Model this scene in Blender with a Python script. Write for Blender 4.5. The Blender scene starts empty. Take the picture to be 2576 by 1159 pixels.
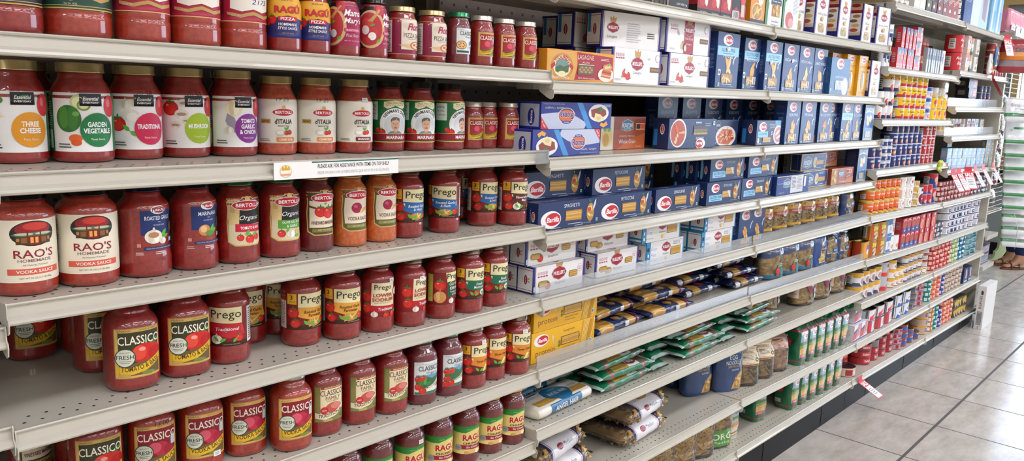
import bpy, bmesh, math, random
import numpy as np
from mathutils import Vector, noise

random.seed(7)
SC = bpy.context.scene
COL = SC.collection
# ------------------------------------------------------------------ camera
FPX, YAW, PITCH, ROLL = 2004.457, 0.8281085, -0.1700632, 0.0370827
CAM = np.array([-0.3313, -1.3142, 1.52])
def _basis():
    cy, sy, cp, sp = math.cos(YAW), math.sin(YAW), math.cos(PITCH), math.sin(PITCH)
    F = np.array([sy*cp, cy*cp, sp]); R = np.array([cy, -sy, 0.0]); U = np.cross(R, F)
    c, s = math.cos(ROLL), math.sin(ROLL)
    return c*R + s*U, -s*R + c*U, F
RR, UU, FF = _basis()
def ray(x, y): return FF + RR*(x-1288)/FPX + UU*(579.5-y)/FPX
def on_y(x, y, Y): d = ray(x, y); return CAM + d*((Y-CAM[1])/d[1])
def on_z(x, y, Z): d = ray(x, y); return CAM + d*((Z-CAM[2])/d[2])
def on_x(x, y, X): d = ray(x, y); return CAM + d*((X-CAM[0])/d[0])
def col_of(X, Y, Z): d = np.array([X, Y, Z])-CAM; return 1288 + FPX*(d@RR)/(d@FF)
def x_at(px, Y, Z):
    a, b = -3.0, 14.0
    for _ in range(50):
        m = (a+b)/2
        if (np.array([m, Y, Z])-CAM)@FF <= 0.05 or col_of(m, Y, Z) < px: a = m
        else: b = m
    return (a+b)/2
cd = bpy.data.cameras.new('camera'); cam = bpy.data.objects.new('camera', cd); COL.objects.link(cam)
cd.sensor_width = 36.0; cd.lens = FPX/2576*36.0; cd.clip_start = 0.02
from mathutils import Matrix
M = Matrix(((RR[0], UU[0], -FF[0], CAM[0]), (RR[1], UU[1], -FF[1], CAM[1]), (RR[2], UU[2], -FF[2], CAM[2]), (0, 0, 0, 1)))
cam.matrix_world = M
SC.camera = cam

# ------------------------------------------------------------------ colours and materials
def lin(h):
    h = h.lstrip('#'); h = ''.join(c*2 for c in h) if len(h) == 3 else h; v = [int(h[i:i+2], 16)/255 for i in (0, 2, 4)]
    return tuple((c/12.92 if c <= .04045 else ((c+.055)/1.055)**2.4) for c in v) + (1.0,)
K = dict(w='#f1efec', W='#ffffff', k='#151417', cr='#efe3c3', crd='#d9c08a', r='#c3182b', rd='#8e1523', rdd='#5c0f1a', red='#d8232a', o='#e8862a', y='#f3c22c', yl='#f6e04c', gn='#1f7a41',
         gd='#155235', gl='#5fae3c', lime='#a9c92d', navy='#16294f', nv='#1d2f66', blue='#2157b0', sky='#8cc7ea', pk='#d8276b', pu='#7d2a8c', br='#6b3a20', tan='#cfa45e', pasta='#d9b25f', gold='#b98f3e',
         gr='#8a8a8a', gy='#c9c7c4', ol='#4b4a22', coral='#e2785a', teal='#1f7f8a', mint='#9fd0cc', mar='#6a1a2c', mblue='#26247a', slate='#5d7387')
def C(c): return K.get(c, c)
MATS = {}
def nodes(name):
    m = bpy.data.materials.new(name); m.use_nodes = True
    nt = m.node_tree; b = nt.nodes['Principled BSDF']; MATS[name] = m
    return m, nt, b
def attr_mat(name, rough, spec=.5, coat=0, coatr=.05, bump=0, bscale=300, metal=0):
    m, nt, b = nodes(name)
    a = nt.nodes.new('ShaderNodeAttribute'); a.attribute_name = 'Col'
    nt.links.new(a.outputs['Color'], b.inputs['Base Color'])
    b.inputs['Roughness'].default_value = rough; b.inputs['Specular IOR Level'].default_value = spec
    b.inputs['Coat Weight'].default_value = coat; b.inputs['Coat Roughness'].default_value = coatr; b.inputs['Metallic'].default_value = metal
    if bump:
        tc = nt.nodes.new('ShaderNodeTexCoord'); nz = nt.nodes.new('ShaderNodeTexNoise'); nz.inputs['Scale'].default_value = bscale; nz.inputs['Detail'].default_value = 3
        bp = nt.nodes.new('ShaderNodeBump'); bp.inputs['Strength'].default_value = bump; bp.inputs['Distance'].default_value = .004
        nt.links.new(tc.outputs['Object'], nz.inputs['Vector']); nt.links.new(nz.outputs['Fac'], bp.inputs['Height']); nt.links.new(bp.outputs['Normal'], b.inputs['Normal'])
        if coat: nt.links.new(bp.outputs['Normal'], b.inputs['Coat Normal'])
    return m
PAPER = attr_mat('printed_paper', .42, .45)
CARD = attr_mat('printed_card', .42, .5, .12, .2)
FILM = attr_mat('printed_film', .3, .5, .7, .1, .55, 38)
PLAIN = attr_mat('painted_surface', .5)
METAL = attr_mat('bare_metal', .32, .5, metal=.85)
LIDM = attr_mat('lid_lacquer', .25, .5, .4, .08, metal=.7)
NOOD = attr_mat('dry_pasta', .55, .35)
CLOTH = attr_mat('clothing', .85, .2, bump=.3, bscale=400)
SKIN = attr_mat('skin', .5, .4)
def sauce(name, c1, c2):
    m, nt, b = nodes(name)
    tc = nt.nodes.new('ShaderNodeTexCoord'); nz = nt.nodes.new('ShaderNodeTexNoise'); nz.inputs['Scale'].default_value = 140; nz.inputs['Detail'].default_value = 5
    rp = nt.nodes.new('ShaderNodeValToRGB'); rp.color_ramp.elements[0].color = lin(c1); rp.color_ramp.elements[1].color = lin(c2)
    rp.color_ramp.elements[0].position = .38; rp.color_ramp.elements[1].position = .66
    nt.links.new(tc.outputs['Object'], nz.inputs['Vector']); nt.links.new(nz.outputs['Fac'], rp.inputs['Fac']); nt.links.new(rp.outputs['Color'], b.inputs['Base Color'])
    b.inputs['Roughness'].default_value = .45; b.inputs['Coat Weight'].default_value = 1; b.inputs['Coat Roughness'].default_value = .03; b.inputs['Coat IOR'].default_value = 1.6
    return m
SAUCE = dict(red=sauce('tomato_sauce_in_glass', '#7f120f', '#981f17'), dark=sauce('dark_tomato_sauce_in_glass', '#5f0d11', '#771718'), brick=sauce('brick_sauce_in_glass', '#8f2514', '#a9341d'),
             orange=sauce('vodka_sauce_in_glass', '#bd5620', '#cf6d2e'), pink=sauce('vodka_rosa_sauce_in_glass', '#a53a22', '#bd5133'), purp=sauce('deep_marinara_in_glass', '#61101a', '#771b24'))
def simple(name, col, rough=.5, metal=0, spec=.5, coat=0, emit=0):
    m, nt, b = nodes(name); b.inputs['Base Color'].default_value = lin(col); b.inputs['Roughness'].default_value = rough; b.inputs['Metallic'].default_value = metal
    b.inputs['Specular IOR Level'].default_value = spec; b.inputs['Coat Weight'].default_value = coat
    if emit: b.inputs['Emission Color'].default_value = lin(col); b.inputs['Emission Strength'].default_value = emit
    return m
SHELF = simple('beige_shelf_paint', '#c4bfb0', .36, coat=.3)
BACKP = simple('shade_brown_pegboard', '#54463b', .6)  # beige board coloured dark brown, so the shelf shade is in the colour
HOLE = simple('punched_hole', '#1a1715', .8)
BLACK = simple('black_kick_plate', '#0a0b0d', .5, spec=.25)
def clear_mat(name, tint, fac, gl_rough=.06, haze=.1):
    m = bpy.data.materials.new(name); m.use_nodes = True; MATS[name] = m
    nt = m.node_tree; nt.nodes.clear(); out = nt.nodes.new('ShaderNodeOutputMaterial')
    tr = nt.nodes.new('ShaderNodeBsdfTransparent'); tr.inputs['Color'].default_value = lin(tint)
    df = nt.nodes.new('ShaderNodeBsdfDiffuse'); df.inputs['Color'].default_value = lin('#e8ecf0')
    gl = nt.nodes.new('ShaderNodeBsdfGlossy'); gl.inputs['Roughness'].default_value = gl_rough
    fr = nt.nodes.new('ShaderNodeFresnel'); fr.inputs['IOR'].default_value = 1.45
    m1 = nt.nodes.new('ShaderNodeMixShader'); m1.inputs[0].default_value = haze
    m2 = nt.nodes.new('ShaderNodeMixShader'); mt = nt.nodes.new('ShaderNodeMath'); mt.operation = 'MULTIPLY'; mt.inputs[1].default_value = fac
    tc = nt.nodes.new('ShaderNodeTexCoord'); nz = nt.nodes.new('ShaderNodeTexNoise'); nz.inputs['Scale'].default_value = 35; bp = nt.nodes.new('ShaderNodeBump'); bp.inputs['Strength'].default_value = .5 if fac > 1 else .05
    bp.inputs['Distance'].default_value = .004
    nt.links.new(tc.outputs['Object'], nz.inputs['Vector']); nt.links.new(nz.outputs['Fac'], bp.inputs['Height']); nt.links.new(bp.outputs['Normal'], gl.inputs['Normal'])
    nt.links.new(tr.outputs[0], m1.inputs[1]); nt.links.new(df.outputs[0], m1.inputs[2]); nt.links.new(fr.outputs[0], mt.inputs[0]); nt.links.new(mt.outputs[0], m2.inputs[0])
    nt.links.new(m1.outputs[0], m2.inputs[1]); nt.links.new(gl.outputs[0], m2.inputs[2]); nt.links.new(m2.outputs[0], out.inputs[0])
    return m
GUARD = clear_mat('clear_plastic_guard', '#f6f8fa', .4, .18, .09)
CELLO = clear_mat('clear_bag_film', '#fbf8f2', 1.6, .12, .05)

# ------------------------------------------------------------------ mesh builder
class MB:
    def __init__(s): s.v = []; s.f = []; s.c = []; s.sm = []; s.n = 0
    def add(s, verts, faces, col='#ffffff', smooth=False):
        verts = np.asarray(verts, float).reshape(-1, 3); s.v.append(verts)
        k = s.n; s.f += [tuple(i+k for i in f) for f in faces]; s.sm += [smooth]*len(faces); s.n += len(verts)
        if isinstance(col, str): col = np.tile(np.array(lin(C(col))), (len(verts), 1))
        s.c.append(np.asarray(col)); return s
    def box(s, c, d, col='#ffffff', R=None):
        x, y, z = [q/2 for q in d]
        v = np.array([(-x, -y, -z), (x, -y, -z), (x, y, -z), (-x, y, -z), (-x, -y, z), (x, -y, z), (x, y, z), (-x, y, z)])
        if R is not None: v = v@np.array(R).T
        return s.add(v+np.array(c), [(3, 2, 1, 0), (4, 5, 6, 7), (0, 1, 5, 4), (1, 2, 6, 5), (2, 3, 7, 6), (3, 0, 4, 7)], col)
    def prism(s, prof, x0, x1, col='#ffffff', z0=0, z1=0, smooth=False):      # profile in (y,z), run along x, z lifted linearly
        n = len(prof); v = [(x0, y, z+z0) for y, z in prof]+[(x1, y, z+z1) for y, z in prof]
        f = [(i, (i+1) % n, n+(i+1) % n, n+i) for i in range(n)]+[tuple(range(n))[::-1], tuple(range(n, 2*n))]
        return s.add(v, f, col, smooth)
    def lathe(s, prof, n=32, col='#ffffff', c=(0, 0, 0), smooth=True, cap=True):
        v = []; 
        for r, z in prof: v += [(c[0]+r*math.sin(2*math.pi*i/n), c[1]-r*math.cos(2*math.pi*i/n), c[2]+z) for i in range(n)]
        m = len(prof); f = [(j*n+i, j*n+(i+1) % n, (j+1)*n+(i+1) % n, (j+1)*n+i) for j in range(m-1) for i in range(n)]
        if cap: f += [tuple(range(n))[::-1], tuple(range((m-1)*n, m*n))]
        return s.add(v, f, col, smooth)
    def tube(s, pts, r, n=8, col='#ffffff'):
        pts = [Vector(p) for p in pts]; m = len(pts); v = []
        for i, p in enumerate(pts):
            t = (pts[min(i+1, m-1)]-pts[max(i-1, 0)]).normalized()
            a = t.cross(Vector((0, 0, 1))); a = a.normalized() if a.length > 1e-4 else Vector((1, 0, 0)); b = t.cross(a)
            rr = r[i] if isinstance(r, (list, tuple)) else r
            v += [p+a*(rr*math.cos(2*math.pi*k/n))+b*(rr*math.sin(2*math.pi*k/n)) for k in range(n)]
        f = [(j*n+k, j*n+(k+1) % n, (j+1)*n+(k+1) % n, (j+1)*n+k) for j in range(m-1) for k in range(n)]+[tuple(range(n))[::-1], tuple(range((m-1)*n, m*n))]
        return s.add([tuple(q) for q in v], f, col, True)
    def mesh(s, name, mat):
        me = bpy.data.meshes.new(name); V = np.concatenate(s.v) if s.v else np.zeros((0, 3))
        me.from_pydata(V.tolist(), [], s.f); me.polygons.foreach_set('use_smooth', s.sm)
        a = me.attributes.new('Col', 'FLOAT_COLOR', 'POINT'); a.data.foreach_set('color', np.concatenate(s.c).astype(np.float32).ravel())
        for m in (mat if isinstance(mat, (list, tuple)) else [mat]): me.materials.append(m)
        me.update(); return me
    def build(s, name, mat, parent=None, loc=(0, 0, 0)): return obj(name, s.mesh(name, mat), parent, loc)
def obj(name, me, parent=None, loc=(0, 0, 0)):
    o = bpy.data.objects.new(name, me); COL.objects.link(o); o.location = loc
    if parent: o.parent = parent
    return o
def tag(o, label=None, cat=None, group=None, kind=None):
    for k, v in (('label', label), ('category', cat), ('group', group), ('kind', kind)):
        if v: o[k] = v
    return o
def empty(name, loc=(0, 0, 0), rz=0):
    o = bpy.data.objects.new(name, None); COL.objects.link(o); o.location = loc; o.rotation_euler.z = rz; o.empty_display_size = .05; return o
def copy_tree(o, parent=None):
    c = o.copy(); COL.objects.link(c)
    if parent: c.parent = parent
    for k in ('label', 'category', 'group'):
        if not parent and k in c: del c[k]
    for ch in list(o.children):
        if not ch.name.startswith(('price_sticker', 'marker_price')): copy_tree(ch, c)   # each sticker belongs to one package only
    return c
PROTO = {}
def get(kind, maker, *a):
    key = (kind,)+a
    if key not in PROTO: PROTO[key] = o = maker(*a); return o
    return copy_tree(PROTO[key])

# ------------------------------------------------------------------ flat artwork -> any surface
_T = {}
def text_poly(t, bold, sh):
    k = (t, bold, sh)
    if k not in _T:
        fc = bpy.data.curves.new('lettering', 'FONT'); fc.body = t; fc.resolution_u = 2; fc.offset = bold; fc.shear = sh; fc.fill_mode = 'FRONT'
        ob = bpy.data.objects.new('lettering', fc); me = bpy.data.meshes.new_from_object(ob)
        v = np.array([q.co[:2] for q in me.vertices]); f = [tuple(p.vertices) for p in me.polygons]
        bpy.data.objects.remove(ob); bpy.data.meshes.remove(me); bpy.data.curves.remove(fc)
        if len(v): lo = v.min(0); hi = v.max(0); v = (v-(lo+hi)/2)/np.maximum(hi-lo, 1e-6)
        _T[k] = (v, f)
    return _T[k]
def T(x, y, w, h, col, t, b=.012, sh=0, rot=0, arc=0): return ('t', x, y, w, h, col, t, b, sh, rot, arc)
def rect(x, y, w, h, col, rad=0): return ('r', x, y, w, h, col, rad)
def ell(x, y, rx, ry, col, rot=0): return ('e', x, y, rx, ry, col, rot)
def pol(col, *p): return ('p', col, p)
def lines(x, y, w, h, n, col, seed=1):
    rd = random.Random(seed); out = []
    for i in range(n):
        yy = y+h/2-h*(i+.5)/n; q = rd.uniform(.75, 1)
        out.append(rect(x-w*(1-q)/2, yy, w*q, h/n*.42, col))
    return out
def ring(x, y, r, t, col, back): return [ell(x, y, r, r, col), ell(x, y, r-t, r-t, back)]
def leaf(x, y, l, a, col='gl'):
    c, s = math.cos(a), math.sin(a); pts = []
    for u, v in ((0, 0), (.3, .22), (.65, .2), (1, 0), (.65, -.2), (.3, -.22)): pts += [x+l*(u*c-v*s), y+l*(u*s+v*c)]
    return pol(col, *pts)
def tomato(x, y, r, col='#c81f1d'):
    return [ell(x, y, r, r*.9, col), ell(x-r*.1, y-r*.12, r*.75, r*.62, '#d8352a'), ell(x-r*.35, y+r*.35, r*.2, r*.12, '#f0988a')]+[leaf(x, y+r*.7, r*.6, a, '#3b7a2e') for a in (.2, 1.6, 2.9)]
def garlic(x, y, r): return [ell(x, y, r, r*.8, '#e9e2d3'), ell(x-r*.35, y, r*.3, r*.7, '#d8cdb8'), ell(x+r*.3, y-r*.05, r*.3, r*.68, '#f7f2e8'), ell(x, y+r*.75, r*.15, r*.35, '#d8cdb8')]
def mush(x, y, r): return [ell(x, y, r, r*.7, '#e4dbcd'), rect(x, y-r*.5, r*.5, r*.8, '#f2ece0', r*.2), ell(x, y-r*.05, r*.7, r*.25, '#a58f78')]
def nest(x, y, rx, ry, seed=1, col='pasta', n=9):
    rd = random.Random(seed); o = [ell(x, y, rx, ry, '#b98a3c')]
    for i in range(n): o.append(ell(x+rd.uniform(-.5, .5)*rx, y+rd.uniform(-.5, .5)*ry, rx*rd.uniform(.25, .5), ry*.13, rd.choice([col, '#ecd08a', '#c99c4a']), rd.uniform(-1.3, 1.3)))
    return o
def strands(x, y, w, h, seed=1, vert=False, c0='#c9993f'):
    rd = random.Random(seed); o = [rect(x, y, w, h, c0)]; n = 5
    for i in range(n):
        d = (i+.5)/n-.5; c = rd.choice(['#dcb564', '#b98434', '#e6c47c'])
        o.append(rect(x+d*w, y, w/n*.35, h, c) if vert else rect(x, y+d*h, w, h/n*.35, c))
    return o
def pieces(x, y, w, h, seed=1, n=10, cols=('#d9b25f', '#c4953f', '#e7cd8b', '#b07f33')):
    rd = random.Random(seed); o = [rect(x, y, w, h, '#a87a35')]
    for i in range(n): o.append(ell(x+rd.uniform(-.36, .36)*w, y+rd.uniform(-.33, .33)*h, w*.16, h*.13, rd.choice(cols), rd.uniform(-1.5, 1.5)))
    return o
def move(ops, dx, dy): return [mv(o, dx, dy) for o in ops]
def mv(o, dx, dy):
    if o[0] == 'p': return ('p', o[1], tuple(q+(dx if i % 2 == 0 else dy) for i, q in enumerate(o[2])))
    return (o[0], o[1]+dx, o[2]+dy)+o[3:]
def op_poly(o):
    k = o[0]
    if k == 'r':
        _, x, y, w, h, c, rad = o
        if not rad: return np.array([(x-w/2, y-h/2), (x+w/2, y-h/2), (x+w/2, y+h/2), (x-w/2, y+h/2)]), [(0, 1, 2, 3)], c
        p = []; rad = min(rad, w/2, h/2)
        for cx, cy, a0 in ((x+w/2-rad, y+h/2-rad, 0), (x-w/2+rad, y+h/2-rad, 90), (x-w/2+rad, y-h/2+rad, 180), (x+w/2-rad, y-h/2+rad, 270)):
            p += [(cx+rad*math.cos(math.radians(a0+i*22.5)), cy+rad*math.sin(math.radians(a0+i*22.5))) for i in range(5)]
        return np.array(p), [tuple(range(len(p)))], c
    if k == 'e':
        _, x, y, rx, ry, c, rot = o; n = 12 if max(rx, ry) < 5 else 24; cr, sr = math.cos(rot), math.sin(rot)
        p = [(x+rx*math.cos(t)*cr-ry*math.sin(t)*sr, y+rx*math.cos(t)*sr+ry*math.sin(t)*cr) for t in [2*math.pi*i/n for i in range(n)]]
        return np.array(p), [tuple(range(n))], c
    if k == 'p':
        p = np.array(o[2]).reshape(-1, 2); A = .5*np.sum(p[:, 0]*np.roll(p[:, 1], -1)-np.roll(p[:, 0], -1)*p[:, 1])
        if A < 0: p = p[::-1]
        return p, [tuple(range(len(p)))], o[1]
    _, x, y, w, h, c, t, b, sh, rot, arc = o
    v, f = text_poly(t, b, sh); v = v*np.array([w, h])
    if arc:   # bend round a circle of radius arc (negative: smile)
        R = arc; a = v[:, 0]/R; rr = R+v[:, 1]; v = np.stack([rr*np.sin(a), rr*np.cos(a)-R], 1)
    if rot: cr, sr = math.cos(rot), math.sin(rot); v = v@np.array([[cr, sr], [-sr, cr]])
    return v+np.array([x, y]), f, c
def wrap(mb, ops, S, us=0, vs=0, off=.15, step=.05, clip=None, smooth=False):
    """lay flat artwork (mm) onto the surface S(u,v,off) -> xyz (m)"""
    bm = bmesh.new(); cols = []; step = min(step, 1.3/max(1, len(ops)))
    for i, o in enumerate(ops):
        v, f, c = op_poly(o); cols.append(lin(C(c)))
        bv = [bm.verts.new((p[0], p[1], i)) for p in v]
        for q in f:
            try: bm.faces.new([bv[j] for j in q])
            except ValueError: pass
    def cut(axis, val, inner=False, outer=False):
        co = [0, 0, 0]; co[axis] = val; no = [0, 0, 0]; no[axis] = 1
        bmesh.ops.bisect_plane(bm, geom=bm.verts[:]+bm.edges[:]+bm.faces[:], plane_co=co, plane_no=no, clear_inner=inner, clear_outer=outer)
    if clip:
        cut(0, -clip[0]/2, inner=True); cut(0, clip[0]/2, outer=True); cut(1, -clip[1]/2, inner=True); cut(1, clip[1]/2, outer=True)
    if bm.verts and (us or vs):
        xs = [q.co.x for q in bm.verts]; ys = [q.co.y for q in bm.verts]
        if us:
            for k in range(math.ceil(min(xs)/us), math.floor(max(xs)/us)+1): cut(0, k*us)
        if vs:
            for k in range(math.ceil(min(ys)/vs), math.floor(max(ys)/vs)+1): cut(1, k*vs)
    bm.verts.ensure_lookup_table(); bm.verts.index_update()
    if not bm.verts: bm.free(); return
    V = np.array([q.co[:] for q in bm.verts]); F = [tuple(q.index for q in f.verts) for f in bm.faces]; bm.free()
    idx = np.rint(V[:, 2]).astype(int)
    mb.add(S(V[:, 0], V[:, 1], off+step*idx), F, np.array(cols)[idx], smooth)

# ------------------------------------------------------------------ shells: round, oval, squarish or pillow-shaped bodies
class Shell:
    def __init__(s, prof, n=2.0, wr=0, wf=18, seed=0, zref=None):
        p = np.array(prof, float); s.z, s.hw, s.hd, s.n, s.wr, s.wf, s.seed = p[:, 0], p[:, 1], p[:, 2], n, wr, wf, seed
        i = len(p)//2 if zref is None else int(np.argmin(abs(s.z-zref)))
        ph = np.linspace(-math.pi, math.pi, 1441); x, y = s.xy(ph, s.hw[i], s.hd[i])
        L = np.concatenate([[0], np.cumsum(np.hypot(np.diff(x), np.diff(y)))]); s.per = L[-1]; s.tab = (L-L[-1]/2, ph)
    def xy(s, ph, hw, hd):
        a, b = np.sin(ph), np.cos(ph); e = 2/s.n
        return hw*np.sign(a)*np.abs(a)**e, -hd*np.sign(b)*np.abs(b)**e
    def at(s, u, z, off=0):
        u = np.asarray(u, float); z = np.asarray(z, float); ph = np.interp(u, *s.tab)
        hw = np.interp(z, s.z, s.hw); hd = np.interp(z, s.z, s.hd); x, y = s.xy(ph, hw, hd)
        nx = np.sign(x)*np.abs(x/np.maximum(hw, .01))**(s.n-1)/np.maximum(hw, .01); ny = np.sign(y)*np.abs(y/np.maximum(hd, .01))**(s.n-1)/np.maximum(hd, .01)
        l = np.maximum(np.hypot(nx, ny), 1e-9); nx, ny = nx/l, ny/l
        o = np.broadcast_to(off, x.shape).astype(float)
        if s.wr:
            o = o+np.array([s.wr*noise.noise((a/s.wf+s.seed, b/s.wf, c/s.wf*.8)) for a, b, c in zip(x, y, z)])
        return np.stack([x+nx*o, y+ny*o, z], -1)/1000
    def S(s, u0, z0): return lambda u, v, off: s.at(u+u0, v+z0, off)
    def skin(s, mb, col='#ffffff', nu=40, zs=None, off=0, smooth=True, colf=None):
        zs = s.z if zs is None else np.asarray(zs); us = np.linspace(-s.per/2, s.per/2, nu, endpoint=False)
        V = np.concatenate([s.at(us, np.full(nu, z), off) for z in zs]); m = len(zs)
        f = [(j*nu+i, j*nu+(i+1) % nu, (j+1)*nu+(i+1) % nu, (j+1)*nu+i) for j in range(m-1) for i in range(nu)]+[tuple(range(nu))[::-1], tuple(range((m-1)*nu, m*nu))]
        mb.add(V, f, col if colf is None else np.array([lin(C(colf(z))) for z in zs for _ in range(nu)]), smooth)
def flat(ox, oy, oz, ax, ay, nrm):   # planar face for cartons, mm in, m out
    o, ax, ay, nrm = [np.array(q, float) for q in ((ox, oy, oz), ax, ay, nrm)]
    return lambda u, v, off: (o+np.outer(u, ax)+np.outer(v, ay)+np.outer(np.broadcast_to(off, u.shape), nrm))/1000

# ------------------------------------------------------------------ keep goods from standing inside one another
from mathutils.bvhtree import BVHTree
_LV = {}
def tree(o):
    vs = []; fs = []
    Mo = Matrix.LocRotScale(o.location, o.rotation_euler, o.scale)
    def rec(q, Mq):
        if q.type == 'MESH':
            if q.data.name not in _LV:
                n = len(q.data.vertices); a = np.empty(n*3); q.data.vertices.foreach_get('co', a); _LV[q.data.name] = (a.reshape(-1, 3), [tuple(p.vertices) for p in q.data.polygons])
            a, f = _LV[q.data.name]
            if not (q.parent and q.name.startswith('pasta')):
                k = len(vs); m = np.array(Mq); vs.extend(map(tuple, a@m[:3, :3].T+m[:3, 3])); fs.extend(tuple(i+k for i in t) for t in f)
        for c in q.children: rec(c, Mq@Matrix.LocRotScale(c.location, c.rotation_euler, c.scale))
    rec(o, Mo); V = np.array(vs); return BVHTree.FromPolygons(vs, fs), V.min(0), V.max(0)
PLACED = {}
def settle(o, key, step, mx=60):
    """shift o by step until it touches nothing placed before on the same shelf"""
    L = PLACED.setdefault(key, []); t = tree(o)
    for _ in range(mx):
        hit = any((t[1] < q[2]+.0005).all() and (t[2] > q[1]-.0005).all() and t[0].overlap(q[0]) for q in L)
        if not hit: break
        o.location = Vector(o.location)+Vector(step); t = tree(o)
    L.append(t); return t
def rest(o, z):
    """stand o on the height z"""
    t = tree(o); o.location.z += z-t[1][2]+.0004
# ================================================================== the shop: floor, walls, ceiling, lamps
def structure(name, mb, mat): return tag(mb.build(name, mat), kind='structure')
def floor_mat():
    m, nt, b = nodes('stone_look_floor_tile'); N = nt.nodes.new; L = nt.links.new
    tc = N('ShaderNodeTexCoord'); sp = N('ShaderNodeSeparateXYZ'); L(tc.outputs['Object'], sp.inputs[0])
    def grout(out, o, pitch, half):
        a = N('ShaderNodeMath'); a.operation = 'SUBTRACT'; a.inputs[1].default_value = o; L(out, a.inputs[0])
        d = N('ShaderNodeMath'); d.operation = 'DIVIDE'; d.inputs[1].default_value = pitch; L(a.outputs[0], d.inputs[0])
        r = N('ShaderNodeMath'); r.operation = 'ROUND'; L(d.outputs[0], r.inputs[0])
        s = N('ShaderNodeMath'); s.operation = 'SUBTRACT'; L(d.outputs[0], s.inputs[0]); L(r.outputs[0], s.inputs[1])
        q = N('ShaderNodeMath'); q.operation = 'ABSOLUTE'; L(s.outputs[0], q.inputs[0])
        l = N('ShaderNodeMath'); l.operation = 'LESS_THAN'; l.inputs[1].default_value = half/pitch; L(q.outputs[0], l.inputs[0]); return l.outputs[0]
    gx = grout(sp.outputs[0], 3.315, .489, .0042); gy = grout(sp.outputs[1], -.37, .489, .0065)
    mx = N('ShaderNodeMath'); mx.operation = 'MAXIMUM'; L(gx, mx.inputs[0]); L(gy, mx.inputs[1])
    mp = N('ShaderNodeMapping'); mp.inputs['Scale'].default_value = (1, 2.6, 1); mp.inputs['Rotation'].default_value = (0, 0, .3); L(tc.outputs['Object'], mp.inputs[0])
    n1 = N('ShaderNodeTexNoise'); n1.inputs['Scale'].default_value = 5; n1.inputs['Detail'].default_value = 9; n1.inputs['Roughness'].default_value = .68; L(mp.outputs[0], n1.inputs['Vector'])
    rp = N('ShaderNodeValToRGB'); e = rp.color_ramp.elements; e[0].position = .3; e[0].color = lin('#aea59a'); e[1].position = .7; e[1].color = lin('#d2ccc2'); L(n1.outputs['Fac'], rp.inputs[0])
    mix = N('ShaderNodeMix'); mix.data_type = 'RGBA'; L(mx.outputs[0], mix.inputs[0]); L(rp.outputs[0], mix.inputs[6]); mix.inputs[7].default_value = lin('#55534f')
    L(mix.outputs[2], b.inputs['Base Color']); b.inputs['Roughness'].default_value = .22; b.inputs['Specular IOR Level'].default_value = .5
    r2 = N('ShaderNodeMath'); r2.operation = 'MULTIPLY_ADD'; r2.inputs[1].default_value = .5; r2.inputs[2].default_value = .17; L(mx.outputs[0], r2.inputs[0]); L(r2.outputs[0], b.inputs['Roughness'])
    return m
structure('floor', MB().box((3, -2, -.05), (14, 11, .1)), floor_mat())
wallm = simple('grey_green_wall_paint', '#8f9a9c', .6); wallw = simple('cream_wall_paint', '#c9c3b2', .6)
ceilm = simple('ceiling_board', '#d8d6d0', .8)
structure('ceiling', MB().box((3, -2, 3.35), (14, 11, .1)), ceilm)
structure('wall_left', MB().box((-4.05, -2, 1.65), (.1, 11, 3.3)), wallw)
structure('wall_back', MB().box((3, 3.55, 1.65), (14, .1, 3.3)), wallw)
structure('wall_front', MB().box((3, -7.55, 1.65), (14, .1, 3.3)), wallw)
# far wall with the shop window in it
WX = 9.45
structure('wall_far', MB().box((WX+.05, 2.1, 1.65), (.1, 2.9, 3.3)).box((WX+.05, -2.3, .4), (.1, 5.9, .8)).box((WX+.05, -2.3, 2.85), (.1, 5.9, .9)).box((WX+.05, -6.4, 1.65), (.1, 2.3, 3.3)), wallm)
day = simple('daylit_glass', '#d6e8ff', .2, emit=5.0)
structure('window_1', MB().box((WX+.07, -2.3, 1.6), (.02, 5.9, 1.6)), day)
fr = MB()
for y in (-5.2, -3.75, -2.3, -.85, .6): fr.box((WX-.01, y, 1.6), (.06, .06, 1.66), '#b9a06e')
for z in (.8, 2.4): fr.box((WX-.01, -2.3, z), (.06, 5.9, .06), '#b9a06e')
structure('trim_1', fr, PLAIN)
structure('baseboard_far', MB().box((WX-.012, -2, .065), (.024, 11, .13)), BLACK)
wood = simple('pale_oak_trim', '#c9a970', .45)
p = on_x(2519, 25, WX-.03)
structure('trim_2', MB().box((WX-.04, p[1], 2.3), (.05, .13, 2.0)), wood)
structure('trim_3', MB().box((WX-.04, 1.6, on_x(2450, 8, WX)[2]+.02), (.06, 3.7, .12)), wood)
# ceiling lamps: rows of strip fixtures over the aisles
lampm = simple('lamp_diffuser', '#f7f6ff', .4, emit=14.5)
hous = simple('lamp_housing', '#e6e4df', .5)
def lamp(x, y, lab):
    o = MB().box((0, 0, .03), (1.3, .36, .06)).build('ceiling_lamp', hous, None, (x, y, 3.23)); tag(o, lab, 'lamp', 'strip lamps on the shop ceiling')
    MB().box((0, 0, -.005), (1.24, .30, .02)).build('diffuser', lampm, o)
for j, y in enumerate((-1.5, -3.1, -4.7, -6.4)):
    for i, x in enumerate((-2.6, -.75, 1.1, 2.95, 4.8, 6.65, 8.3)):
        lamp(x, y, 'white strip lamp on the ceiling above the %s, %s from the far wall' % (('shelf aisle', 'second aisle', 'third aisle', 'outer aisle')[j], ('seventh', 'sixth', 'fifth', 'fourth', 'third', 'second', 'first')[i]))
SC.world = bpy.data.worlds.new('shop_air'); SC.world.use_nodes = True
SC.world.node_tree.nodes['Background'].inputs[0].default_value = (.9, .95, 1, 1); SC.world.node_tree.nodes['Background'].inputs[1].default_value = .05
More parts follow.
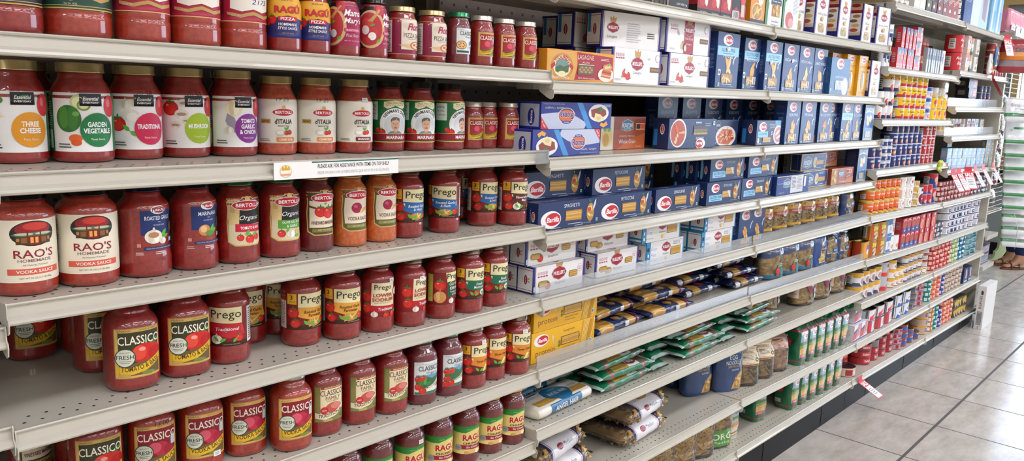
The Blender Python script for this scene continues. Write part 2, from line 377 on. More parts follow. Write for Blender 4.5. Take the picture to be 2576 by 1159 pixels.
SC.view_settings.view_transform = 'Standard'; SC.view_settings.look = 'None'; SC.view_settings.gamma = 1; SC.view_settings.exposure = 0.0
SC.view_settings.use_curve_mapping = False
SC.cycles.max_bounces = 7; SC.cycles.diffuse_bounces = 3; SC.cycles.glossy_bounces = 3; SC.cycles.transparent_max_bounces = 10; SC.cycles.caustics_reflective = False; SC.cycles.sample_clamp_indirect = 4

# ================================================================== gondola shelving
B = 1.219; LIPH = .033; H0 = 1.52
LIP = {  # (bay, row): height of the rail's bottom edge at its left and right end, relative to the eye
 (0, 3): (-.40, -.40), (0, 4): (-.555, -.555),
 (1, 0): (.31, .31), (1, 1): (.027, .027), (1, 2): (-.172, -.172), (1, 3): (-.366, -.366), (1, 4): (-.564, -.560), (1, 5): (-.760, -.758), (1, 6): (-.957, -.957), (1, 7): (-1.165, -1.165), (1, 8): (-1.37, -1.37),
 (2, 0): (.237, .237), (2, 1): (.003, .011), (2, 2): (-.192, -.190), (2, 3): (-.388, -.386), (2, 4): (-.562, -.559), (2, 5): (-.758, -.752), (2, 6): (-.927, -.925), (2, 7): (-1.164, -1.168), (2, 8): (-1.37, -1.375),
 (3, 0): (.237, .250), (3, 1): (.011, .012), (3, 2): (-.190, -.188), (3, 3): (-.386, -.384), (3, 4): (-.559, -.557), (3, 5): (-.756, -.772), (3, 6): (-.925, -.932), (3, 7): (-1.166, -1.195), (3, 8): (-1.375, -1.387),
 (4, 0): (.451, .467), (4, 1): (.157, .159), (4, 2): (-.090, -.092), (4, 3): (-.334, -.340), (4, 4): (-.557, -.581), (4, 5): (-.776, -.804), (4, 6): (-.992, -1.007), (4, 7): (-1.198, -1.201), (4, 8): (-1.387, -1.414),
 (5, 0): (.462, .458), (5, 1): (.195, .198), (5, 2): (-.013, -.005), (5, 3): (-.187, -.189), (5, 4): (-.385, -.413), (5, 9): (-.581, -.591), (5, 5): (-.804, -.815), (5, 6): (-1.007, -1.017), (5, 7): (-1.201, -1.209), (5, 8): (-1.414, -1.441)}
BAYN = {0: 'at the left edge of the picture', 1: 'in the sauce jar bay', 2: 'in the pasta bay beside the jars', 3: 'in the pasta bay beside the cans', 4: 'in the first canned food bay', 5: 'in the last canned food bay'}
ORD = ['zeroth', 'first', 'second', 'third', 'fourth', 'fifth', 'sixth', 'seventh', 'eighth', 'ninth', 'tenth', 'eleventh', 'twelfth', 'thirteenth', 'fourteenth', 'fifteenth']
LIPP = [(.004, .033), (-.003, .0335), (-.0045, .0315), (-.003, .029), (.0005, .028), (-.0015, .013), (-.007, .0105), (-.0105, .008), (-.0115, .004), (-.010, .001), (-.006, -.0005), (.003, 0), (.004, .002)]
BRK = [(.034, .0322), (.004, .0322), (-.006, .0350), (-.0085, .031), (-.0085, .013), (-.0145, .009), (-.0155, .002), (-.013, -.010), (-.006, -.014), (.006, -.010), (.034, .006)]
def dz(bay, row, X):   # height of the deck top
    a, b = LIP[(bay, row)]; t = min(1, max(0, X/B-(bay-1))); return H0+a+(b-a)*t+LIPH
def ez(bay, row, hw): a, b = LIP[(bay, row)]; return .0005+abs(b-a)/B*hw   # clearance for the slight slope of a deck
def shelf(bay, row):
    zl, zr = LIP[(bay, row)]; x0, x1 = (bay-1)*B+.002, bay*B-.002; D = .44
    rows = sorted([r for (b, r) in LIP if b == bay], key=lambda r: -LIP[(bay, r)][0]); k = rows.index(row)+1
    zz = dict(z0=zl+H0, z1=zr+H0)
    d = MB().prism([(.004, .0325), (.004, .012), (.008, .012), (.010, .029), (D, .029), (D, .0325)], x0, x1, **zz)
    if row < 2: d.prism([(.02, .03), (.02, .014), (.055, .014), (.055, .03)], x0+.03, x1-.03, **zz).prism([(.21, .03), (.21, .016), (.25, .016), (.25, .03)], x0+.03, x1-.03, **zz)
    if row < 2: d.prism([(.1, .03), (.1, .01), (.16, .01), (.16, .03)], x0+.05, x1-.05, **zz)
    nf = len(d.f)
    if bay in (1, 2, 3):
        n = int((x1-x0)/.0254)
        for r, y in enumerate((.022, .046)):
            for i in range(n):
                x = x0+.02+.0254*i+(.0127 if r else 0)
                if x > x1-.02: continue
                z = zl+(zr-zl)*(x-x0)/B+H0+.0329; q = [(x+.0028*math.cos(a), y+.0026*math.sin(a), z) for a in [i2*math.pi/4 for i2 in range(8)]]
                d.add(q, [tuple(range(8))])
    o = d.build('shelf', [SHELF, HOLE])
    mi = np.zeros(len(o.data.polygons), int); mi[nf:] = 1; o.data.polygons.foreach_set('material_index', mi)
    tag(o, 'beige metal shelf, %s from the top %s' % (ORD[k], BAYN[bay]), 'shelf', 'beige shelves of the gondola')
    MB().prism(LIPP, x0, x1, **zz).build('price_rail', SHELF, o)
    for x, z in ((x0-.0014, zl), (x1-.0004, zr)): MB().prism(BRK, x, x+.0018, z0=z+H0, z1=z+H0).build('bracket', SHELF, o)
    if (bay, row) in ((2, 4), (3, 4), (2, 5), (3, 5), (5, 2), (5, 3)):
        t = 0 if bay < 5 else .03
        h = .036 if bay < 5 else .05; off = .0 if bay < 5 else 0
        g = MB().prism([(.007+t, .033), (.007+t, .033+h), (.009+t, .033+h), (.009+t, .033)], x0+.004+off, x1-.004, **zz)
        g.prism([(.007+t, .033), (.007+t, .0342), (.035+t, .0342), (.035+t, .033)], x0+.004+off, x1-.004, **zz)
        tag(g.build('product_guard', GUARD, o), 'clear plastic guard strip')
    return o
for key in LIP: shelf(*key)
# frame behind the shelves: pegboard, uprights, kick plate
def upright(mb, x):
    mb.box((x, .47, .93), (.05, .05, 1.86))
    for i in range(70): mb.box((x-.009, .4445, .08+.025*i), (.004, .002, .014), '#141210'); mb.box((x+.009, .4445, .08+.025*i), (.004, .002, .014), '#141210')
for bay in range(0, 6):
    x0, x1 = (bay-1)*B, bay*B
    f = MB().box(((x0+x1)/2, .505, 1.02), (B-.004, .012, 1.9))
    nf = len(f.f)
    for i in range(int(B/.0508)):
        for j in range(34):
            x, z = x0+.03+.0508*i, .2+.0508*j; f.add([(x-.004, .4985, z-.004), (x+.004, .4985, z-.004), (x+.004, .4985, z+.004), (x-.004, .4985, z+.004)], [(0, 1, 2, 3)])
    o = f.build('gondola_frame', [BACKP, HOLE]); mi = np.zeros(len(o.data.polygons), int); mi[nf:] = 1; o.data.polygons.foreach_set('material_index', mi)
    tag(o, 'shade-darkened pegboard gondola frame with black kick plate ' + BAYN[bay], 'shelving frame', 'gondola frames')
    u = MB(); upright(u, x1); u.build('upright', SHELF if bay > 3 else BACKP, o)  # left bays' uprights take the same shade-darkened brown
    kh = min(LIP.get((bay, 8), (-1.38, -1.38)))+H0-.006; k = MB().box(((x0+x1)/2, .03, kh/2), (B-.003, .02, kh), '#15161a')
    k.box((x0+.3, .0195, kh/2), (.004, .002, kh*.9), '#0d0d0f').box((x1-.3, .0195, kh/2), (.004, .002, kh*.9), '#0d0d0f'); k.build('kick_plate', BLACK, o)
# the notice clipped to the second jar shelf
a = on_y(688, 420, -.012); b = on_y(1001, 410, -.012)
nt_ = MB(); Wn = (b[0]-a[0])*1000; Hn = 32.
ops = [rect(0, 0, Wn, Hn, '#f3f2ee'), rect(40, Hn/2-2, Wn-80, 2.5, '#205a45'), ell(-Wn/2+24, -1, 13, 12, '#d9cfa8'), ell(-Wn/2+24, -1, 10.5, 9.5, '#f6efe0'), pol('#d6a62c', -Wn/2+15, 1, -Wn/2+17, 10, -Wn/2+21, 5, -Wn/2+24, 12, -Wn/2+27, 5, -Wn/2+31, 10, -Wn/2+33, 1), rect(-Wn/2+24, -7, 22, 4, '#e2a98a'),
       T(34, 6, Wn-118, 7.6, '#2c2e33', 'PLEASE ASK FOR ASSISTANCE WITH ITEMS ON TOP SHELF', .008), T(34, -6.5, Wn-118, 7.6, '#a9abae', 'PEDIR AYUDA CON LA MERCANCÍA QUE NO ESTÉ A SU ALCANCE', .0)]
nt_.box((0, .0008, 0), (Wn/1000, .0016, Hn/1000), '#f3f2ee'); wrap(nt_, ops, flat(0, 0, 0, (1, 0, 0), (0, 0, 1), (0, -1, 0)))
s_ = nt_.build('shelf_sign', PAPER, None, ((a[0]+b[0])/2, -.0135, H0-.172+.016)); s_.rotation_euler.x = math.radians(0)
tag(s_, 'white bilingual assistance sign clipped to the rail under the second row of jars', 'sign')
c_ = MB().box((0, 0, 0), (.05, .002, .034), '#e9eef2').build('tag_holder', GUARD, None, (B-.03, -.0135, H0-.172+.018)); tag(c_, 'small clear plastic tag holder at the right end of a jar shelf rail', 'tag holder')
# ================================================================== sauce jars
def oval_logo(x, y, w, name='BERTOLLI'):
    h = w*.34
    return [ell(x, y+h*.62, w*.09, w*.09, '#d9b25f'), ell(x, y, w/2, h/2, '#f1efec'), ell(x, y, w/2-1, h/2-1, '#c3182b'), T(x, y, w*.74, h*.36, 'W', name, .02)]
def barilla(x, y, w):
    h = w*.56
    return [ell(x-w*.06, y, w*.5, h*.5, 'w'), ell(x+w*.04, y+h*.01, w*.37, h*.37, '#c3182b'), T(x+w*.03, y, w*.62, h*.3, 'W', 'Barilla', .02, .25)]
def hexa(x, y, w, h, c): return pol(c, x-w/2, y, x-w*.36, y+h*.3, x, y+h/2, x+w*.36, y+h*.3, x+w/2, y, x+w*.36, y-h*.3, x, y-h/2, x-w*.36, y-h*.3)
def mueller(x, y, w, wheat=True):
    o = [leaf(x+dx*w, y+w*.2, w*.42, a, '#c79a52') for dx, a in ((-.05, 2.0), (0, 1.57), (.05, 1.15))] if wheat else []
    return o+[hexa(x, y, w, w*.62, '#b9a7a9'), hexa(x, y, w*.93, w*.56, '#a5172c'), T(x, y, w*.72, w*.17, 'W', "MUELLER'S", .02)]
def essential(kind):
    d = dict(three=('#e79a1f', ['THREE', 'CHEESE'], '#2f6f3f'), garden=('#1d7a43', ['GARDEN', 'VEGETABLE'], '#1d7a43'), trad=('#d31f52', ['TRADITIONAL'], '#d31f52'), mush=('#a6c422', ['MUSHROOM'], '#a6c422'), tgo=('#8a2a94', ['TOMATO', 'GARLIC', '& ONION'], '#8a2a94'))[kind]
    o = [rect(0, 0, 240, 96, 'w'), rect(-66, 0, 22, 96, d[2])]+lines(-66, 4, 17, 60, 16, 'w', 4)
    o += [rect(-66, -28, 14, 30, 'W'), rect(64, 0, 26, 96, d[2])]
    if kind == 'garden': o += [ell(-10, 33, 12, 12, '#c9cf8a'), ell(-10, 33, 9, 9, '#e6e7b5'), ell(-2, 28, 10, 9, '#7f9a3a'), ell(-2, 28, 7, 6, '#dfe3ac'), ell(-26, 6, 20, 22, '#2f6f2a'), ell(-33, 8, 8, 18, '#4a8a35'), ell(-19, 7, 8, 19, '#3d7d30'), ell(-14, 14, 5, 4, '#6fa84a'), ell(-16, -26, 10, 7, '#e0662a'), ell(-15, -33, 8, 5, '#d9541f')]
    if kind == 'trad': o += garlic(-22, 30, 10)+garlic(-6, 32, 9)+[ell(-14, 12, 14, 10, '#e4ddd0'), ell(-10, 8, 10, 8, '#f4efe5')]+tomato(-36, -4, 14)+[leaf(-16, -16, 16, 2.4), leaf(-16, -16, 16, -.6)]
    if kind == 'mush': o += tomato(-34, 24, 15)+mush(-10, 34, 10)+mush(-14, 14, 12)+mush(-25, -6, 10)+mush(-6, 2, 8)
    if kind == 'tgo': o += [ell(-10, 26, 16, 15, '#efe2bf'), ell(-14, 26, 5, 14, '#d9c69a'), ell(-6, 26, 5, 14, '#f7eed7'), leaf(-22, 16, 40, -1.2, '#9f95a5')]+garlic(-20, -16, 9)
    if kind == 'three': o += [pol('#efe0b5', -42, 22, -16, 8, -42, 4), ell(-30, 34, 12, 7, '#4f8f3c'), leaf(0, 34, 20, .4, '#3f8a38')]
    o += [rect(9, 37, 34, 20, '#1b1b1d'), T(9, 39, 24, 6, 'w', 'Essential', .015, .3), T(9, 32.5, 24, 3, 'w', 'EVERYDAY', .02)]
    o += [ell(42, 27, 12, 18, '#d0303a'), ell(39, 32, 4, 7, '#e8757a')]
    o += [ell(18, -12, 27, 28, d[0])]
    n = len(d[1])
    for i, t in enumerate(d[1]): o.append(T(18, -8+(n-1)*5-i*10.5, min(44, 5.2*len(t)), 8.4, 'W', t, .03))
    return o+[T(18, -27 if n < 3 else -30, 22, 3.4, '#f4eedd', 'Pasta Sauce', .0)]+lines(-32, -38, 24, 9, 2, '#555', 3)
def ditalia(sub, c):
    o = [rect(0, 0, 230, 88, '#efe9da'), rect(0, 43.3, 230, 1.4, '#b9a47a'), rect(0, -43.3, 230, 1.4, '#b9a47a')]+lines(-62, 0, 20, 66, 20, '#6a6256', 2)
    o += oval_logo(12, 18, 46)+[T(12, 0, 36, 10, '#2b2523', "d'ITALIA", .02), T(12, -9, 24, 2.8, '#4a4340', 'MADE IN ITALY', .01)]
    if sub != 'MARINARA': o += [rect(-24, 0, 20, 8.5, '#c29a4c'), T(-24, 0, 15, 4.5, '#3a2c12', 'NEW!', .02)]
    o += [ell(4, -23, 9, 6, '#d9d2c2'), ell(4, -22, 7, 4, '#f6f1e6')]+tomato(17, -23, 5)+tomato(24, -22, 5)+[leaf(18, -17, 8, 1.2), leaf(18, -17, 8, 2.4)]
    return o+[rect(16, -36, 38, 9, c, 2), T(16, -36, 28, 4.4, '#f7efe2', sub, .015)]+lines(-24, -37, 24, 6, 2, '#8a8172', 3)
def newman():
    o = [rect(0, 0, 220, 96, '#1d6b36'), rect(0, 47, 220, 2, '#d9c26a'), rect(0, -47, 220, 2, '#d9c26a'), rect(-58, 22, 32, 40, '#e9eee6')]
    o += [T(-58, 33, 20, 6, '#1d6b36', '100%', .01), T(-58, 24, 20, 6, '#1d6b36', 'profits', 0), T(-58, 15, 24, 6, '#1d6b36', 'to charity', 0)]
    o += [pol('#efe3b5', -27, 31, -18, 27, 0, 34, 18, 27, 27, 31, 27, 42, 0, 46, -27, 42), T(0, 40, 40, 3.8, '#1f4a2c', 'Made With 100%', 0), T(0, 35, 42, 3.8, '#1f4a2c', 'Extra Virgin Olive Oil', 0)]
    o += [ell(0, -6, 36, 35, 'W'), ell(0, -9, 25.5, 25.5, '#dfe6ea'), T(0, 23, 62, 7.6, '#16202a', "NEWMAN'S OWN", .03, 0, 0, 31)]
    o += [pol('#7f8a92', -22, -32, -12, -23, 0, -20, 12, -23, 22, -32), rect(0, -20, 8, 10, '#d9a98a'), ell(0, -8, 10.5, 14, '#e2b496'), pol('#6b625c', -11, -4, -11, 4, -6, 8.5, 3, 9, 10, 6, 11, -4, 8, 1, 0, 3, -8, 0), ell(-4, -6, 2.2, .8, '#3a2f2a'), ell(4, -6, 2.2, .8, '#3a2f2a'), rect(0, -9.5, 2, 5, '#c98f72'), ell(0, -15, 4.5, 1.3, '#a4554a')]
    o += tomato(-30, -25, 8)+tomato(-40, -20, 7)+[rect(0, -36.5, 220, 15, '#8e1a26'), rect(0, -28.6, 220, 1, '#d9c26a')]
    return o+[T(3, -36.5, 46, 8, 'w', 'MARINARA', .02)]
def raos():
    o = [rect(0, 0, 250, 96, '#ebe2cb')]
    o += [ell(0, 27, 33, 19.5, '#2a1f1b'), ell(0, 34, 26, 10.5, '#8f1f26'), ell(3, 38, 18, 6, '#c23a2e'), ell(0, 25.5, 31, 3.4, '#4d6b52'), ell(-14, 26.5, 13, 2, '#b9c4a0'), ell(14, 26.5, 13, 2, '#b9c4a0'), rect(0, 16.5, 50, 12, '#4a3220'), rect(0, 16.5, 15, 14, '#7d1c18'), rect(-3.4, 17, 4.4, 9, '#e9a44c'), rect(3.4, 17, 4.4, 9, '#e9a44c'), rect(-14, 17, 8, 8, '#8a5a2c'), rect(14, 17, 8, 8, '#8a5a2c'), rect(-22, 18, 4, 5, '#b5803c'), rect(22, 18, 4, 5, '#b5803c'), rect(-9, 24, 2, 14, '#7d1c18'), rect(9, 24, 2, 14, '#7d1c18')]
    o += [T(0, -4, 58, 13, '#8c1d2c', "RAO'S", .01), T(0, -14.5, 48, 5, '#8a6a68', 'HOMEMADE', .01), T(0, -21.5, 36, 3.4, '#7a6f62', 'All Natural, Premium', -.005, .25), rect(0, -31.5, 78, 9.5, '#d8604a'), T(0, -31.5, 54, 5, '#f6e6d8', 'VODKA SAUCE', .02), T(0, -42, 46, 3.4, '#6a6054', 'NET WT 24 OZ (1.5 LB) 680g', 0)]
    return o+lines(-66, 6, 20, 70, 22, '#9a8f78', 5)+lines(66, 6, 20, 70, 20, '#9a8f78', 6)
def barilla_jar(t):
    o = [rect(10, 20, 62, 50, '#1b2f66'), rect(10, 44.6, 62, .8, '#c4a25a')]+barilla(10, 38, 26)+[T(10, 24, 48 if t != 'MARINARA' else 38, 7, '#e9edf5', t, .01), rect(10, 17, 5, .8, '#c9d0e0'), T(10, 12, 20, 2.4, '#c9d0e0', 'NO SUGAR ADDED', 0)]
    if t == 'MARINARA': o += [ell(2, -6, 11, 10, '#c98a4e'), ell(0, -4, 6, 6, '#e3b784'), leaf(14, -10, 16, 1.1), leaf(12, -12, 18, .5), ell(12, -12, 9, 5, '#5c8f3a')]
    else: o += garlic(0, -8, 15)+[ell(0, -5, 9, 5, '#b4805a'), leaf(14, -8, 16, .9), leaf(16, -10, 14, .3)]+garlic(16, -16, 7)
    o += [ell(38, 6, 7, 9, '#5a4a32'), rect(36, -16, 10, 7, '#9fc3cf'), rect(12, -28, 58, 5, '#1b2f66'), T(12, -28, 50, 2, '#d5dcec', 'MADE WITH 100% EXTRA VIRGIN OLIVE OIL', 0)]
    return o+[rect(-24, -22, 6, 6, '#c98a84')]+lines(-22, -36, 14, 6, 2, '#d9b3aa', 3)+lines(12, -36, 22, 6, 2, '#e2c3ba', 4)
def bert_panel(kind):
    w = 62; o = []
    fr_, bg = dict(orgt=('#1c1a17', '#d6b678'), orgo=('#1c1a17', '#d6b678'), vine=('#4b4720', '#e9dbc0'), vodka=('#5d5a2a', '#eaddc6'))[kind]
    o += [pol('#cfae62', -34, 38, -10, 38, -8, 41, 8, 41, 10, 38, 34, 38, 32, 20, 34, 0, 32, -34, 20, -41, -20, -41, -32, -34, -34, 0, -32, 20)]
    o += [pol(fr_, -32, 36, -9, 36, -7, 39, 7, 39, 9, 36, 32, 36, 30, 20, 32, 0, 30, -33, 19, -39, -19, -39, -30, -33, -32, 0, -30, 20)]
    if kind[:3] == 'org':
        o += [pol('#d9bd84', -32, 36, -12, 36, -14, -5, -31, -5), rect(-24, 20, 8, 10, '#c4a468'), pol('#d8c9a4', -31, -5, 31, -5, 30, -33, 19, -39, -19, -39, -30, -33)]
        o += [T(6, 5, 38, 10, 'w', 'Organic', .0, .35)]
        if kind == 'orgt': o += [pol('#c3203a', -20, -4, 31, -6, 31, -19, -20, -17), T(7, -11, 38, 5, 'w', 'TOMATO & BASIL', .015)]+tomato(-12, -27, 6)+tomato(4, -30, 8)+tomato(17, -27, 6)+[leaf(-4, -24, 12, 1), leaf(10, -24, 10, .6)]
        else: o += [pol('#5a9a3a', -20, -4, 31, -6, 31, -21, -20, -19), T(7, -9, 40, 4.5, 'w', 'OLIVE OIL, BASIL', .012), T(7, -15.5, 24, 4.5, 'w', '& GARLIC', .012)]+tomato(-14, -28, 7)+garlic(3, -29, 8)+[leaf(-6, -26, 10, 1), rect(18, -29, 10, 13, '#d9b96a', 3), leaf(10, -34, 12, .2)]
    elif kind == 'vine': o += [pol(bg, -28, 22, 28, 22, 28, -27, -28, -27)]+tomato(-8, 2, 11)+tomato(8, 0, 12)+tomato(20, 3, 9)+[pol('#6a3d22', -28, 14, -16, 10, -16, 7, -28, 10), leaf(2, 14, 12, 1.8), T(0, -18, 50, 6.5, '#5a1a20', 'VINEYARD MARINARA', .01), rect(0, -32, 46, 6, '#8a7a3a')]
    else: o += [pol(bg, -27, 22, 27, 22, 29, -2, 27, -26, -27, -26, -29, -2), ell(-4, 3, 11, 10, '#a5204a'), ell(-7, 6, 4, 3, '#d0607a'), pol('#d9b06a', 4, -8, 20, -2, 22, 4, 10, 2), pol('#eacb90', 4, -8, 10, 2, 6, 2, 2, -4), T(0, -17, 44, 7, '#5a1a20', 'VODKA SAUCE', .01), rect(0, -31, 46, 6, '#8a8a4a')]
    return o+oval_logo(0, 27, 50)+[T(0, -31 if kind in ('vine', 'vodka') else -36.5, 26, 2.4, '#e9dcae', 'NET WT 24 OZ', 0)]
PREGO = dict(rgh=('#2a68a8', ['Roasted Garlic', '& Herb'], 'w'), meat=('#5a2318', ['Flavored with', 'Meat'], 'w'), rgp=('#e0a13a', ['Roasted Garlic', 'Parmesan'], '#4a2212'), trad=('#c0222e', ['Traditional'], 'w'), mush=('#1f6a4c', ['Fresh', 'Mushroom'], 'w'), three=('#dd8a2c', ['Three Cheese'], '#4a2212'))
def prego(kind):
    c, tx, tc = PREGO[kind]
    o = [rect(0, 0, 225, 76, '#7f1a1c'), rect(-80, 0, 60, 76, '#8a2420'), rect(0, -33, 225, 10, '#3f2416')]
    o += [rect(-60, -2, 26, 68, '#ece8e2'), rect(-60, 27, 26, 9, '#b2212c')]+lines(-60, -6, 20, 46, 13, '#6c675f', 8)
    o += [rect(74, 0, 34, 70, '#ece8e2')]+[T(74, 30, 26, 5, '#222', 'Nutrition Facts', .02)]+lines(74, -2, 28, 56, 14, '#4c4844', 3)
    o += [pol('#eadfae', -20, 38, 44, 38, 44, -8, 16, -10, -16, 0, -20, 6), pol(c, -20, 10, 44, 6, 50, -16, 20, -22, -20, -10)]
    o += [rect(-33, 27, 20, 22, '#eab22e'), T(-34, 30, 6, 9, '#5a1a12', '3', .02), T(-32, 21, 14, 3, '#5a3a12', 'STEP UP', 0)]
    o += nest(14, -24, 18, 8, 3) if kind in ('rgp', 'rgh') else ([pol('#e7c25a', 10, -30, 34, -16, 36, -30), pol('#f2dc92', 10, -30, 34, -16, 22, -14)] if kind == 'three' else (mush(28, -22, 10)+mush(40, -26, 8) if kind == 'mush' else garlic(-4, -24, 11)))
    o += tomato(-30, -2, 12)+tomato(-26, -24, 10)+tomato(38 if kind != 'mush' else 8, -22, 8)+[leaf(2, -28, 14, .5), leaf(0, -28, 14, 2.3), leaf(26, -30, 12, .9)]
    o += [T(14, 23, 56, 21, '#2a2318', 'Prego', .0)]
    for i, t in enumerate(tx): o.append(T(16, -.5-i*7.6+(-3 if len(tx) == 1 else 0), min(48, 3.9*len(t)), 6.4, tc, t, .01, .15))
    return o+[T(24, -34, 30, 2.6, '#cbb9a0', 'NET WT 24 OZ (1 LB 8 OZ) 680g', 0)]
def prego_low(_=0):
    o = [rect(0, 0, 225, 76, '#8a1f20'), pol('#e9dcb4', -22, 38, 34, 38, 36, -16, -24, -16), pol('#b81f2e', -24, -12, 46, -14, 46, -28, -24, -26)]+tomato(-36, 8, 13)+tomato(-34, -18, 12)+garlic(-16, -32, 8)+tomato(10, -34, 7)+tomato(28, -33, 8)+[leaf(30, -30, 12, .4)]
    o += [T(4, 27, 40, 15, '#2a2318', 'Prego', 0), T(4, 11, 46, 8, '#a8432a', 'LOWER', .03), T(4, 1, 50, 8, '#a8432a', 'SODIUM', .03), T(4, -6, 40, 2.4, '#7a6a4a', '35% LESS THAN THE REGULAR SAUCE', 0), T(10, -20, 36, 6.4, 'w', 'Traditional', .01, .15)]+ring(40, 16, 10, 1.2, '#b04a3a', '#f0e4cc')
    return o
def prego_garden(_=0):
    o = [rect(0, 0, 225, 76, '#7a1a1a'), rect(-46, 6, 14, 56, '#b9b04a'), rect(-46, -26, 14, 10, '#c9bd6a'), pol('#eadfae', -8, 38, 44, 38, 44, 18, -4, 14), rect(22, -2, 50, 36, '#23543a')]
    o += tomato(-22, 8, 14)+[ell(-22, -20, 15, 14, '#cf9450'), ell(-26, -18, 5, 12, '#e3b277'), leaf(-22, -8, 10, 1.5, '#a8793e')]+garlic(8, -30, 8)
    return o+[T(18, 27, 46, 17, '#2a2318', 'Prego', 0), T(18, 11, 34, 9, '#e9e2b4', 'Garden', 0, .3), T(20, 0, 36, 7, 'w', 'CHUNKY', .03), T(20, -9, 34, 5, 'w', 'Tomato, Onion', .01), T(20, -15, 20, 4.5, 'w', '& Garlic', .01)]
def classico(kind):
    bg = dict(tb='#3a3a1c', vodka='#8c1626', pizza='#a8242c')[kind]; txt = dict(tb='TOMATO & BASIL', vodka='VODKA SAUCE', pizza='TRADITIONAL PIZZA')[kind]
    o = [rect(0, 0, 70, 76, '#c49a4a'), rect(0, 0, 67, 73, '#dcb766'), rect(1, -1, 60, 66, bg)]+[T(-20, 34.6, 20, 2.6, '#5a3a12', 'di NAPOLI', 0, .3), T(14, 34.6, 26, 2, '#8a6a2a', 'FAMOSI DI NAPOLI', 0)]
    if kind == 'tb': o += [ell(12, -2, 24, 16, '#cf231d'), ell(0, 0, 10, 11, '#e04a35'), ell(24, -4, 11, 11, '#b91a18'), ell(4, 5, 5, 3, '#f0a08c'), leaf(16, 12, 16, .5, '#4a7a2c'), leaf(14, 12, 12, 2.2, '#37601f')]
    else: o += [ell(6, -2, 12, 12, '#c22a44'), ell(-4, 1, 10, 9, '#d85a6a'), ell(18, -6, 9, 9, '#a81d38'), rect(26, 8, 9, 14, '#cfd6dc', 2), rect(26, 17, 4, 6, '#aab4bc')]
    o += [pol('#6b5a34', -29, -18, 31, -10, 31, -34, -29, -34), pol('#e0b62c', -33, -18, -14, -22, 8, -17, 33, -4, 33, -15, 8, -29, -14, -33, -33, -29), T(3, -22, 58, 7.4, '#4a2d0c', txt, .012, 0, .2, -90)]
    o += [rect(-22, -33, 16, 5, '#c9a254'), ell(12, -32, 10, 3, '#7b8a42')]
    if kind != 'pizza': o += [ell(-20, -6, 14.5, 14.5, '#3d4a35'), ell(-20, -6, 13, 13, '#d9dbc8'), T(-20, -5, 24, 6.4, '#2f4030', 'FRESH', .012), T(-20, 2, 14, 2.2, '#4d5a48', 'MADE WITH', 0), rect(-20, -11, 16, 1, '#7c8a72'), rect(-20, -13.5, 12, 1, '#7c8a72')]
    return o+[T(1, 20, 60, 13, '#f1ead7', 'CLASSICO', .012)]
def family():
    o = [rect(0, 0, 70, 80, '#6a6332'), rect(0, 0, 66, 76, '#8a8448'), pol('#e9dbb2', -22, 36, 32, 36, 32, -18, -22, -22), rect(5, 35, 52, 5, '#b23a2a'), T(5, 35, 38, 2.8, '#f3e2cc', 'SMOOTH & RICH', .01)]
    o += [ell(8, -10, 20, 12, '#c4564a'), ell(12, -6, 12, 7, '#d98272'), ell(-14, -14, 8, 8, '#b3202a'), ell(-14, -14, 6.6, 6.6, '#cf3a3a'), T(-14, -14, 9, 2.4, 'w', 'NEW', .01)]
    o += [pol('#e9dfbf', -33, -18, -12, -23, 10, -19, 33, -4, 33, -14, 10, -29, -12, -34, -33, -30), T(2, -24, 56, 6.6, '#3a3418', 'TRADITIONAL', .012, 0, .2, -90), rect(-6, -36, 20, 5, '#b5aa62'), leaf(20, -30, 14, -.2, '#5f7a36')]
    return o+[T(4, 24, 52, 12, '#4a2018', 'CLASSICO', .0), T(6, 12, 34, 8, '#8a5a48', 'FAMILY', .0), T(6, 5.5, 28, 3, '#8a5a48', 'FAVORITES', 0)]
def corg(kind):
    o = [rect(0, 0, 70, 80, '#4f6a78'), rect(0, 0, 68.5, 78.5, '#dfe3e0'), T(-20, 36, 18, 2.6, '#2c3c46', 'di NAPOLI', 0, .3), rect(2, 33, 62, .7, '#7b8a90')]
    if kind == 'pz': o += [ell(-17, -12, 18, 13, '#7a4a26'), ell(-17, -12, 16, 11, '#e2c07a')]+[ell(-17+9*math.cos(a), -12+6*math.sin(a), 2.6, 2, '#b0502c') for a in (0, 1, 2, 3, 4, 5.2)]+[ell(22, -8, 12, 10, '#5f7f92'), pol('#c9d6dc', 6, -14, 32, -8, 32, -18, 6, -26), T(21, -18, 22, 4, '#2c3c46', 'PIZZA SAUCE', .01, 0, .15), rect(-10, -32, 44, 6, '#33564a')]
    else:
        o += [pol('#6aa0c4', -30, 8, 33, 8, 33, -14, -30, -14), pol('#3f6f4a', -30, -4, -8, 6, 10, -2, 33, 4, 33, -24, -30, -24), pol('#efe9d2', -33, -22, -10, -24, 12, -18, 33, -6, 33, -16, 12, -28, -10, -33, -33, -31), T(8, -22, 46, 5, '#2e4034', 'TOMATO BASIL' if kind == 'tb' else 'MARINARA', .01, 0, .22, -90), rect(0, -36, 66, 6, '#47775a')]
        o += tomato(-24, -2, 9, '#c9393a')+tomato(-12, 0, 8, '#d65a52')+tomato(-24, -20, 9, '#c9393a')+tomato(-14, -30, 9)+([leaf(-10, -16, 20, 2.6, '#3f8a3c'), leaf(-10, -16, 20, .3, '#3f8a3c'), leaf(-10, -16, 18, 1.4, '#54a04a')] if kind == 'tb' else tomato(-26, -32, 9))
    return o+[T(4, 24, 56, 12, '#2b3134', 'CLASSICO', .005), T(10, 12, 32, 7, '#4a5a48', 'Organic', 0)]
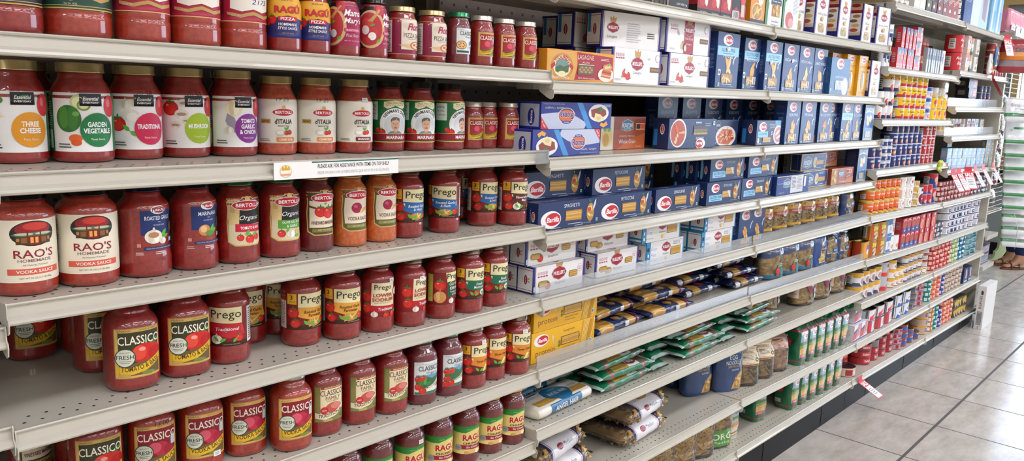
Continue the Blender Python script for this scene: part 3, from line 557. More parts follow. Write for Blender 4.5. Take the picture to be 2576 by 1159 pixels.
def ragu_pizza():
    o = [rect(0, 0, 190, 72, '#2a2a68'), pol('#e0a62c', -95, 36, 95, 36, 95, 4, 60, -2, 28, -2, 0, 4, -28, -2, -60, -4, -95, 4)]+tomato(-30, -4, 9)+tomato(-42, -8, 8)+tomato(33, -14, 6)
    return o+[T(0, 31, 24, 2.4, '#6a3a10', 'SINCE 1937', .01), T(0, 16, 50, 16, '#a5202a', 'RAGÚ', .05), T(0, 16, 48, 15, '#c9252f', 'RAGÚ', .03), pol('#c3202c', -18, 2, 18, 2, 16, -6, -16, -6), T(0, -2, 26, 5.4, 'w', 'PIZZA', .02), T(0, -12, 34, 5, 'w', 'HOMEMADE', .02, .1), T(0, -19, 36, 5, 'w', 'STYLE SAUCE', .02, .1), T(0, -28, 20, 2.4, '#b9a46a', 'NET WT 14 OZ', 0)]
def mama():
    o = [rect(0, 0, 190, 82, '#a01f4c'), rect(-43, 0, 28, 82, '#211a1c'), rect(-68, 0, 24, 70, '#1a1517')]+lines(-68, 10, 16, 40, 8, '#b9a7a9', 3)
    o += [ell(-36, -4, 31, 38, '#d6b07a'), ell(-38, -4, 27, 33, '#b5303a'), ell(-42, 8, 12, 10, '#d04a45'), ell(-30, -8, 9, 8, '#c23a3a'), ell(-46, -6, 8, 9, '#efe6dc'), ell(-32, -18, 8, 8, '#f4eee6'), ell(-44, -26, 9, 6, '#c23a3a'), leaf(-36, 2, 10, .4), leaf(-24, -30, 12, .6), ell(-16, 34, 9, 10, '#c5343a'), pol('#c99a62', -42, 12, -36, 16, -18, 36, -14, 35, -32, 10)]
    return o+[T(8, 36, 34, 2, '#d8a0b4', 'CREATE BAKE ENJOY', .005), T(8, 22, 36, 13, 'w', 'Mama', .015, .3), T(10, 6, 40, 14, 'w', "Mary's", .015, .3), rect(8, -11, 36, 7, '#b83a60', 2), T(8, -11, 30, 4, '#f1c9d4', 'TRADITIONAL', .015), T(8, -21, 28, 6, '#f1d9de', 'Pizza Sauce', -.005, .3), T(8, -32, 34, 3, '#e8b9c6', 'NET WT 16 OZ (397g)', .01)]
def flora():
    o = [rect(0, 0, 200, 74, '#8a1f42'), rect(0, 36.4, 200, 1.2, '#d9b27a'), rect(0, -36.4, 200, 1.2, '#d9b27a'), rect(-47, 0, 18, 66, '#efe7dc')]+[T(-47, 28, 14, 3, '#222', 'Nutrition Facts', .01)]+lines(-47, -4, 14, 52, 14, '#7a6f64', 3)
    o += [rect(16, 4, 66, 62, '#e3d8c4'), ell(-4, 22, 10, 6, '#d6c9b2'), pol('#d9b98a', -22, -18, 26, -12, 44, -18, 26, -28, -4, -24), ell(20, -18, 18, 9, '#c96a4a'), ell(20, -18, 14, 6.5, '#e6c79a'), ell(14, -17, 4, 2.5, '#b8382c'), ell(25, -20, 4, 2.5, '#b8382c'), leaf(20, -16, 6, .6)]
    return o+[T(14, 20, 36, 15, '#a8224e', 'Flora', .03, .3), T(16, 2, 56, 9, '#5a3a2a', 'PIZZA SAUCE', .0), T(14, -5, 34, 2.4, '#6a5a48', 'Made With 100% Tomatoes', 0)]
def homestyle(c):
    o = [rect(0, 0, 250, 90, c), rect(0, 44, 250, 1.6, '#d8b878'), rect(0, -44, 250, 1.6, '#d8b878'), rect(-64, 0, 26, 66, '#7c1c2a')]+lines(-64, 6, 18, 50, 12, '#d9c0b0', 4)
    o += [pol('#e6dfd0', -36, 42, 40, 42, 44, 0, 40, -22, 20, -27, 2, -22, -18, -27, -38, -22), pol('#b99252', -44, -28, -20, -32, 2, -26, 24, -32, 46, -28, 46, -33, 24, -38, 2, -32, -20, -38, -44, -33)]
    return o+[T(2, 28, 60, 10, '#7a3a2c', 'HOMESTYLE', .0), T(2, 15, 68, 8, '#8a2a2a', 'MARINARA SAUCE', .0), T(0, 6, 50, 2.8, '#6a6258', 'Italian Tomato Sauce From Our Family', -.005, .3), T(0, 1, 44, 2.8, '#6a6258', 'Natural of Imported Quality', -.005, .3), T(16, -9, 34, 8.5, '#2a3a7a', '2175', .0, .25), T(-28, -34, 16, 2.4, '#e8c9c0', 'Net Wt. 24OZ', 0)]
def ragu_chunky():
    o = [rect(0, 0, 220, 72, '#e3cf7c'), pol('#2f8a3a', -110, 36, 110, 36, 110, 18, 60, 21, 10, 18, -40, 20, -110, 16), T(8, 27, 30, 3.4, '#d9e6a4', 'Hearty Texture', .0), ell(26, 12, 40, 14, '#e3cf7c'), T(10, 8, 56, 21, '#f4e6b0', 'RAGÚ', .09), T(10, 8, 54, 20, '#b81f2a', 'RAGÚ', .04), T(8, -9, 48, 6, '#3a2a16', 'CHUNKY', .03)]
    o += [pol('#9c1c3a', -26, -13, 46, -15, 44, -26, -26, -24), T(10, -19, 36, 5, 'w', 'Six Cheese', .015, .15), ell(-28, -20, 9, 8, '#9aa0a4'), T(-28, -20, 10, 3, '#33302c', 'NON GMO', .0)]
    o += [ell(8, -31, 12, 5, '#d9b872'), ell(24, -32, 9, 5, '#efdca6'), ell(-6, -33, 8, 4, '#c99f58'), leaf(30, -30, 10, .6)]
    return o+lines(-66, 0, 22, 50, 14, '#6a5a30', 3)
def dark_label(c, c2):
    return [rect(0, 0, 250, 90, c), rect(0, -43, 250, 2, c2), rect(0, -39, 250, 1, c2), pol('#e8e0d2', -34, 44, 36, 44, 40, 4, 30, -14, -28, -14, -38, 4), pol('#b99252', -44, -20, -20, -26, 2, -20, 24, -26, 46, -20, 46, -26, 24, -32, 2, -26, -20, -32, -44, -26), T(-20, -36, 18, 2.6, '#cfd6c8', 'Net Wt. 24OZ', 0)]+lines(2, 14, 50, 20, 4, '#7a5a3a', 6)

def jprof(st, R, H):
    t = dict(std=[(0, .82), (1.5, .92), (6, .985), (10, 1), (.745, 1), (.775, .985), (.80, .95), (.825, .88), (.845, .79), (.86, .73), (.905, .72)],
      tall=[(0, .82), (1.5, .92), (6, .99), (10, 1), (.66, 1), (.72, .96), (.79, .84), (.835, .74), (.86, .72), (.905, .72)],
      waist=[(0, .84), (2, .94), (7, 1), (27, 1), (35, .985), (43, .955), (52, .94), (.60, .94), (.66, .955), (.70, .975), (.735, .965), (.775, .91), (.81, .80), (.84, .70), (.86, .67), (.905, .66)],
      prego=[(0, .84), (2, .93), (6, .99), (10, 1), (33, 1), (36, .97), (38, .985), (.705, .985), (.715, 1), (.75, .985), (.785, .92), (.82, .80), (.845, .71), (.86, .69), (.905, .69)],
      sq=[(0, .84), (2, .93), (7, .99), (11, 1), (.67, 1), (.72, .975), (.77, .88), (.815, .74), (.84, .69), (.905, .68)],
      short=[(0, .84), (1.5, .93), (5, .99), (8, 1), (.68, 1), (.74, .97), (.80, .89), (.85, .82), (.87, .80), (.905, .80)],
      ragu=[(0, .84), (2, .94), (7, 1), (26, 1), (34, .955), (.58, .955), (.64, 1), (.71, 1), (.77, .93), (.82, .78), (.85, .70), (.905, .70)])[st]
    return [(z if z > 1 or z == 0 else z*H, r*R, r*R) for z, r in t]
JT = {}
def jt(name, R, H, st, n, sc, lid, arts, v0, lidh=.1): JT[name] = (R, H, st, n, sc, lid, arts, v0, lidh)
for k in ('three', 'garden', 'trad', 'mush', 'tgo'): jt('ess_'+k, 45 if k != 'garden' else 47.5, 163, 'tall', 2, 'red', 'gold', lambda k=k: essential(k), 66)
jt('dit_rosa', 41.5, 156, 'tall', 2, 'pink', 'gold', lambda: ditalia('CREAMY ROSA', '#dd8a46'), 67); jt('dit_mar', 40, 156, 'tall', 2, 'brick', 'gold', lambda: ditalia('MARINARA', '#7a1f36'), 67)
jt('newman', 37.5, 157, 'tall', 2, 'red', 'blacklid', newman, 68)
jt('raos', 46, 162, 'std', 2, 'brick', 'blacklid', raos, 70)
jt('bar_rg', 44, 162, 'waist', 2, 'red', 'navylid', lambda: barilla_jar('ROASTED GARLIC'), 78); jt('bar_mar', 42, 162, 'waist', 2, 'red', 'navylid', lambda: barilla_jar('MARINARA'), 78)
for k, sc, lid in (('orgt', 'red', 'green'), ('orgo', 'red', 'green'), ('vine', 'dark', 'gold'), ('vodka', 'orange', 'gold')): jt('ber_'+k, 41 if k[:3] == 'org' else 37.5, 162, 'waist', 2, sc, lid, lambda k=k: scale(bert_panel(k), 1.13), 80)
for k in PREGO: jt('pre_'+k, 41 if k in ('rgp', 'trad') else 38, 160, 'prego', 2, 'red', 'wood', lambda k=k: prego(k), 74)
jt('pre_low', 37.5, 160, 'prego', 2, 'red', 'wood', prego_low, 74); jt('pre_gar', 37.5, 160, 'prego', 2, 'red', 'wood', prego_garden, 74)
jt('cla_tb', 44, 162, 'sq', 2.5, 'red', 'blacklid', lambda: scale(classico('tb'), 1.16), 68); jt('cla_vod', 40.5, 162, 'sq', 2.5, 'brick', 'glasslid', lambda: scale(classico('vodka'), 1.14), 70)
jt('cla_fam', 40, 162, 'sq', 2.4, 'red', 'glasslid', family, 72); jt('cor_tb', 38, 162, 'sq', 2.4, 'purp', 'green', lambda: corg('tb'), 66); jt('cor_mar', 36, 162, 'sq', 2.4, 'purp', 'green', lambda: corg('mar'), 66)
jt('piz_cla', 29.5, 115, 'short', 2, 'red', 'white', lambda: scale(classico('pizza'), .72), 50, .1); jt('piz_org', 28, 116, 'short', 2, 'purp', 'green', lambda: scale(corg('pz'), .72), 52, .1)
jt('flora', 33, 112, 'short', 2, 'red', 'gold', flora, 50, .1); jt('mama', 31, 120, 'short', 2, 'red', 'blacklid', mama, 62, .09); jt('ragu_pz', 31.5, 120, 'short', 2, 'red', 'gold', ragu_pizza, 62, .09)
jt('home', 43.5, 168, 'prego', 2, 'brick', 'gold', lambda: homestyle('#a3203a'), 92); jt('homeg', 50, 168, 'prego', 2, 'brick', 'gold', lambda: dark_label('#1f4434', '#c9a85a'), 86); jt('homeb', 45, 168, 'prego', 2, 'red', 'gold', lambda: dark_label('#1c1f33', '#c9a24c'), 84)
jt('ragu', 36.5, 160, 'ragu', 2, 'dark', 'yellowlid', ragu_chunky, 64)
LIDC = dict(gold='#c7b27c', white='#d8d3c4', green='#2f7d52', blacklid='#26231f', navylid='#20263f', wood='#6a5a45', glasslid='#8f8a80', yellowlid='#d9a41f')
def scale(ops, k):
    out = []
    for o in ops:
        if o[0] == 'r': out.append(('r', o[1]*k, o[2]*k, o[3]*k, o[4]*k, o[5], o[6]*k))
        elif o[0] == 'e': out.append(('e', o[1]*k, o[2]*k, o[3]*k, o[4]*k, o[5], o[6]))
        elif o[0] == 'p': out.append(('p', o[1], tuple(q*k for q in o[2])))
        else: out.append(('t', o[1]*k, o[2]*k, o[3]*k, o[4]*k, o[5], o[6], o[7], o[8], o[9], o[10]*k))
    return out
def make_jar(kind):
    R, H, st, n, sc, lid, arts, v0, lh = JT[kind]; sh = Shell(jprof(st, R, H), n, zref=v0)
    zs = sorted(set(list(sh.z)+list(np.linspace(12, sh.z[-4], 9)))); mb = MB(); sh.skin(mb, '#ffffff', 48, zs)
    o = mb.build('sauce_jar', SAUCE[sc])
    rn = sh.hw[-1]+2.2; c = LIDC[lid]; z1 = H*(1-lh); 
    MB().lathe([(r/1000, z/1000) for r, z in ((rn-1, z1), (rn+.6, z1+.3), (rn+.8, z1+1.5), (rn, z1+2.5), (rn, H-2), (rn-1.2, H-.3), (rn-3, H), (rn-5, H-.8), (0.01, H-.8))], 40, c).build('lid', LIDM, o)
    lb = MB(); per = sh.per; wrap(lb, arts(), sh.S(0, v0), us=R*.13, vs=9, off=.18, clip=(per*.97, 200), smooth=True); lb.build('label', PAPER, o)
    return o
def jar_part(o, kind, part, ops, u0, z0):
    R, H, st, n, sc, lid, arts, v0, lh = JT[kind]; sh = Shell(jprof(st, R, H), n, zref=z0); mb = MB(); wrap(mb, ops, sh.S(u0, z0), us=R*.13, vs=5, off=1.4 if part == 'price_sticker' else .4, smooth=True); mb.build(part, PAPER, o)
ROT = dict(dit_rosa=-26, dit_mar=-26, newman=-13, ragu=-22, ragu_pz=-24, mama=-26, flora=-10, home=-12, homeg=-5, cor_tb=-10, cor_mar=-8, piz_cla=-8, cla_tb=-6, cla_vod=-7, cla_fam=-4, raos=0, pre_low=-8, pre_gar=-8)
for k in PREGO: ROT['pre_'+k] = -22
for k in ('three', 'garden', 'trad', 'mush', 'tgo'): ROT['ess_'+k] = -13
JARS = []
SHN = {1: 'top visible jar shelf', 2: 'second jar shelf', 3: 'third jar shelf', 4: 'fourth jar shelf', 5: 'fifth jar shelf', 6: 'sixth jar shelf', 7: 'bottom jar shelf'}
def jar(row, kind, px, py, label, rot=0, Y=None, mark=None, stick=None, group=None):
    R = JT[kind][0]/1000; z = dz(1, row, .6)
    if Y is None:
        p = on_z(px, py, z); d = p[:2]-CAM[:2]; d /= np.linalg.norm(d); q = p[:2]+d*R
        if q[1]-R < .006: q = np.array([x_at(px, R+.006, z), R+.006])
    else: q = np.array([x_at(px, Y+R, z), Y+R])
    rot += ROT.get(kind, 0)
    o = get('jar', make_jar, kind); o.location = (q[0], q[1], z+.0003); o.rotation_euler.z = math.radians(rot)
    tag(o, label, 'jar', group or 'jars on the '+SHN[row])
    H = JT[kind][1]
    if mark: jar_part(o, kind, 'marker_price', [T(0, 0, 26, 8, '#43100f', mark, -.01, .2)], 10, H*.71)
    if stick: jar_part(o, kind, 'price_sticker', [rect(0, 0, 15, 10, '#eceae6')]+lines(0, 0, 10, 6, 2, '#9a9690'), stick[0], stick[1])
    JARS.append((o, R*(1.07 if JT[kind][2] == 'sq' else 1.0), row)); return o
# first row (only the shoulders and labels show above the rail)
y1 = .022
jar(1, 'homeb', 50, 0, 'big tomato sauce jar with a navy and gold label, leftmost on the top jar shelf', 0, y1)
jar(1, 'homeg', 204, 0, 'widest sauce jar with a dark green and gold label on the top jar shelf', 0, y1)
for i, (x, r) in enumerate(((357, 0), (488, 0), (607, 8))): jar(1, 'home', x, 0, 'red labelled homestyle marinara jar priced 2175 in pen, %s of the three from the left' % ORD[i+1], r, y1)
for i, x in enumerate((706, 785)): jar(1, 'ragu_pz', x, 0, 'small pizza sauce jar with yellow and navy label, %s' % ('left one beside the homestyle marinara', 'right one beside the magenta labelled jar')[i], 6, y1)
jar(1, 'mama', 866, 0, 'pizza sauce jar with its magenta label text facing out', 8, y1); jar(1, 'mama', 938, 0, 'pizza sauce jar turned to show a soup bowl picture on black', 45, y1)
for i, x in enumerate((1009, 1084)): jar(1, 'flora', x, 0, 'gold lidded pizza sauce jar with crimson and cream label, %s of two' % ('left', 'right')[i], 0, y1)
jar(1, 'piz_org', 1151, 0, 'slim organic pizza sauce jar with green lid and pale blue label', 0, y1)
for i, x in enumerate((1208, 1264, 1318)): jar(1, 'piz_cla', x, 0, 'white lidded pizza sauce jar with yellow label on the top jar shelf, %s from left' % ORD[i+1], 0, y1)
# second row
jar(2, 'ess_three', 50, 413, 'white labelled pasta sauce jar with orange three cheese disc'); jar(2, 'ess_garden', 211, 410, 'wide white labelled pasta sauce jar with green garden vegetable disc')
jar(2, 'ess_trad', 348, 402, 'white labelled pasta sauce jar with crimson traditional disc', mark='10.50'); jar(2, 'ess_mush', 467, 397, 'white labelled pasta sauce jar with lime mushroom disc', mark='10.50'); jar(2, 'ess_tgo', 586, 394, 'white labelled pasta sauce jar with purple garlic and onion disc')
jar(2, 'dit_rosa', 696, 390, 'cream labelled creamy rosa sauce jar beside the purple disc jar', mark='19 25'); jar(2, 'dit_rosa', 794, 388, 'cream labelled creamy rosa sauce jar standing right of its twin', mark='19 25'); jar(2, 'dit_mar', 890, 386, 'cream labelled marinara jar with maroon ribbon and a small price sticker', stick=(18, 113))
for i, (x, y, r) in enumerate(((976, 381, 0), (1052, 380, 0), (1128, 378, 26))): jar(2, 'newman', x, y, ('green labelled marinara jar with a round portrait, left of three', 'green labelled marinara jar with a round portrait, middle of three', 'green labelled marinara jar turned so its portrait is cut off')[i], r)
for i, (x, y) in enumerate(((1187, 375), (1235, 373), (1286, 372))): jar(2, 'piz_cla', x, y, 'small yellow labelled pizza sauce jar on the second jar shelf, %s from left' % ORD[i+1])
for i, (x, y) in enumerate(((60, 345), (180, 345), (300, 345), (420, 345), (540, 345))): jar(2, 'ess_trad', x+36, y, 'pasta sauce jar hidden in the shade behind the white labelled jars, %s from the left' % ORD[i+1], Y=.25)
# third row
jar(3, 'raos', 77, 745, 'cream labelled vodka sauce jar at the left end of its row', 4); jar(3, 'raos', 227, 722, 'cream labelled vodka sauce jar standing between its twin and a navy labelled jar', -8)
jar(3, 'bar_rg', 365, 700, 'sauce jar with navy roasted garlic label', mark='10.50'); jar(3, 'bar_mar', 485, 682, 'sauce jar with navy marinara label and basil picture')
jar(3, 'ber_orgt', 598, 665, 'waisted organic sauce jar with red tomato and basil band'); jar(3, 'ber_orgo', 703, 650, 'waisted organic sauce jar with green olive oil and garlic band'); jar(3, 'ber_vine', 793, 634, 'waisted dark vineyard marinara jar with olive label', mark='13.05')
jar(3, 'ber_vodka', 878, 622, 'orange vodka sauce jar with olive label, left of the two', mark='12 70'); jar(3, 'ber_vodka', 955, 610, 'orange vodka sauce jar with olive label, right of the two', mark='12.10')
jar(3, 'pre_rgh', 1022, 600, 'roasted garlic and herb sauce jar with blue band, next to the orange sauce', 0); jar(3, 'pre_rgh', 1116, 587, 'roasted garlic and herb sauce jar turned to show its nutrition panel', -40); jar(3, 'pre_rgh', 1211, 570, 'roasted garlic and herb sauce jar standing second from the right end', 0); jar(3, 'pre_meat', 1290, 567, 'tomato meat sauce jar at the right end of the third jar shelf', 0)
jar(3, 'pre_rgh', 1160, 555, 'sauce jar half hidden behind the jar with the nutrition panel', 10, Y=.17)
# fourth row
jar(4, 'cla_tb', 92, 905, 'dark tomato and basil jar pushed to the back left of the fourth jar shelf', 10); jar(4, 'cla_tb', 210, 912, 'tomato jar seen edge-on in the shade of the fourth jar shelf', 60, Y=.29); jar(4, 'cla_tb', 253, 935, 'tomato and basil jar half hidden behind the front one', 8, Y=.165)
jar(4, 'cla_tb', 345, 982, 'large tomato and basil jar with round fresh seal, nearest in the fourth row', 2); jar(4, 'cla_tb', 466, 950, 'large tomato and basil jar touching the red traditional jar', -2)
jar(4, 'pre_trad', 568, 920, 'traditional tomato sauce jar with red band turned to the left', -30); jar(4, 'pre_rgp', 632, 862, 'roasted garlic parmesan jar pushed back behind the traditional jar', -16, Y=.14); jar(4, 'pre_rgp', 690, 850, 'roasted garlic parmesan jar in the shade behind its brighter twins', -20, Y=.15)
jar(4, 'pre_rgp', 758, 873, 'roasted garlic parmesan jar facing out, nearer of the bright two', 10); jar(4, 'pre_rgp', 860, 857, 'roasted garlic parmesan jar turned right beside the lower sodium jars', -8)
jar(4, 'pre_low', 948, 838, 'lower sodium sauce jar with a sticker high on its right shoulder', -14, stick=(26, 116)); jar(4, 'pre_low', 1029, 824, 'lower sodium sauce jar facing out with a sticker above its label', 16, stick=(0, 112))
jar(4, 'pre_gar', 1105, 804, 'garden chunky sauce jar with onion picture', 0); jar(4, 'pre_mush', 1175, 790, 'fresh mushroom sauce jar with green band, left one', 0); jar(4, 'pre_mush', 1236, 773, 'fresh mushroom sauce jar with green band, right one by the boxes', 0)
# fifth row
jar(5, 'ber_vine', 92, 1165, 'sauce jar deep in the bottom left corner of the picture', 20, Y=.20); jar(5, 'cla_tb', 200, 1200, 'tomato jar behind the nearest green labelled jar of the fifth shelf', 30, Y=.17)
jar(5, 'cla_tb', 268, 1250, 'dark green labelled tomato jar, first in the front of the fifth jar shelf', -2)
for i, (x, y) in enumerate(((402, 1215), (511, 1184), (614, 1155), (712, 1137))): jar(5, 'cla_vod', x, y, ('orange brown vodka sauce jar with red label, nearest of the four', 'vodka sauce jar with red label and a price sticker on its yellow ribbon', 'vodka sauce jar with red label, third of the four', 'vodka sauce jar with red label next to the olive family jars')[i], -2, mark='13.00' if i == 0 else None, stick=(18, 30) if i == 1 else None)
for i, (x, y) in enumerate(((811, 1100), (898, 1070), (976, 1045))): jar(5, 'cla_fam', x, y, 'family traditional sauce jar with olive and cream label, %s of three from the left' % ORD[i+1], -4)
jar(5, 'cor_tb', 1054, 1020, 'dark organic sauce jar with basil leaves on its pale blue label', 0); jar(5, 'cor_mar', 1125, 997, 'dark organic marinara jar with a bunch of tomatoes on its label', 4)
for i, (x, y) in enumerate(((1186, 978), (1244, 957), (1303, 940))): jar(5, 'pre_three', x, y, ('three cheese sauce jar with a white sticker, left of three', 'three cheese sauce jar without sticker, middle of three', 'three cheese sauce jar beside the yellow pasta boxes')[i], 8-8*i, stick=(14, 118) if i != 1 else None)
# sixth row
for i, (x, y) in enumerate(((1289, 1117), (1228, 1143), (1168, 1168), (1101, 1196), (1028, 1226), (948, 1258), (868, 1294))): jar(6, 'ragu', x, y, 'yellow lidded chunky sauce jar on the sixth jar shelf, %s from the right' % ORD[i+1], -4, stick=(22, 110) if i == 4 else None)
jar(7, 'ragu', 1296, 1262, 'yellow lidded jar peeping out under the sixth jar shelf')
# nudge neighbours that touch
for _ in range(60):
    for i, (a, ra, wa) in enumerate(JARS):
        for b, rb, wb in JARS[i+1:]:
            if wa != wb: continue
            dx, dy = b.location.x-a.location.x, b.location.y-a.location.y; d = math.hypot(dx, dy); m = (ra+rb)+.0034-d
            if m > 0: a.location.x -= dx/d*m/2; b.location.x += dx/d*m/2; a.location.y -= dy/d*m/2; b.location.y += dy/d*m/2
    for a, ra, wa in JARS: a.location.y = max(a.location.y, ra+.004); a.location.x = min(a.location.x, B-ra-.004)
# ================================================================== cartons
def make_carton(name, W, H, D, base, front=(), left=(), top=(), back='', side='', win=(), skew=0):
    """front/left/top artwork in mm, windows as a part of their own"""
    mb = MB(); x, y, z = W/2000, D/1000, H/1000; e = .0007
    v = []
    for zz, g in ((0, e), (e, 0), (z-e, 0), (z, e)): v += [(-x+g, g, zz), (x-g, g, zz), (x-g, y-g, zz), (-x+g, y-g, zz)]
    f = [(3, 2, 1, 0), (12, 13, 14, 15)]+[(j*4+i, j*4+(i+1) % 4, j*4+4+(i+1) % 4, j*4+4+i) for j in range(3) for i in range(4)]
    mb.add(v, f, base)
    Sf = flat(0, 0, H/2, (1, 0, 0), (0, 0, 1), (0, -1, 0)); Sl = flat(-W/2, D/2, H/2, (0, -1, 0), (0, 0, 1), (-1, 0, 0)); St = flat(0, D/2, H, (1, 0, 0), (0, 1, 0), (0, 0, 1)); Sr = flat(W/2, D/2, H/2, (0, 1, 0), (0, 0, 1), (1, 0, 0))
    wrap(mb, [rect(0, 0, W-1, H-1, base)]+list(front), Sf, off=.12, clip=(W-.6, H-.6))
    if top: wrap(mb, list(top), St, off=.12, clip=(W-.6, D-.6))
    o = mb.build(name, CARD)
    if left:
        for S_ in (Sl, Sr): fb = MB(); wrap(fb, [rect(0, 0, D-1.6, H-1.6, base)]+list(left), S_, off=.15, clip=(D-1.6, H-1.6)); fb.build('end_flap', CARD, o)
    if win:
        for wl in (win if isinstance(win[0], list) else [win]): wb = MB(); wrap(wb, list(wl), Sf, off=1.2, clip=(W-.6, H-.6)); wb.build('window', CARD, o)
    return o
def end_mueller(D, H): return [rect(0, 0, D-3, H-8, 'w'), rect(0, H/2-9, D-3, 1.3, '#8e1523'), rect(0, -H/2+9, D-3, 1.3, '#8e1523'), ell(2, 0, 6, 13, '#9b1a2e'), T(2, 0, 18, 3.4, 'w', "MUELLER'S", .01, 0, 1.57), leaf(8, 2, 10, .4, '#c79a52'), leaf(8, -2, 10, -.4, '#c79a52'), T(-9, 0, 14, 3, '#333', 'Spaghetti', 0, 0, 1.57)]
def mu_frame(W, H, b='mblue'): return [rect(0, 0, W, H, b), rect(0, 0, W-18, H, 'w'), rect(-W/2+11, 0, 1.6, H, '#8e1523'), rect(W/2-11, 0, 1.6, H, '#8e1523')]
def mu_long(t, food):
    W, H = 225, 73
    f = mu_frame(W, H)+mueller(-4, 9, 66)+[T(2, -19, 44, 8, '#33303a', t, -.004, .2)]+ring(88, 12, 11, .8, '#b03a5a', 'w')+lines(88, 12, 14, 10, 3, '#b03a5a', 2)
    for i in range(4): f += [rect(-90+i*11, 17, 8, 9, '#d9b9c0', 2), rect(-90+i*11, 8, 8, 3.5, '#b3203a', 1.5)]
    f += tomato(-52, -20, 12) if food else nest(-46, -20, 17, 10, 4)
    w = [[rect(-72, -13, 38, 17, '#7a5a24', 7)]+strands(-72, -13, 34, 14, 3), [rect(58, 0, 38, 18, '#7a5a24', 5)]+strands(58, 0, 35, 15, 5)]
    return make_carton('pasta_box', W, H, 56, K['mblue'], f+[rect(-107, -24, 8, 14, '#bcd6d8')], end_mueller(56, H), [rect(0, 0, W-18, 56, 'w')]+mueller(0, -4, 40, False)+lines(-70, 0, 34, 20, 4, '#c9b9bd', 3), win=w)
def mu_gf():
    W, H = 225, 75; b = '#2f8fc4'
    f = [rect(0, 0, W, H, b), rect(8, 0, W-30, H, 'w'), T(-70, 14, 34, 12, '#2f8fc4', 'Gluten', -.01, .2), T(-72, -6, 28, 12, '#2f8fc4', 'Free', -.01, .2), T(-74, -25, 48, 3.6, '#44566a', 'Corn & Rice Blend Pasta', 0)]+mueller(2, 14, 56, False)+[T(2, -9, 38, 7.5, '#33303a', 'Spaghetti', -.005, .2), ell(4, -24, 10, 7, '#e7b95a'), ell(9, -22, 5, 6, '#f3d68e')]+ring(92, 22, 10, .8, '#b03a5a', 'w')
    for i in range(4): f += [rect(48+i*8, 25, 6, 7, '#b9bfc9', 1.5), rect(48+i*8, 18, 6, 2.5, '#5a6a7a', 1)]
    f += [rect(-103, 14, 10, 12, '#222', 1), rect(-103, -6, 8, 10, 'w', 1), rect(-103, -24, 8, 10, 'w', 1), rect(56, -21, 66, 8, 'w')]
    return make_carton('pasta_box', W, H, 56, b, f, [rect(0, 0, 50, 66, 'w'), rect(0, 28, 50, 1.5, '#222'), rect(0, -24, 50, 6, b), ell(3, 0, 6, 13, '#9b1a2e'), T(3, 0, 18, 3.4, 'w', "MUELLER'S", .01, 0, 1.57), T(-9, 0, 14, 3, '#333', 'Spaghetti', 0, 0, 1.57)], [rect(0, 0, W-20, 56, 'w')]+mueller(0, 0, 40, False), win=[rect(60, -3, 62, 27, '#8a6424')]+strands(60, -3, 58, 24, 6))
def mu_las(kind):
    W, H = (250, 99) if kind != 'oven' else (268, 100)
    f = mu_frame(W, H)
    if kind == 'oven':
        f += [rect(0, 0, 58, H, '#a5172c')]+mueller(0, 22, 66)+[T(0, -4, 50, 11, 'w', 'Oven-Ready', -.005, .3), T(0, -20, 34, 8, 'w', 'Lasagna', -.005), ell(-34, -24, 9, 13, '#b98a5a'), ell(-26, -30, 8, 12, '#4a2a22'), ell(-20, -33, 7, 10, '#e9d9b5'), ell(-42, -28, 6, 10, '#d9b98a'), T(-64, 10, 12, 14, '#33303a', '925', -.01, .2, .4)]
    elif kind == 'las': f += mueller(0, 8, 68)+[T(2, -18, 40, 10, '#33303a', 'Lasagna', -.008)]+tomato(-46, -28, 13, '#c9334a')+tomato(-62, -22, 12, '#c9334a')+[garlic(-54, -16, 8)[0], leaf(-40, -36, 12, .3), leaf(-70, -34, 10, 2.6), T(58, 24, 16, 6, '#33303a', '4.35', -.01, .2)]
    else:
        f = [rect(0, 0, W, H, 'w'), rect(-W/2+4, 0, 8, H, K['mblue']), rect(W/2-4, 0, 8, H, K['mblue']), rect(-W/2+11, 0, 1.6, H, '#8e1523'), rect(W/2-11, 0, 1.6, H, '#8e1523')]+mueller(-78, 6, 52)+[T(-80, -20, 38, 10, '#33303a', 'Lasagna', -.008)]+lines(10, -4, 62, 56, 9, '#c3c3c8', 3)+lines(82, -8, 34, 18, 3, '#333', 5)
    w = []
    if kind != 'white':
        for i in range(4): f += [rect(-104+i*11, 30, 8, 9, '#d9b9c0', 2), rect(-104+i*11, 21, 8, 3.5, '#b3203a', 1.5)]
        f += ring(104, 28 if kind == 'las' else 30, 11, .8, '#b03a5a', 'w')+lines(-92, -38, 34, 6, 2, '#c9c3c6', 3)
        w = [rect(92, -6, 50, 15, '#6a4a1e')]+[ell(70+i*7.2, -6, 4, 3.4, '#b88a3e' if i % 2 else '#8a6428') for i in range(7)]
    ed = [rect(0, 0, 52, H-14, 'w'), rect(0, H/2-12, 52, 1.4, '#8e1523'), rect(0, -H/2+12, 52, 1.4, '#8e1523'), ell(4, 0, 7, 15, '#9b1a2e'), T(4, 0, 22, 4, 'w', "MUELLER'S", .01, 0, 1.57), T(-9, 0, 18, 4, '#333', 'Lasagna', 0, 0, 1.57), rect(-18, 18, 11, 52, '#2b7fc4')]
    return make_carton('pasta_box', W, H, 58, K['mblue'], f, ed, [rect(0, 0, W-18, 58, 'w')]+mueller(0, 0, 40, False), win=w)
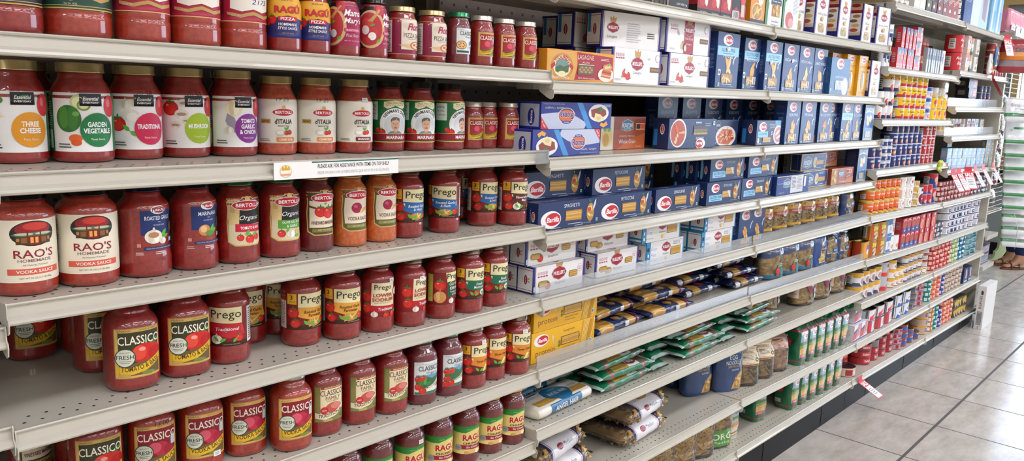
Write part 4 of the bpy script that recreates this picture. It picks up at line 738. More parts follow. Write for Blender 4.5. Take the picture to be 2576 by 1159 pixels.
def tito():
    W, H = 286, 78
    f = [rect(0, 0, W, H, '#e39a2c'), pol('#a51d2a', -22, 36, 138, 30, 140, -30, -30, -36, -18, 0), pol('#d9a44e', -140, 30, -110, 36, -34, 36, -22, 8, -30, -36, -140, -36), ell(-82, -4, 46, 34, '#c98a34'), ell(-82, -2, 36, 28, '#f0dfae'), ell(-82, -4, 28, 20, '#6f8f86'), pol('#47633c', -110, -8, -92, 0, -76, -4, -54, 2, -56, -18, -108, -18), T(-82, 21, 66, 11, '#b01f2a', 'TITOALFREDO', .04, 0, 0, 40), ell(-82, -20, 14, 5, '#e6dca0'), pol('#b8281f', -128, -2, -112, 8, -110, -2, -124, -12), pol('#b8281f', -36, -2, -52, 8, -54, -2, -40, -12), T(-86, -32, 66, 6, 'w', 'ITALIAN STYLE PASTA', .01)]
    f += [T(16, 24, 70, 12, '#f4d7c9', 'LASAGNE', .0), T(16, 11, 34, 6, '#f4d7c9', 'LASAÑA', .0), T(22, -31, 72, 4.5, 'w', 'NET WT. / PESO NETO 16 OZ (454g)', .01)]+lines(104, 22, 44, 7, 2, '#f0d0c8', 3)
    f += [ell(108, -18, 36, 19, '#efe7da'), pol('#c9672e', 84, -24, 128, -28, 134, -8, 92, -4), pol('#e0b07a', 84, -20, 130, -24, 130, -20, 86, -16), pol('#a83a22', 88, -12, 132, -16, 132, -12, 90, -8), pol('#d98a5a', 94, 8, 124, 14, 136, 4, 128, -8, 92, -4), pol('#e8c79a', 98, 4, 122, 9, 128, 2, 104, -3), leaf(112, 6, 14, .5)]
    w = [rect(18, -8, 70, 27, '#6e5330', 3)]+[ell(-8+i*8.4, y, 4.6, 3, '#b99a6a' if (i+j) % 2 else '#8f7248') for j, y in enumerate((-14, -8, -2)) for i in range(7)]+[rect(18, 5, 68, 2, '#d9d2c8')]
    return make_carton('pasta_box', W, H, 72, '#e39a2c', f, [rect(-8, 4, 32, 70, '#c3202c'), T(-8, 4, 58, 10, 'w', 'LASAGNE', .0, 0, -1.57), T(4, 4, 36, 5, 'w', 'LASAÑA', .0, 0, -1.57)], [rect(0, 0, W, 72, '#e39a2c')], win=w)
NAVY = '#17305f'
def sq_icon(x, y, s=8): return [rect(x, y, s, s*1.1, '#cfe0d8', 1), rect(x, y, s*.6, s*.7, '#4f9a7a', 1)]
def end_bar(D, H, gf=False): return ([rect(-D/2+9, 0, 8, H-14, '#8cc7ea')] if gf else [])+[ell(4, 0, 6, 14, 'w'), ell(4, 1, 4.6, 11, '#c3182b'), T(4, 1, 16, 3.6, 'w', 'Barilla', .01, 0, 1.57), T(-6, 0, H*.6, 3.4, '#c9d6ea', 'CLASSIC', 0, 0, 1.57)]
def bar_long(t, gf=False, W=267):
    H = 74 if not gf else 78
    if gf:
        f = barilla(-W/2+62, 18, 56)+[rect(-W/2+64, -16, 92, 22, '#8cc7ea'), T(-W/2+64, -13, 78, 9, NAVY, 'GLUTEN FREE', .012), rect(-W/2+64, -22, 60, 2, '#3a6a96'), T(22, 24, 58, 8, '#dfe6f0', t, .0)]
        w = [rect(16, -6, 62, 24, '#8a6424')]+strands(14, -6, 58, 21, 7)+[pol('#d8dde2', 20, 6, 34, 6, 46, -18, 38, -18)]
        nx = 82
    else:
        f = barilla(-W/2+58, -10, 84)+[T(6, 23, 66, 10, '#dfe6f0', t, .0), rect(22, -28, 60, 1.6, '#cfd8e6'), rect(-60, -34, 42, 1.4, '#cfd8e6'), rect(40, -34, 36, 1.4, '#cfd8e6')]
        w = [pol('#9a6f2c', -22, 10, 50, 10, 52, 2, 50, -20, -22, -18, -20, -6)]+strands(14, -5, 68, 24, 7)
        nx = 90
    f += nest(nx, -2, 17, 26, 5)+[ell(nx-5, 6, 8, 6, '#c9452c'), leaf(nx-4, 26, 10, 1.9), pol('#cdd8e4', nx+10, 10, nx+18, 30, nx+24, 34, nx+22, 18, nx+14, 2), T(72, -31, 42, 4, '#cfd8e6', 'NET WT 1 LB (454g)', 0)]+sq_icon(W/2-14, -25)
    return make_carton('pasta_box', W, H, 42, NAVY, f, end_bar(42, H, gf), [T(-60, 0, 50, 9, '#dfe6f0', t, 0), T(60, 0, 40, 9, '#b9485a', 'Barilla', .02, .25)], win=w)
def bar_tall(t, gf=False, W=135, H=180, jumbo=False):
    f = barilla(-2, H/2-24, 66 if not jumbo else 78)
    if gf: f += [rect(0, H/2-60, W-8, 30, '#8cc7ea'), T(0, H/2-57, 92, 11, NAVY, 'GLUTEN FREE', .012), rect(0, H/2-68, 70, 2.4, '#3a6a96')]
    y = 6 if gf else (22 if not jumbo else -4)
    f += [T(0, y+(8 if not jumbo else 0), min(104, 13*len(t)), 11, '#dfe6f0', t, .0)]
    if not jumbo:
        r = random.Random(t); c = ['#e0a94c', '#d9973a', '#eec778'] if t[:3] != 'TRI' else ['#c9502c', '#8f9a3a', '#e0a94c']
        f += [pol('#cfdbe8', 34, -6, 40, 10, 54, 18, 56, 14, 44, 6, 40, -14)]+[ell(r.uniform(-10, 14), -26+r.uniform(-16, 22), 7, 19, r.choice(c), r.uniform(-.9, .9)) for _ in range(6)]
        w = [rect(0, -58, 78, 30, '#7a5a26')]+pieces(0, -58, 74, 27, 4, 12)+([pol('#dfe4ea', 10, -45, 20, -45, 16, -72, 8, -72), pol('#cfd6de', 26, -45, 34, -45, 32, -72, 26, -72)] if not gf or t != 'PENNE' else [])  # pale slanted bars paint a glint on the window
        f += [rect(-54, -40, 18, 20, '#dfe8ee', 3), rect(-54, -40, 10, 10, '#17305f', 2)] if gf else []
        f += [rect(0, -78, 70, 2, '#cfd8e6'), T(10, -84, 66, 4, '#cfd8e6', 'NET WT 12 OZ (340g)', 0)]+sq_icon(-54, -80, 11)
    else:
        f += [ell(60, -40, 34, 38, '#cfc6c2'), ell(60, -40, 28, 32, '#e6c9bb')]+sq_icon(-W/2+14, -58, 11); w = [rect(-10, -36, 78, 40, '#7e909c')]+[pol('#e8e6e0', -44+i*15, -18, -36+i*15, -18, -33+i*15, -54, -41+i*15, -54) for i in range(5)]  # jumbo window: pale bars painted as reflections
    sd = [T(0, H/2-24, 24, 8, '#8d2a3a', 'Barilla', .02, .25), T(0, 34, 30, 5, '#8fa3c2', t, 0)]+lines(6, -4, 24, 50, 12, '#7d90b0', 3)+([rect(0, -70, 34, 30, '#c9653a'), rect(-8, -72, 10, 24, '#8f9a3a'), rect(8, -72, 8, 26, '#d9b04c')] if t[:3] == 'TRI' else [])
    return make_carton('pasta_box', W, H, 52, '#1b3a70' if not jumbo else '#27608f', f, sd, [rect(0, 0, W-6, 46, '#24467e')], win=w)  # jumbo base is a lighter blue, a reflected sheen put into the colour
def bar_plus(t='Penne'):
    W, H = 104, 180; f = [ell(0, 70, 30, 16, 'w'), ell(3, 71, 22, 11, '#c3182b'), T(2, 71, 34, 8, 'W', 'Barilla', .02, .25), T(4, 40, 90, 18, '#8a5a14', 'protein+', .0), T(4, 20, 40, 9, '#7a4a10', t, 0)]+lines(-44, 10, 18, 60, 9, '#b07a1c', 3)+lines(0, -74, 70, 10, 2, '#b07a1c', 5)
    return make_carton('pasta_box', W, H, 55, '#e3a61e', f, lines(0, 0, 36, 90, 14, '#b07a1c', 4), win=[ell(6, -22, 20, 38, '#cfd2d0'), ell(0, -22, 9, 34, '#8f8a70'), ell(12, -18, 5, 26, '#f1f1ee'), ell(4, -40, 9, 14, '#c99a4a')])
def bar_plus_long(t):
    W, H = 282, 86; f = barilla(-96, 17, 62)+[T(-82, -20, 80, 20, '#7a3b16', 'protein', -.005), T(-34, -14, 10, 10, '#a5342a', '+', .02), T(20, 26, 52, 9, '#8a5a14', t, .0), ell(-46, 6, 6, 20, '#e8c979', .5), ell(-40, -4, 6, 20, '#d9ae4c', .3), ell(-22, -12, 4, 5, '#5f7a2c'), ell(-22, -2, 4, 5, '#5f7a2c'), T(22, -22, 60, 3.6, '#8a5a14', 'CLASSIC PASTA TASTE', 0), T(16, -30, 46, 3.2, '#8a5a14', '20% MORE PROTEIN', 0)]
    for i in range(9): f.append(pol(random.Random(i).choice(['#f3d27c', '#d9a436', '#c98f24']), 66+i*6, -42, 69+i*6, -42, 88+i*6.5, 40, 85+i*6.5, 40))
    f += sq_icon(120, -24, 12)
    return make_carton('pasta_box', W, H, 46, '#eab11c', f, [ell(6, -6, 7, 15, '#a5342a'), ell(6, -6, 4, 11, '#eab11c'), T(-8, 0, 60, 6, '#8a5a14', t, 0, 0, 1.57)], [T(-80, 0, 70, 12, '#b07a1c', 'protein+', 0), ell(0, 0, 16, 8, '#b07a1c'), rect(70, 0, 70, 26, '#dca318')], win=[pol('#7a5a22', -14, 12, 66, 12, 70, 0, 66, -14, -16, -14)]+strands(26, -1, 76, 22, 8))
def bar_las(kind):
    W, H = dict(las=(300, 97), las2=(210, 92), gf=(200, 92))[kind]
    if kind == 'las': f = [ell(94-150, 4, 0.1, .1, NAVY), ell(-92, 2, 50, 46, '#e9e4dd'), ell(-94, 2, 44, 41, '#b8482a')]+[ell(-94+r*math.cos(a), 2+r*.9*math.sin(a), 7, 2.4, c, a*2) for r, a, c in [(random.Random(i).uniform(4, 38), i*2.1, ['#e8b27a', '#d9743e', '#f0d2a6'][i % 3]) for i in range(34)]]+[T(44, -16, 52, 9, '#dfe6f0', 'LASAGNE', 0, 0, math.pi)]+[mv(q, 46, -34) for q in rot180(barilla(0, 0, 64))]+sq_icon(134, 34, 12)+[rect(30, 36, 40, 5, '#aebcd4'), rect(92, 32, 34, 1.6, '#cfd8e6'), rect(92, 25, 34, 1.6, '#cfd8e6')]; w = [rect(46, 10, 92, 30, '#4a4030')]+[ell(6+i*9, 0, 5, 4, '#b89a5a') for i in range(10)]+[rect(46, 10, 90, 10, '#7d6f52')]
    elif kind == 'las2': f = [ell(-2, 20, .1, .1, NAVY)]+ring(-42, 26, 17, 2, '#7d8aa0', NAVY)+[rect(-42, 26, 24, 8, '#aebcd4'), ell(18, -14, 74, 38, '#e9e4dd'), pol('#c9643a', -46, -14, -8, 14, 60, 10, 80, -20, 40, -44, -30, -38)]+[ell(18+r*math.cos(a), -14+r*.5*math.sin(a), 9, 3, c, a) for r, a, c in [(random.Random(i).uniform(4, 54), i*1.7, ['#efcda0', '#a8381f', '#e39a62'][i % 3]) for i in range(26)]]+[T(-70, -36, 40, 5, '#dfe6f0', '9 OZ (255g)', 0)]; w = []
    else: f = barilla(-46, 22, 62)+[T(30, 30, 56, 7, '#dfe6f0', 'OVEN-READY', 0), T(30, 20, 44, 7, '#dfe6f0', 'LASAGNE', 0), rect(-46, -6, 82, 22, '#8cc7ea'), T(-46, -4, 66, 9, NAVY, 'GLUTEN FREE', .012), pol('#4f9ac4', 100, 46, 46, 46, 60, 10, 100, -46), ell(82, -8, 42, 36, '#e3dcd8'), ell(84, -8, 34, 29, '#c98a8a'), ell(76, 0, 20, 5, '#efe0d8', .5), ell(88, -16, 22, 5, '#efe0d8', .3), T(26, -2, 14, 14, '#cfe0ee', 'S', .02), rect(-82, -28, 14, 18, '#dfe8ee', 3)]+lines(-70, -40, 40, 6, 2, '#cfd8e6', 3); w = [rect(-14, -26, 66, 18, '#a8803a')]+strands(-14, -26, 62, 16, 8)
    return make_carton('pasta_box', W, H, 60, NAVY, f, [ell(6, 14, 8, 17, 'w'), ell(6, 15, 6, 13, '#c3182b'), T(6, 15, 20, 4.4, 'w', 'Barilla', .01, 0, 1.57), rect(-18, -12, 14, 52, '#2f7fc0')], win=w)
def rot180(ops):
    out = []
    for o in ops:
        if o[0] == 'p': out.append(('p', o[1], tuple(-q for q in o[2])))
        elif o[0] == 't': out.append(('t', -o[1], -o[2])+o[3:9]+(o[9]+math.pi, o[10]))
        else: out.append((o[0], -o[1], -o[2])+o[3:])
    return out
def roma(flip):
    W, H = 304, 70; b = '#22318c'
    f = [rect(0, 0, W, H, b), pol('#bcc3d6', -30, 35, 152, 35, 152, -4, 60, -10, 0, 4, -40, 20), pol('#3f8fd0', -66, 35, -44, 35, 6, -35, -18, -35), ell(48, 0, 36, 21, '#d9d2c9'), ell(48, 0, 33, 19, b), ell(48, 0, 32, 16, '#d26a2a'), T(48, 0, 58, 21, 'w', 'Roma', .035), T(48, 0, 56, 19, '#22318c', 'Roma', .02), ell(48, 17, 18, 4, b), T(48, 17, 22, 3.4, 'w', 'PASTAS', .01), pol('#c8202e', 120, 35, 152, 35, 152, 2), T(140, 23, 22, 7, 'w', '400 g', .0, 0, -.8), T(98, -20, 76, 7.5, 'w', 'Lasaña / Lasagna', -.005, .3), T(102, -30, 84, 3.6, '#cfd4ee', 'Pasta de Trigo Enriquecida / Enriched Macaroni', 0)]
    f += [ell(-92, -8, 46, 24, '#e9e7e4'), pol('#8a3a22', -128, -4, -96, 12, -60, 2, -56, -16, -96, -24, -124, -16), pol('#e8d7a6', -120, 8, -94, 18, -72, 10, -76, -8, -100, -4), ell(-92, 6, 10, 5, '#d9c184'), leaf(-112, -20, 22, .3, '#3d7a3a'), leaf(-104, -26, 20, .9, '#3d7a3a'), pol('#e2a32a', -136, 24, -116, 32, -98, 26, -104, 18, -118, 21, -128, 14)]+lines(-128, -28, 34, 8, 2, '#cfd4ee', 3)
    return make_carton('pasta_box', W, H, 86, b, rot180(f) if flip else f, [rect(4, 0, 66, 58, '#b9bfcc'), ell(10, -4, 12, 22, b), T(10, -4, 34, 9, 'w', 'Roma', .03, 0, 1.57)], [rect(0, 0, W-10, 80, '#2a3a98')])
def ronzoni(x, y, w): return [pol('#d9b56a', x-w/2, y-w*.22, x-w/2, y+w*.14, x, y+w*.3, x+w/2, y+w*.14, x+w/2, y-w*.22, x, y-w*.3), pol('#1f6fa0', x-w*.47, y-w*.2, x-w*.47, y+w*.12, x, y+w*.27, x+w*.47, y+w*.12, x+w*.47, y-w*.2, x, y-w*.27), T(x, y-w*.01, w*.84, w*.22, 'w', 'RONZONI', .015), rect(x, y-w*.18, w*.6, w*.03, '#cfe0c0')]
def ronz(kind):
    if kind == 'whole':
        W, H = 236, 100; return make_carton('pasta_box', W, H, 50, '#a34a28', [rect(0, 30, W, 40, '#8a3a24'), pol('#c3622c', -40, -50, 118, -50, 118, 0, 30, -20, -20, -44), rect(-86, 0, 64, H, '#d9d7c2'), ell(-86, -10, 26, 30, '#e0c479'), ell(-92, -20, 16, 20, '#c99a45'), leaf(-90, 10, 30, 1.3), leaf(-90, 6, 26, 2.5), leaf(-86, 6, 22, .4)]+ronzoni(18, 24, 64)+[T(20, -10, 84, 9, '#f1d9c4', 'Healthy Harvest', -.01, .2), T(20, -26, 90, 13, 'w', 'Whole Grain', .0), T(84, -42, 36, 5, '#f1d9c4', 'Lasagna', 0), rect(88, 20, 48, 20, '#e8c3a8'), rect(77, 20, 22, 15, '#4a2a20'), rect(100, 20, 22, 15, '#d2603a')], [rect(0, 0, 44, 94, '#8a3a24')], [rect(0, 0, W-8, 44, '#7d4a3a')])
    if kind == 'nutri':
        W, H = 300, 74; return make_carton('pasta_box', W, H, 46, '#1d3f88', [rect(0, 35, W, 2.5, '#e3d08a'), T(-112, 8, 52, 4, '#cfd8e6', 'MINI LASAGNA', 0)]+ronzoni(-58, 8, 66)+[T(-104, -28, 50, 4, '#cfd8e6', 'LASAGNA 1 LB', 0), rect(34, 0, 116, 66, '#d8dade')]+lines(6, 8, 42, 44, 8, '#4c5258', 3)+lines(58, 4, 50, 52, 9, '#8a9096', 4)+[rect(108, 8, 18, 40, '#e6e8ea')], [rect(0, 0, 40, 66, '#16316a')], [rect(0, 0, W-8, 40, '#25458c')])
    if kind == 'spag':
        W, H = 262, 72; return make_carton('pasta_box', W, H, 46, '#1d3f88', [rect(0, 0, W, H, '#e3d08a'), rect(0, 0, W-8, H-6, '#1d3f88')]+ronzoni(-66, 0, 88)+[ell(12, -2, 20, 24, '#e0d6b4'), ell(12, 0, 13, 18, '#c9bd8e'), leaf(10, -14, 14, .4), T(62, 22, 56, 8, '#dfe6f0', 'SPAGHETTI', 0)]+lines(60, -26, 70, 5, 1, '#cfd8e6', 3)+sq_icon(116, -24, 9), [rect(0, 0, 46, 72, '#e3d08a'), rect(0, 0, 40, 66, '#14254c'), rect(6, 0, 2, 60, '#5d6f9a')], win=[rect(62, -4, 76, 18, '#9a7434')]+strands(62, -4, 72, 16, 5))
    if kind == 'rust':
        W, H = 262, 72; return make_carton('pasta_box', W, H, 46, '#a8533f', [rect(-98, 0, 60, H, '#d8c89a')]+pieces(-98, 0, 58, 66, 3, 16)+[pol('#c87a4e', -40, -36, 130, -36, 130, -6, 40, -18, -20, -34)]+ronzoni(-20, 12, 62)+[T(-10, -14, 56, 5, '#f1d9c4', 'Healthy Harvest', 0), T(-6, -25, 64, 7.5, 'w', 'Whole Grain', .01), rect(74, 18, 64, 18, '#e8c3a8'), rect(58, 18, 24, 13, '#4a2a20'), rect(88, 18, 26, 13, '#d2603a'), pol('#9fa7b0', 40, -6, 96, 4, 92, -4, 42, -12)], [rect(0, 0, 40, 66, '#8a3a24')])
    W, H = 118, 162; return make_carton('pasta_box', W, H, 62, '#2a5c9a', [rect(0, 0, W, H, '#e3d08a'), rect(0, 0, W-6, H-6, '#2f6aa8')]+[T(4, 58, 96, 20, 'w', 'RONZONI', .012), pol('#f1efec', -50, 44, 0, 52, 52, 42, 52, 46, 0, 56, -50, 48)]+[ell(r.uniform(-22, 22), 8+r.uniform(-14, 16), 18, 11, r.choice(['#dcb780', '#ecd2a2', '#c99a5c']), r.uniform(-1, 1)) for r in [random.Random(i) for i in range(7)]]+[T(0, -28, 80, 5, '#dfe6f0', 'SMALL SHELLS', 0)]+lines(0, -74, 90, 6, 2, '#cfd8e6', 3), [rect(0, 0, 60, H, '#14254c')]+lines(0, 10, 40, 90, 16, '#3c4c74', 3), win=[rect(0, -54, 66, 30, '#8f8262')]+[pol('#dfe2e4', -28+i*14, -40, -22+i*14, -40, -18+i*14, -68, -24+i*14, -68) for i in range(4)])
def mu_tall(t):
    W, H = 128, 164
    f = mu_frame(W, H)+mueller(0, 36, 62)+[T(0, 0, min(90, 8.5*len(t)), 11, '#33303a', t, -.008), ell(0, -20, 16, 9, '#9a7a4a'), ell(8, -16, 10, 8, '#a9c05a'), ell(-8, -22, 10, 7, '#b8563a')]
    sd = [rect(0, 8, 56, 126, '#d9c4a2'), rect(0, 22, 56, 50, '#efe9e2'), rect(0, 74, 56, 36, '#c9a274'), ell(0, 74, 20, 8, '#8e1523'), rect(0, 48, 56, 14, '#8e1523'), ell(6, 28, 17, 7, '#b07a4a'), ell(-6, 8, 17, 7, '#7a5a38'), rect(0, -22, 56, 40, '#efe9e2'), ell(4, -12, 18, 7, '#e0b96a'), ell(-2, -32, 18, 8, '#c9562e')]
    return make_carton('pasta_box', W, H, 66, K['mblue'], f, sd, win=[rect(0, -54, 62, 36, '#b89a62', 14)]+[ell(r.uniform(-22, 22), -54+r.uniform(-11, 11), 7, 4, r.choice(['#e3cd96', '#c9aa6a', '#a98a4e']), r.uniform(-1, 1)) for r in [random.Random(i) for i in range(16)]])
def misc(kind):
    if kind == 'neto': return make_carton('food_box', 112, 160, 60, '#a51d2e', [rect(0, -62, 112, 40, '#1c1b1e'), pol('#1c1b1e', -56, -42, -10, -56, 30, -42, 56, -46, 56, -60, -56, -60), ell(14, -30, 20, 22, '#e7cfae'), ell(16, -10, 12, 30, '#f0e6d8', .2), T(16, -66, 60, 8, 'w', 'CONT. NETO 1 kg', .01), ell(10, 30, 30, 30, '#c8322e'), T(0, 60, 80, 18, 'w', 'Pasta', .02)], [rect(0, -56, 58, 52, '#f1efec')]+[rect(-24+i*4.2, -54, 1.6+(i % 3)*.7, 42, '#222') for i in range(12)])
    if kind == 'tetra': return make_carton('food_carton', 74, 128, 50, '#a3202f', [rect(0, -56, 74, 20, '#1c1b1e'), T(4, -56, 46, 5, 'w', 'CONT. NETO 210 g', 0), ell(12, -4, 12, 34, '#efe2d2', .25), ell(18, 6, 6, 30, '#f7f0e6', .2), ell(-8, -24, 16, 14, '#c8322e'), rect(-26, 10, 12, 30, '#d9b9b9')], [rect(0, -50, 48, 30, '#1c1b1e'), ell(0, 10, 16, 20, '#c8322e')])
    if kind == 'black': return make_carton('food_box', 96, 150, 58, '#1d1b1e', [ell(0, 56, 16, 12, '#3a383c'), T(22, 40, 40, 8, '#c9c4bc', 'Sabor', .01), pol('#b02a35', -48, -58, -20, -30, 10, -48, 48, -20, 48, -75, -48, -75), rect(-22, -56, 44, 24, 'w')]+[rect(-40+i*3.4, -56, 1.5, 20, '#222') for i in range(11)]+[ell(26, -6, 16, 22, '#d9453a'), rect(26, -40, 24, 40, '#e0c2b8')]+lines(-18, 10, 48, 36, 8, '#6a6668', 3))
    if kind == 'mac': return make_carton('food_box', 108, 152, 52, '#e8912a', [T(0, 40, 92, 26, '#b8281f', 'Mac', .04), ell(20, 14, 20, 24, '#f3ede0'), T(20, 14, 26, 14, '#333', '2/4', .01), ell(-4, -34, 40, 30, '#efd9a2')]+nest(-4, -34, 36, 26, 3, '#e6a52e')+[rect(0, -68, 108, 16, '#2a2d4a'), ell(-30, 20, 16, 12, '#d9604a')])
    if kind == 'veggie': return make_carton('food_box', 124, 166, 56, '#f1efec', [rect(-56, 0, 14, 166, '#2f8f4a'), pol('#2f8f4a', -62, 20, -44, 0, -52, -40, -62, -83), T(6, 56, 70, 22, '#2f8f4a', 'veggie', -.005, .3), ell(40, 62, 20, 20, '#d97a4a'), rect(12, 8, 84, 22, '#23355f'), T(12, 10, 66, 6, 'w', 'Protein Pasta', .01)]+pieces(12, -22, 66, 44, 3, 16)+[T(10, -60, 56, 9, '#44566a', 'Sweet Blend', 0)]+lines(10, -72, 60, 6, 1, '#aaa', 2), [rect(0, 0, 50, 160, '#2f8f4a')])
    if kind == 'white': return make_carton('food_box', 130, 168, 58, '#eef1f0', [rect(-61, 0, 8, 168, '#2f8f4a'), leaf(-56, 10, 34, 1.2, '#3f8a3c'), rect(30, 66, 60, 6, '#7ab0d0'), ell(-14, -50, 34, 30, '#c9605a'), ell(0, -60, 22, 18, '#d9a09a')]+lines(8, 52, 70, 16, 3, '#9aa0a4', 3)+lines(36, 10, 50, 70, 14, '#bfc4c8', 4), [rect(0, 0, 52, 160, '#2f8f4a')])
BOX = dict(sp=lambda: bar_long('SPAGHETTI'), fe=lambda: bar_long('FETTUCCINE'), li=lambda: bar_long('LINGUINE'), gff=lambda: bar_long('FETTUCCINE', True, 245), gfs=lambda: bar_long('SPAGHETTI', True, 245), tito=tito, ml=lambda: mu_las('las'), mo=lambda: mu_las('oven'), mwh=lambda: mu_las('white'),
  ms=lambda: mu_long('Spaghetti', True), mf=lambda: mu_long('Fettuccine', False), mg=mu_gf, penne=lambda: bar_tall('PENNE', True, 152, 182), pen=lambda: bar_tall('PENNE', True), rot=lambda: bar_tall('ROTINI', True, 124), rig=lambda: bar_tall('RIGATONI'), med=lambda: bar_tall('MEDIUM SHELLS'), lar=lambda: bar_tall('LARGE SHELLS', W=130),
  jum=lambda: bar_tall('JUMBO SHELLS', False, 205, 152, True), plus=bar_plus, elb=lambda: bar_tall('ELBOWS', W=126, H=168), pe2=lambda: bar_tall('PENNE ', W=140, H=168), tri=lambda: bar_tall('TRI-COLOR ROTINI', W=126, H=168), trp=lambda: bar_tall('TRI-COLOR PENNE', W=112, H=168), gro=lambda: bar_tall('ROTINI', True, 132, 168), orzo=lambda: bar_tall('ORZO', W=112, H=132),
  ppa=lambda: bar_plus_long('Angel Hair'), pps=lambda: bar_plus_long('Spaghetti'), blas=lambda: bar_las('las'), blas2=lambda: bar_las('las2'), gfl=lambda: bar_las('gf'), romaf=lambda: roma(True), roma=lambda: roma(False), rwh=lambda: ronz('whole'), rnu=lambda: ronz('nutri'), rsp=lambda: ronz('spag'), rru=lambda: ronz('rust'), rta=lambda: ronz('tall'),
  mss=lambda: mu_tall('Small Sea Shells'), mel=lambda: mu_tall('Elbows'), mju=lambda: mu_tall('Jumbo Shells'))
for k in ('neto', 'tetra', 'black', 'mac', 'veggie', 'white'): BOX[k] = lambda k=k: misc(k)
def carton(kind, bay, row, px, Y, label, lift=0, rz=0, group=None, X=None, flip=False, stick=None, cat='box'):
    """front left bottom corner at picture column px on the plane Y behind the rail"""
    z = dz(bay, row, B*(bay-.5)); x = x_at(px, Y, z+lift+.05) if X is None else X
    z = dz(bay, row, x+.1)+lift+ez(bay, row, .16)
    o = get('box', lambda k: BOX[k](), kind); w = o.bound_box[4][0]-o.bound_box[0][0]; a = math.radians(rz)
    o.location = (x+w/2*math.cos(a), Y+w/2*math.sin(a), z); o.rotation_euler = (0, 0, a)
    if stick:
        mb = MB(); wrap(mb, [rect(0, 0, 20, 12, '#ecebe8')]+lines(0, 0, 14, 8, 2, '#9a9690'), flat(stick[0], 0, stick[1], (.95, 0, .3), (-.3, 0, .95), (0, -1, 0)), off=2.6); mb.build('price_sticker', PAPER, o)
    settle(o, (bay, row), (0, .004, 0) if Y > .06 else (.003, 0, 0), 40)
    tag(o, label, cat, group or ('cartons on the pasta shelves')); return o
G2, G3, G4 = 'lasagna boxes', 'long pasta boxes', 'upright pasta boxes'
# --- shelf of lasagna and upright boxes
carton('tito', 2, 1, 1376, .02, 'orange and red lasagne box lying beside the small pizza sauce jars', group=G2)
carton('ml', 2, 1, 1531, .028, 'white lasagna box with red hexagon, standing beside the orange lasagne box', group=G2); carton('ml', 2, 1, 1680, .028, 'white lasagna box with red hexagon, right beneath the oven-ready box', group=G2)
carton('mo', 2, 1, 1675, .03, 'oven-ready lasagna box with a broad red stripe, lying on a white box', .1, group=G2)
carton('mwh', 2, 1, 1512, .075, 'white lasagna box with plain text panel, perched askew on the front row', .1, -9, group=G2)
carton('ml', 2, 1, 1440, .17, 'white lasagna box in the shade behind the orange lasagne box', group=G2); carton('ml', 2, 1, 1440, .17, 'white lasagna box on top in the shade, left of the text panel box', .1, group=G2)
carton('ml', 2, 1, 1622, .13, 'white lasagna box behind the oven-ready box', .1, group=G2, X=1.79); carton('ml', 2, 1, 1400, .3, 'lasagna box at the very back of the top pasta shelf', group=G2); carton('ml', 2, 1, 1400, .3, 'lasagna box at the very back, upper one', .1, group=G2)
for i, (k, px, Y, lab, st) in enumerate((('penne', 1800, .02, 'large navy gluten free penne box, leftmost upright box of its shelf', (-4, 128)), ('rot', 1868, .055, 'narrow navy gluten free rotini box with shine bars drawn on its window', None), ('pen', 1921, .035, 'navy gluten free penne box with a sticker over its name', (-22, 102)), ('rig', 1967, .032, 'navy rigatoni box with a torn sticker', (12, 118)), ('med', 2007, .03, 'navy medium shells box between rigatoni and large shells', None), ('lar', 2044, .03, 'navy large shells box beside the low jumbo shells box', None))):
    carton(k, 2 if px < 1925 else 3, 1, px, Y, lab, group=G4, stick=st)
carton('jum', 3, 1, 2074, .012, 'low wide jumbo shells box with reflected blue painted on its front', group=G4)
for i in range(3): carton('plus', 3, 1, 0, (.075, .05, .035)[i], 'tall yellow pasta box on the upper pasta shelf, %s of three from the left' % ORD[i+1], group=G4, X=3.192+.106*i)
carton('mel', 3, 1, 2197, .02, 'white tall pasta box with red hexagon at the right end under the top shelf', group=G4, X=3.514)
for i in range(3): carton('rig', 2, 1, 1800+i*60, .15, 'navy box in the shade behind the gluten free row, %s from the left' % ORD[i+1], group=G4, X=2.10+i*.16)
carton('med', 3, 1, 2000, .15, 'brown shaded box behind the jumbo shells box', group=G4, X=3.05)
# --- second pasta shelf
carton('roma', 2, 2, 1340, .018, 'blue lasagna box with upright orange and white oval, lower of the two', rz=3, group=G2); carton('romaf', 2, 2, 1320, .03, 'blue lasagna box lying upside down on its twin', .0705, 0, group=G2, X=1.226)
carton('roma', 2, 2, 1326, .135, 'blue lasagna box behind the lower blue one', group=G2, X=1.26)
carton('rwh', 2, 2, 1497, .115, 'reddish brown whole grain lasagna box with basil picture', group=G2, X=1.60)
carton('blas', 2, 2, 1640, .05, 'navy lasagna box upside down with a large plate of sauce', group=G2, X=1.872); carton('blas2', 2, 2, 1767, .085, 'navy lasagne box with a baked slice on an oval plate', group=G2, X=2.19); carton('gfl', 3, 2, 1858, .03, 'navy oven-ready lasagne box with light blue gluten free band', group=G2, X=2.44)
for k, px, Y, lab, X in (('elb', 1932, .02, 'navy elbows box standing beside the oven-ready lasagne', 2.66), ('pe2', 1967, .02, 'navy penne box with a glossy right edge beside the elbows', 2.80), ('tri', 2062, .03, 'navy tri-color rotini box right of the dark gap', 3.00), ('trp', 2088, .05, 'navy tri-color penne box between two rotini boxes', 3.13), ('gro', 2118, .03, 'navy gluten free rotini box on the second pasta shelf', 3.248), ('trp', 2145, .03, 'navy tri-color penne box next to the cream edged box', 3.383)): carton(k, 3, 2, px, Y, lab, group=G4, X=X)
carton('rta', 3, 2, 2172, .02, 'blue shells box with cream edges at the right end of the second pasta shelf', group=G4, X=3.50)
for i in range(6): carton('elb', 2 if i < 3 else 3, 2, 0, .19, 'navy box in the dark back row of the second pasta shelf, %s from the left' % ORD[i+1], group=G4, X=2.02+i*.16)
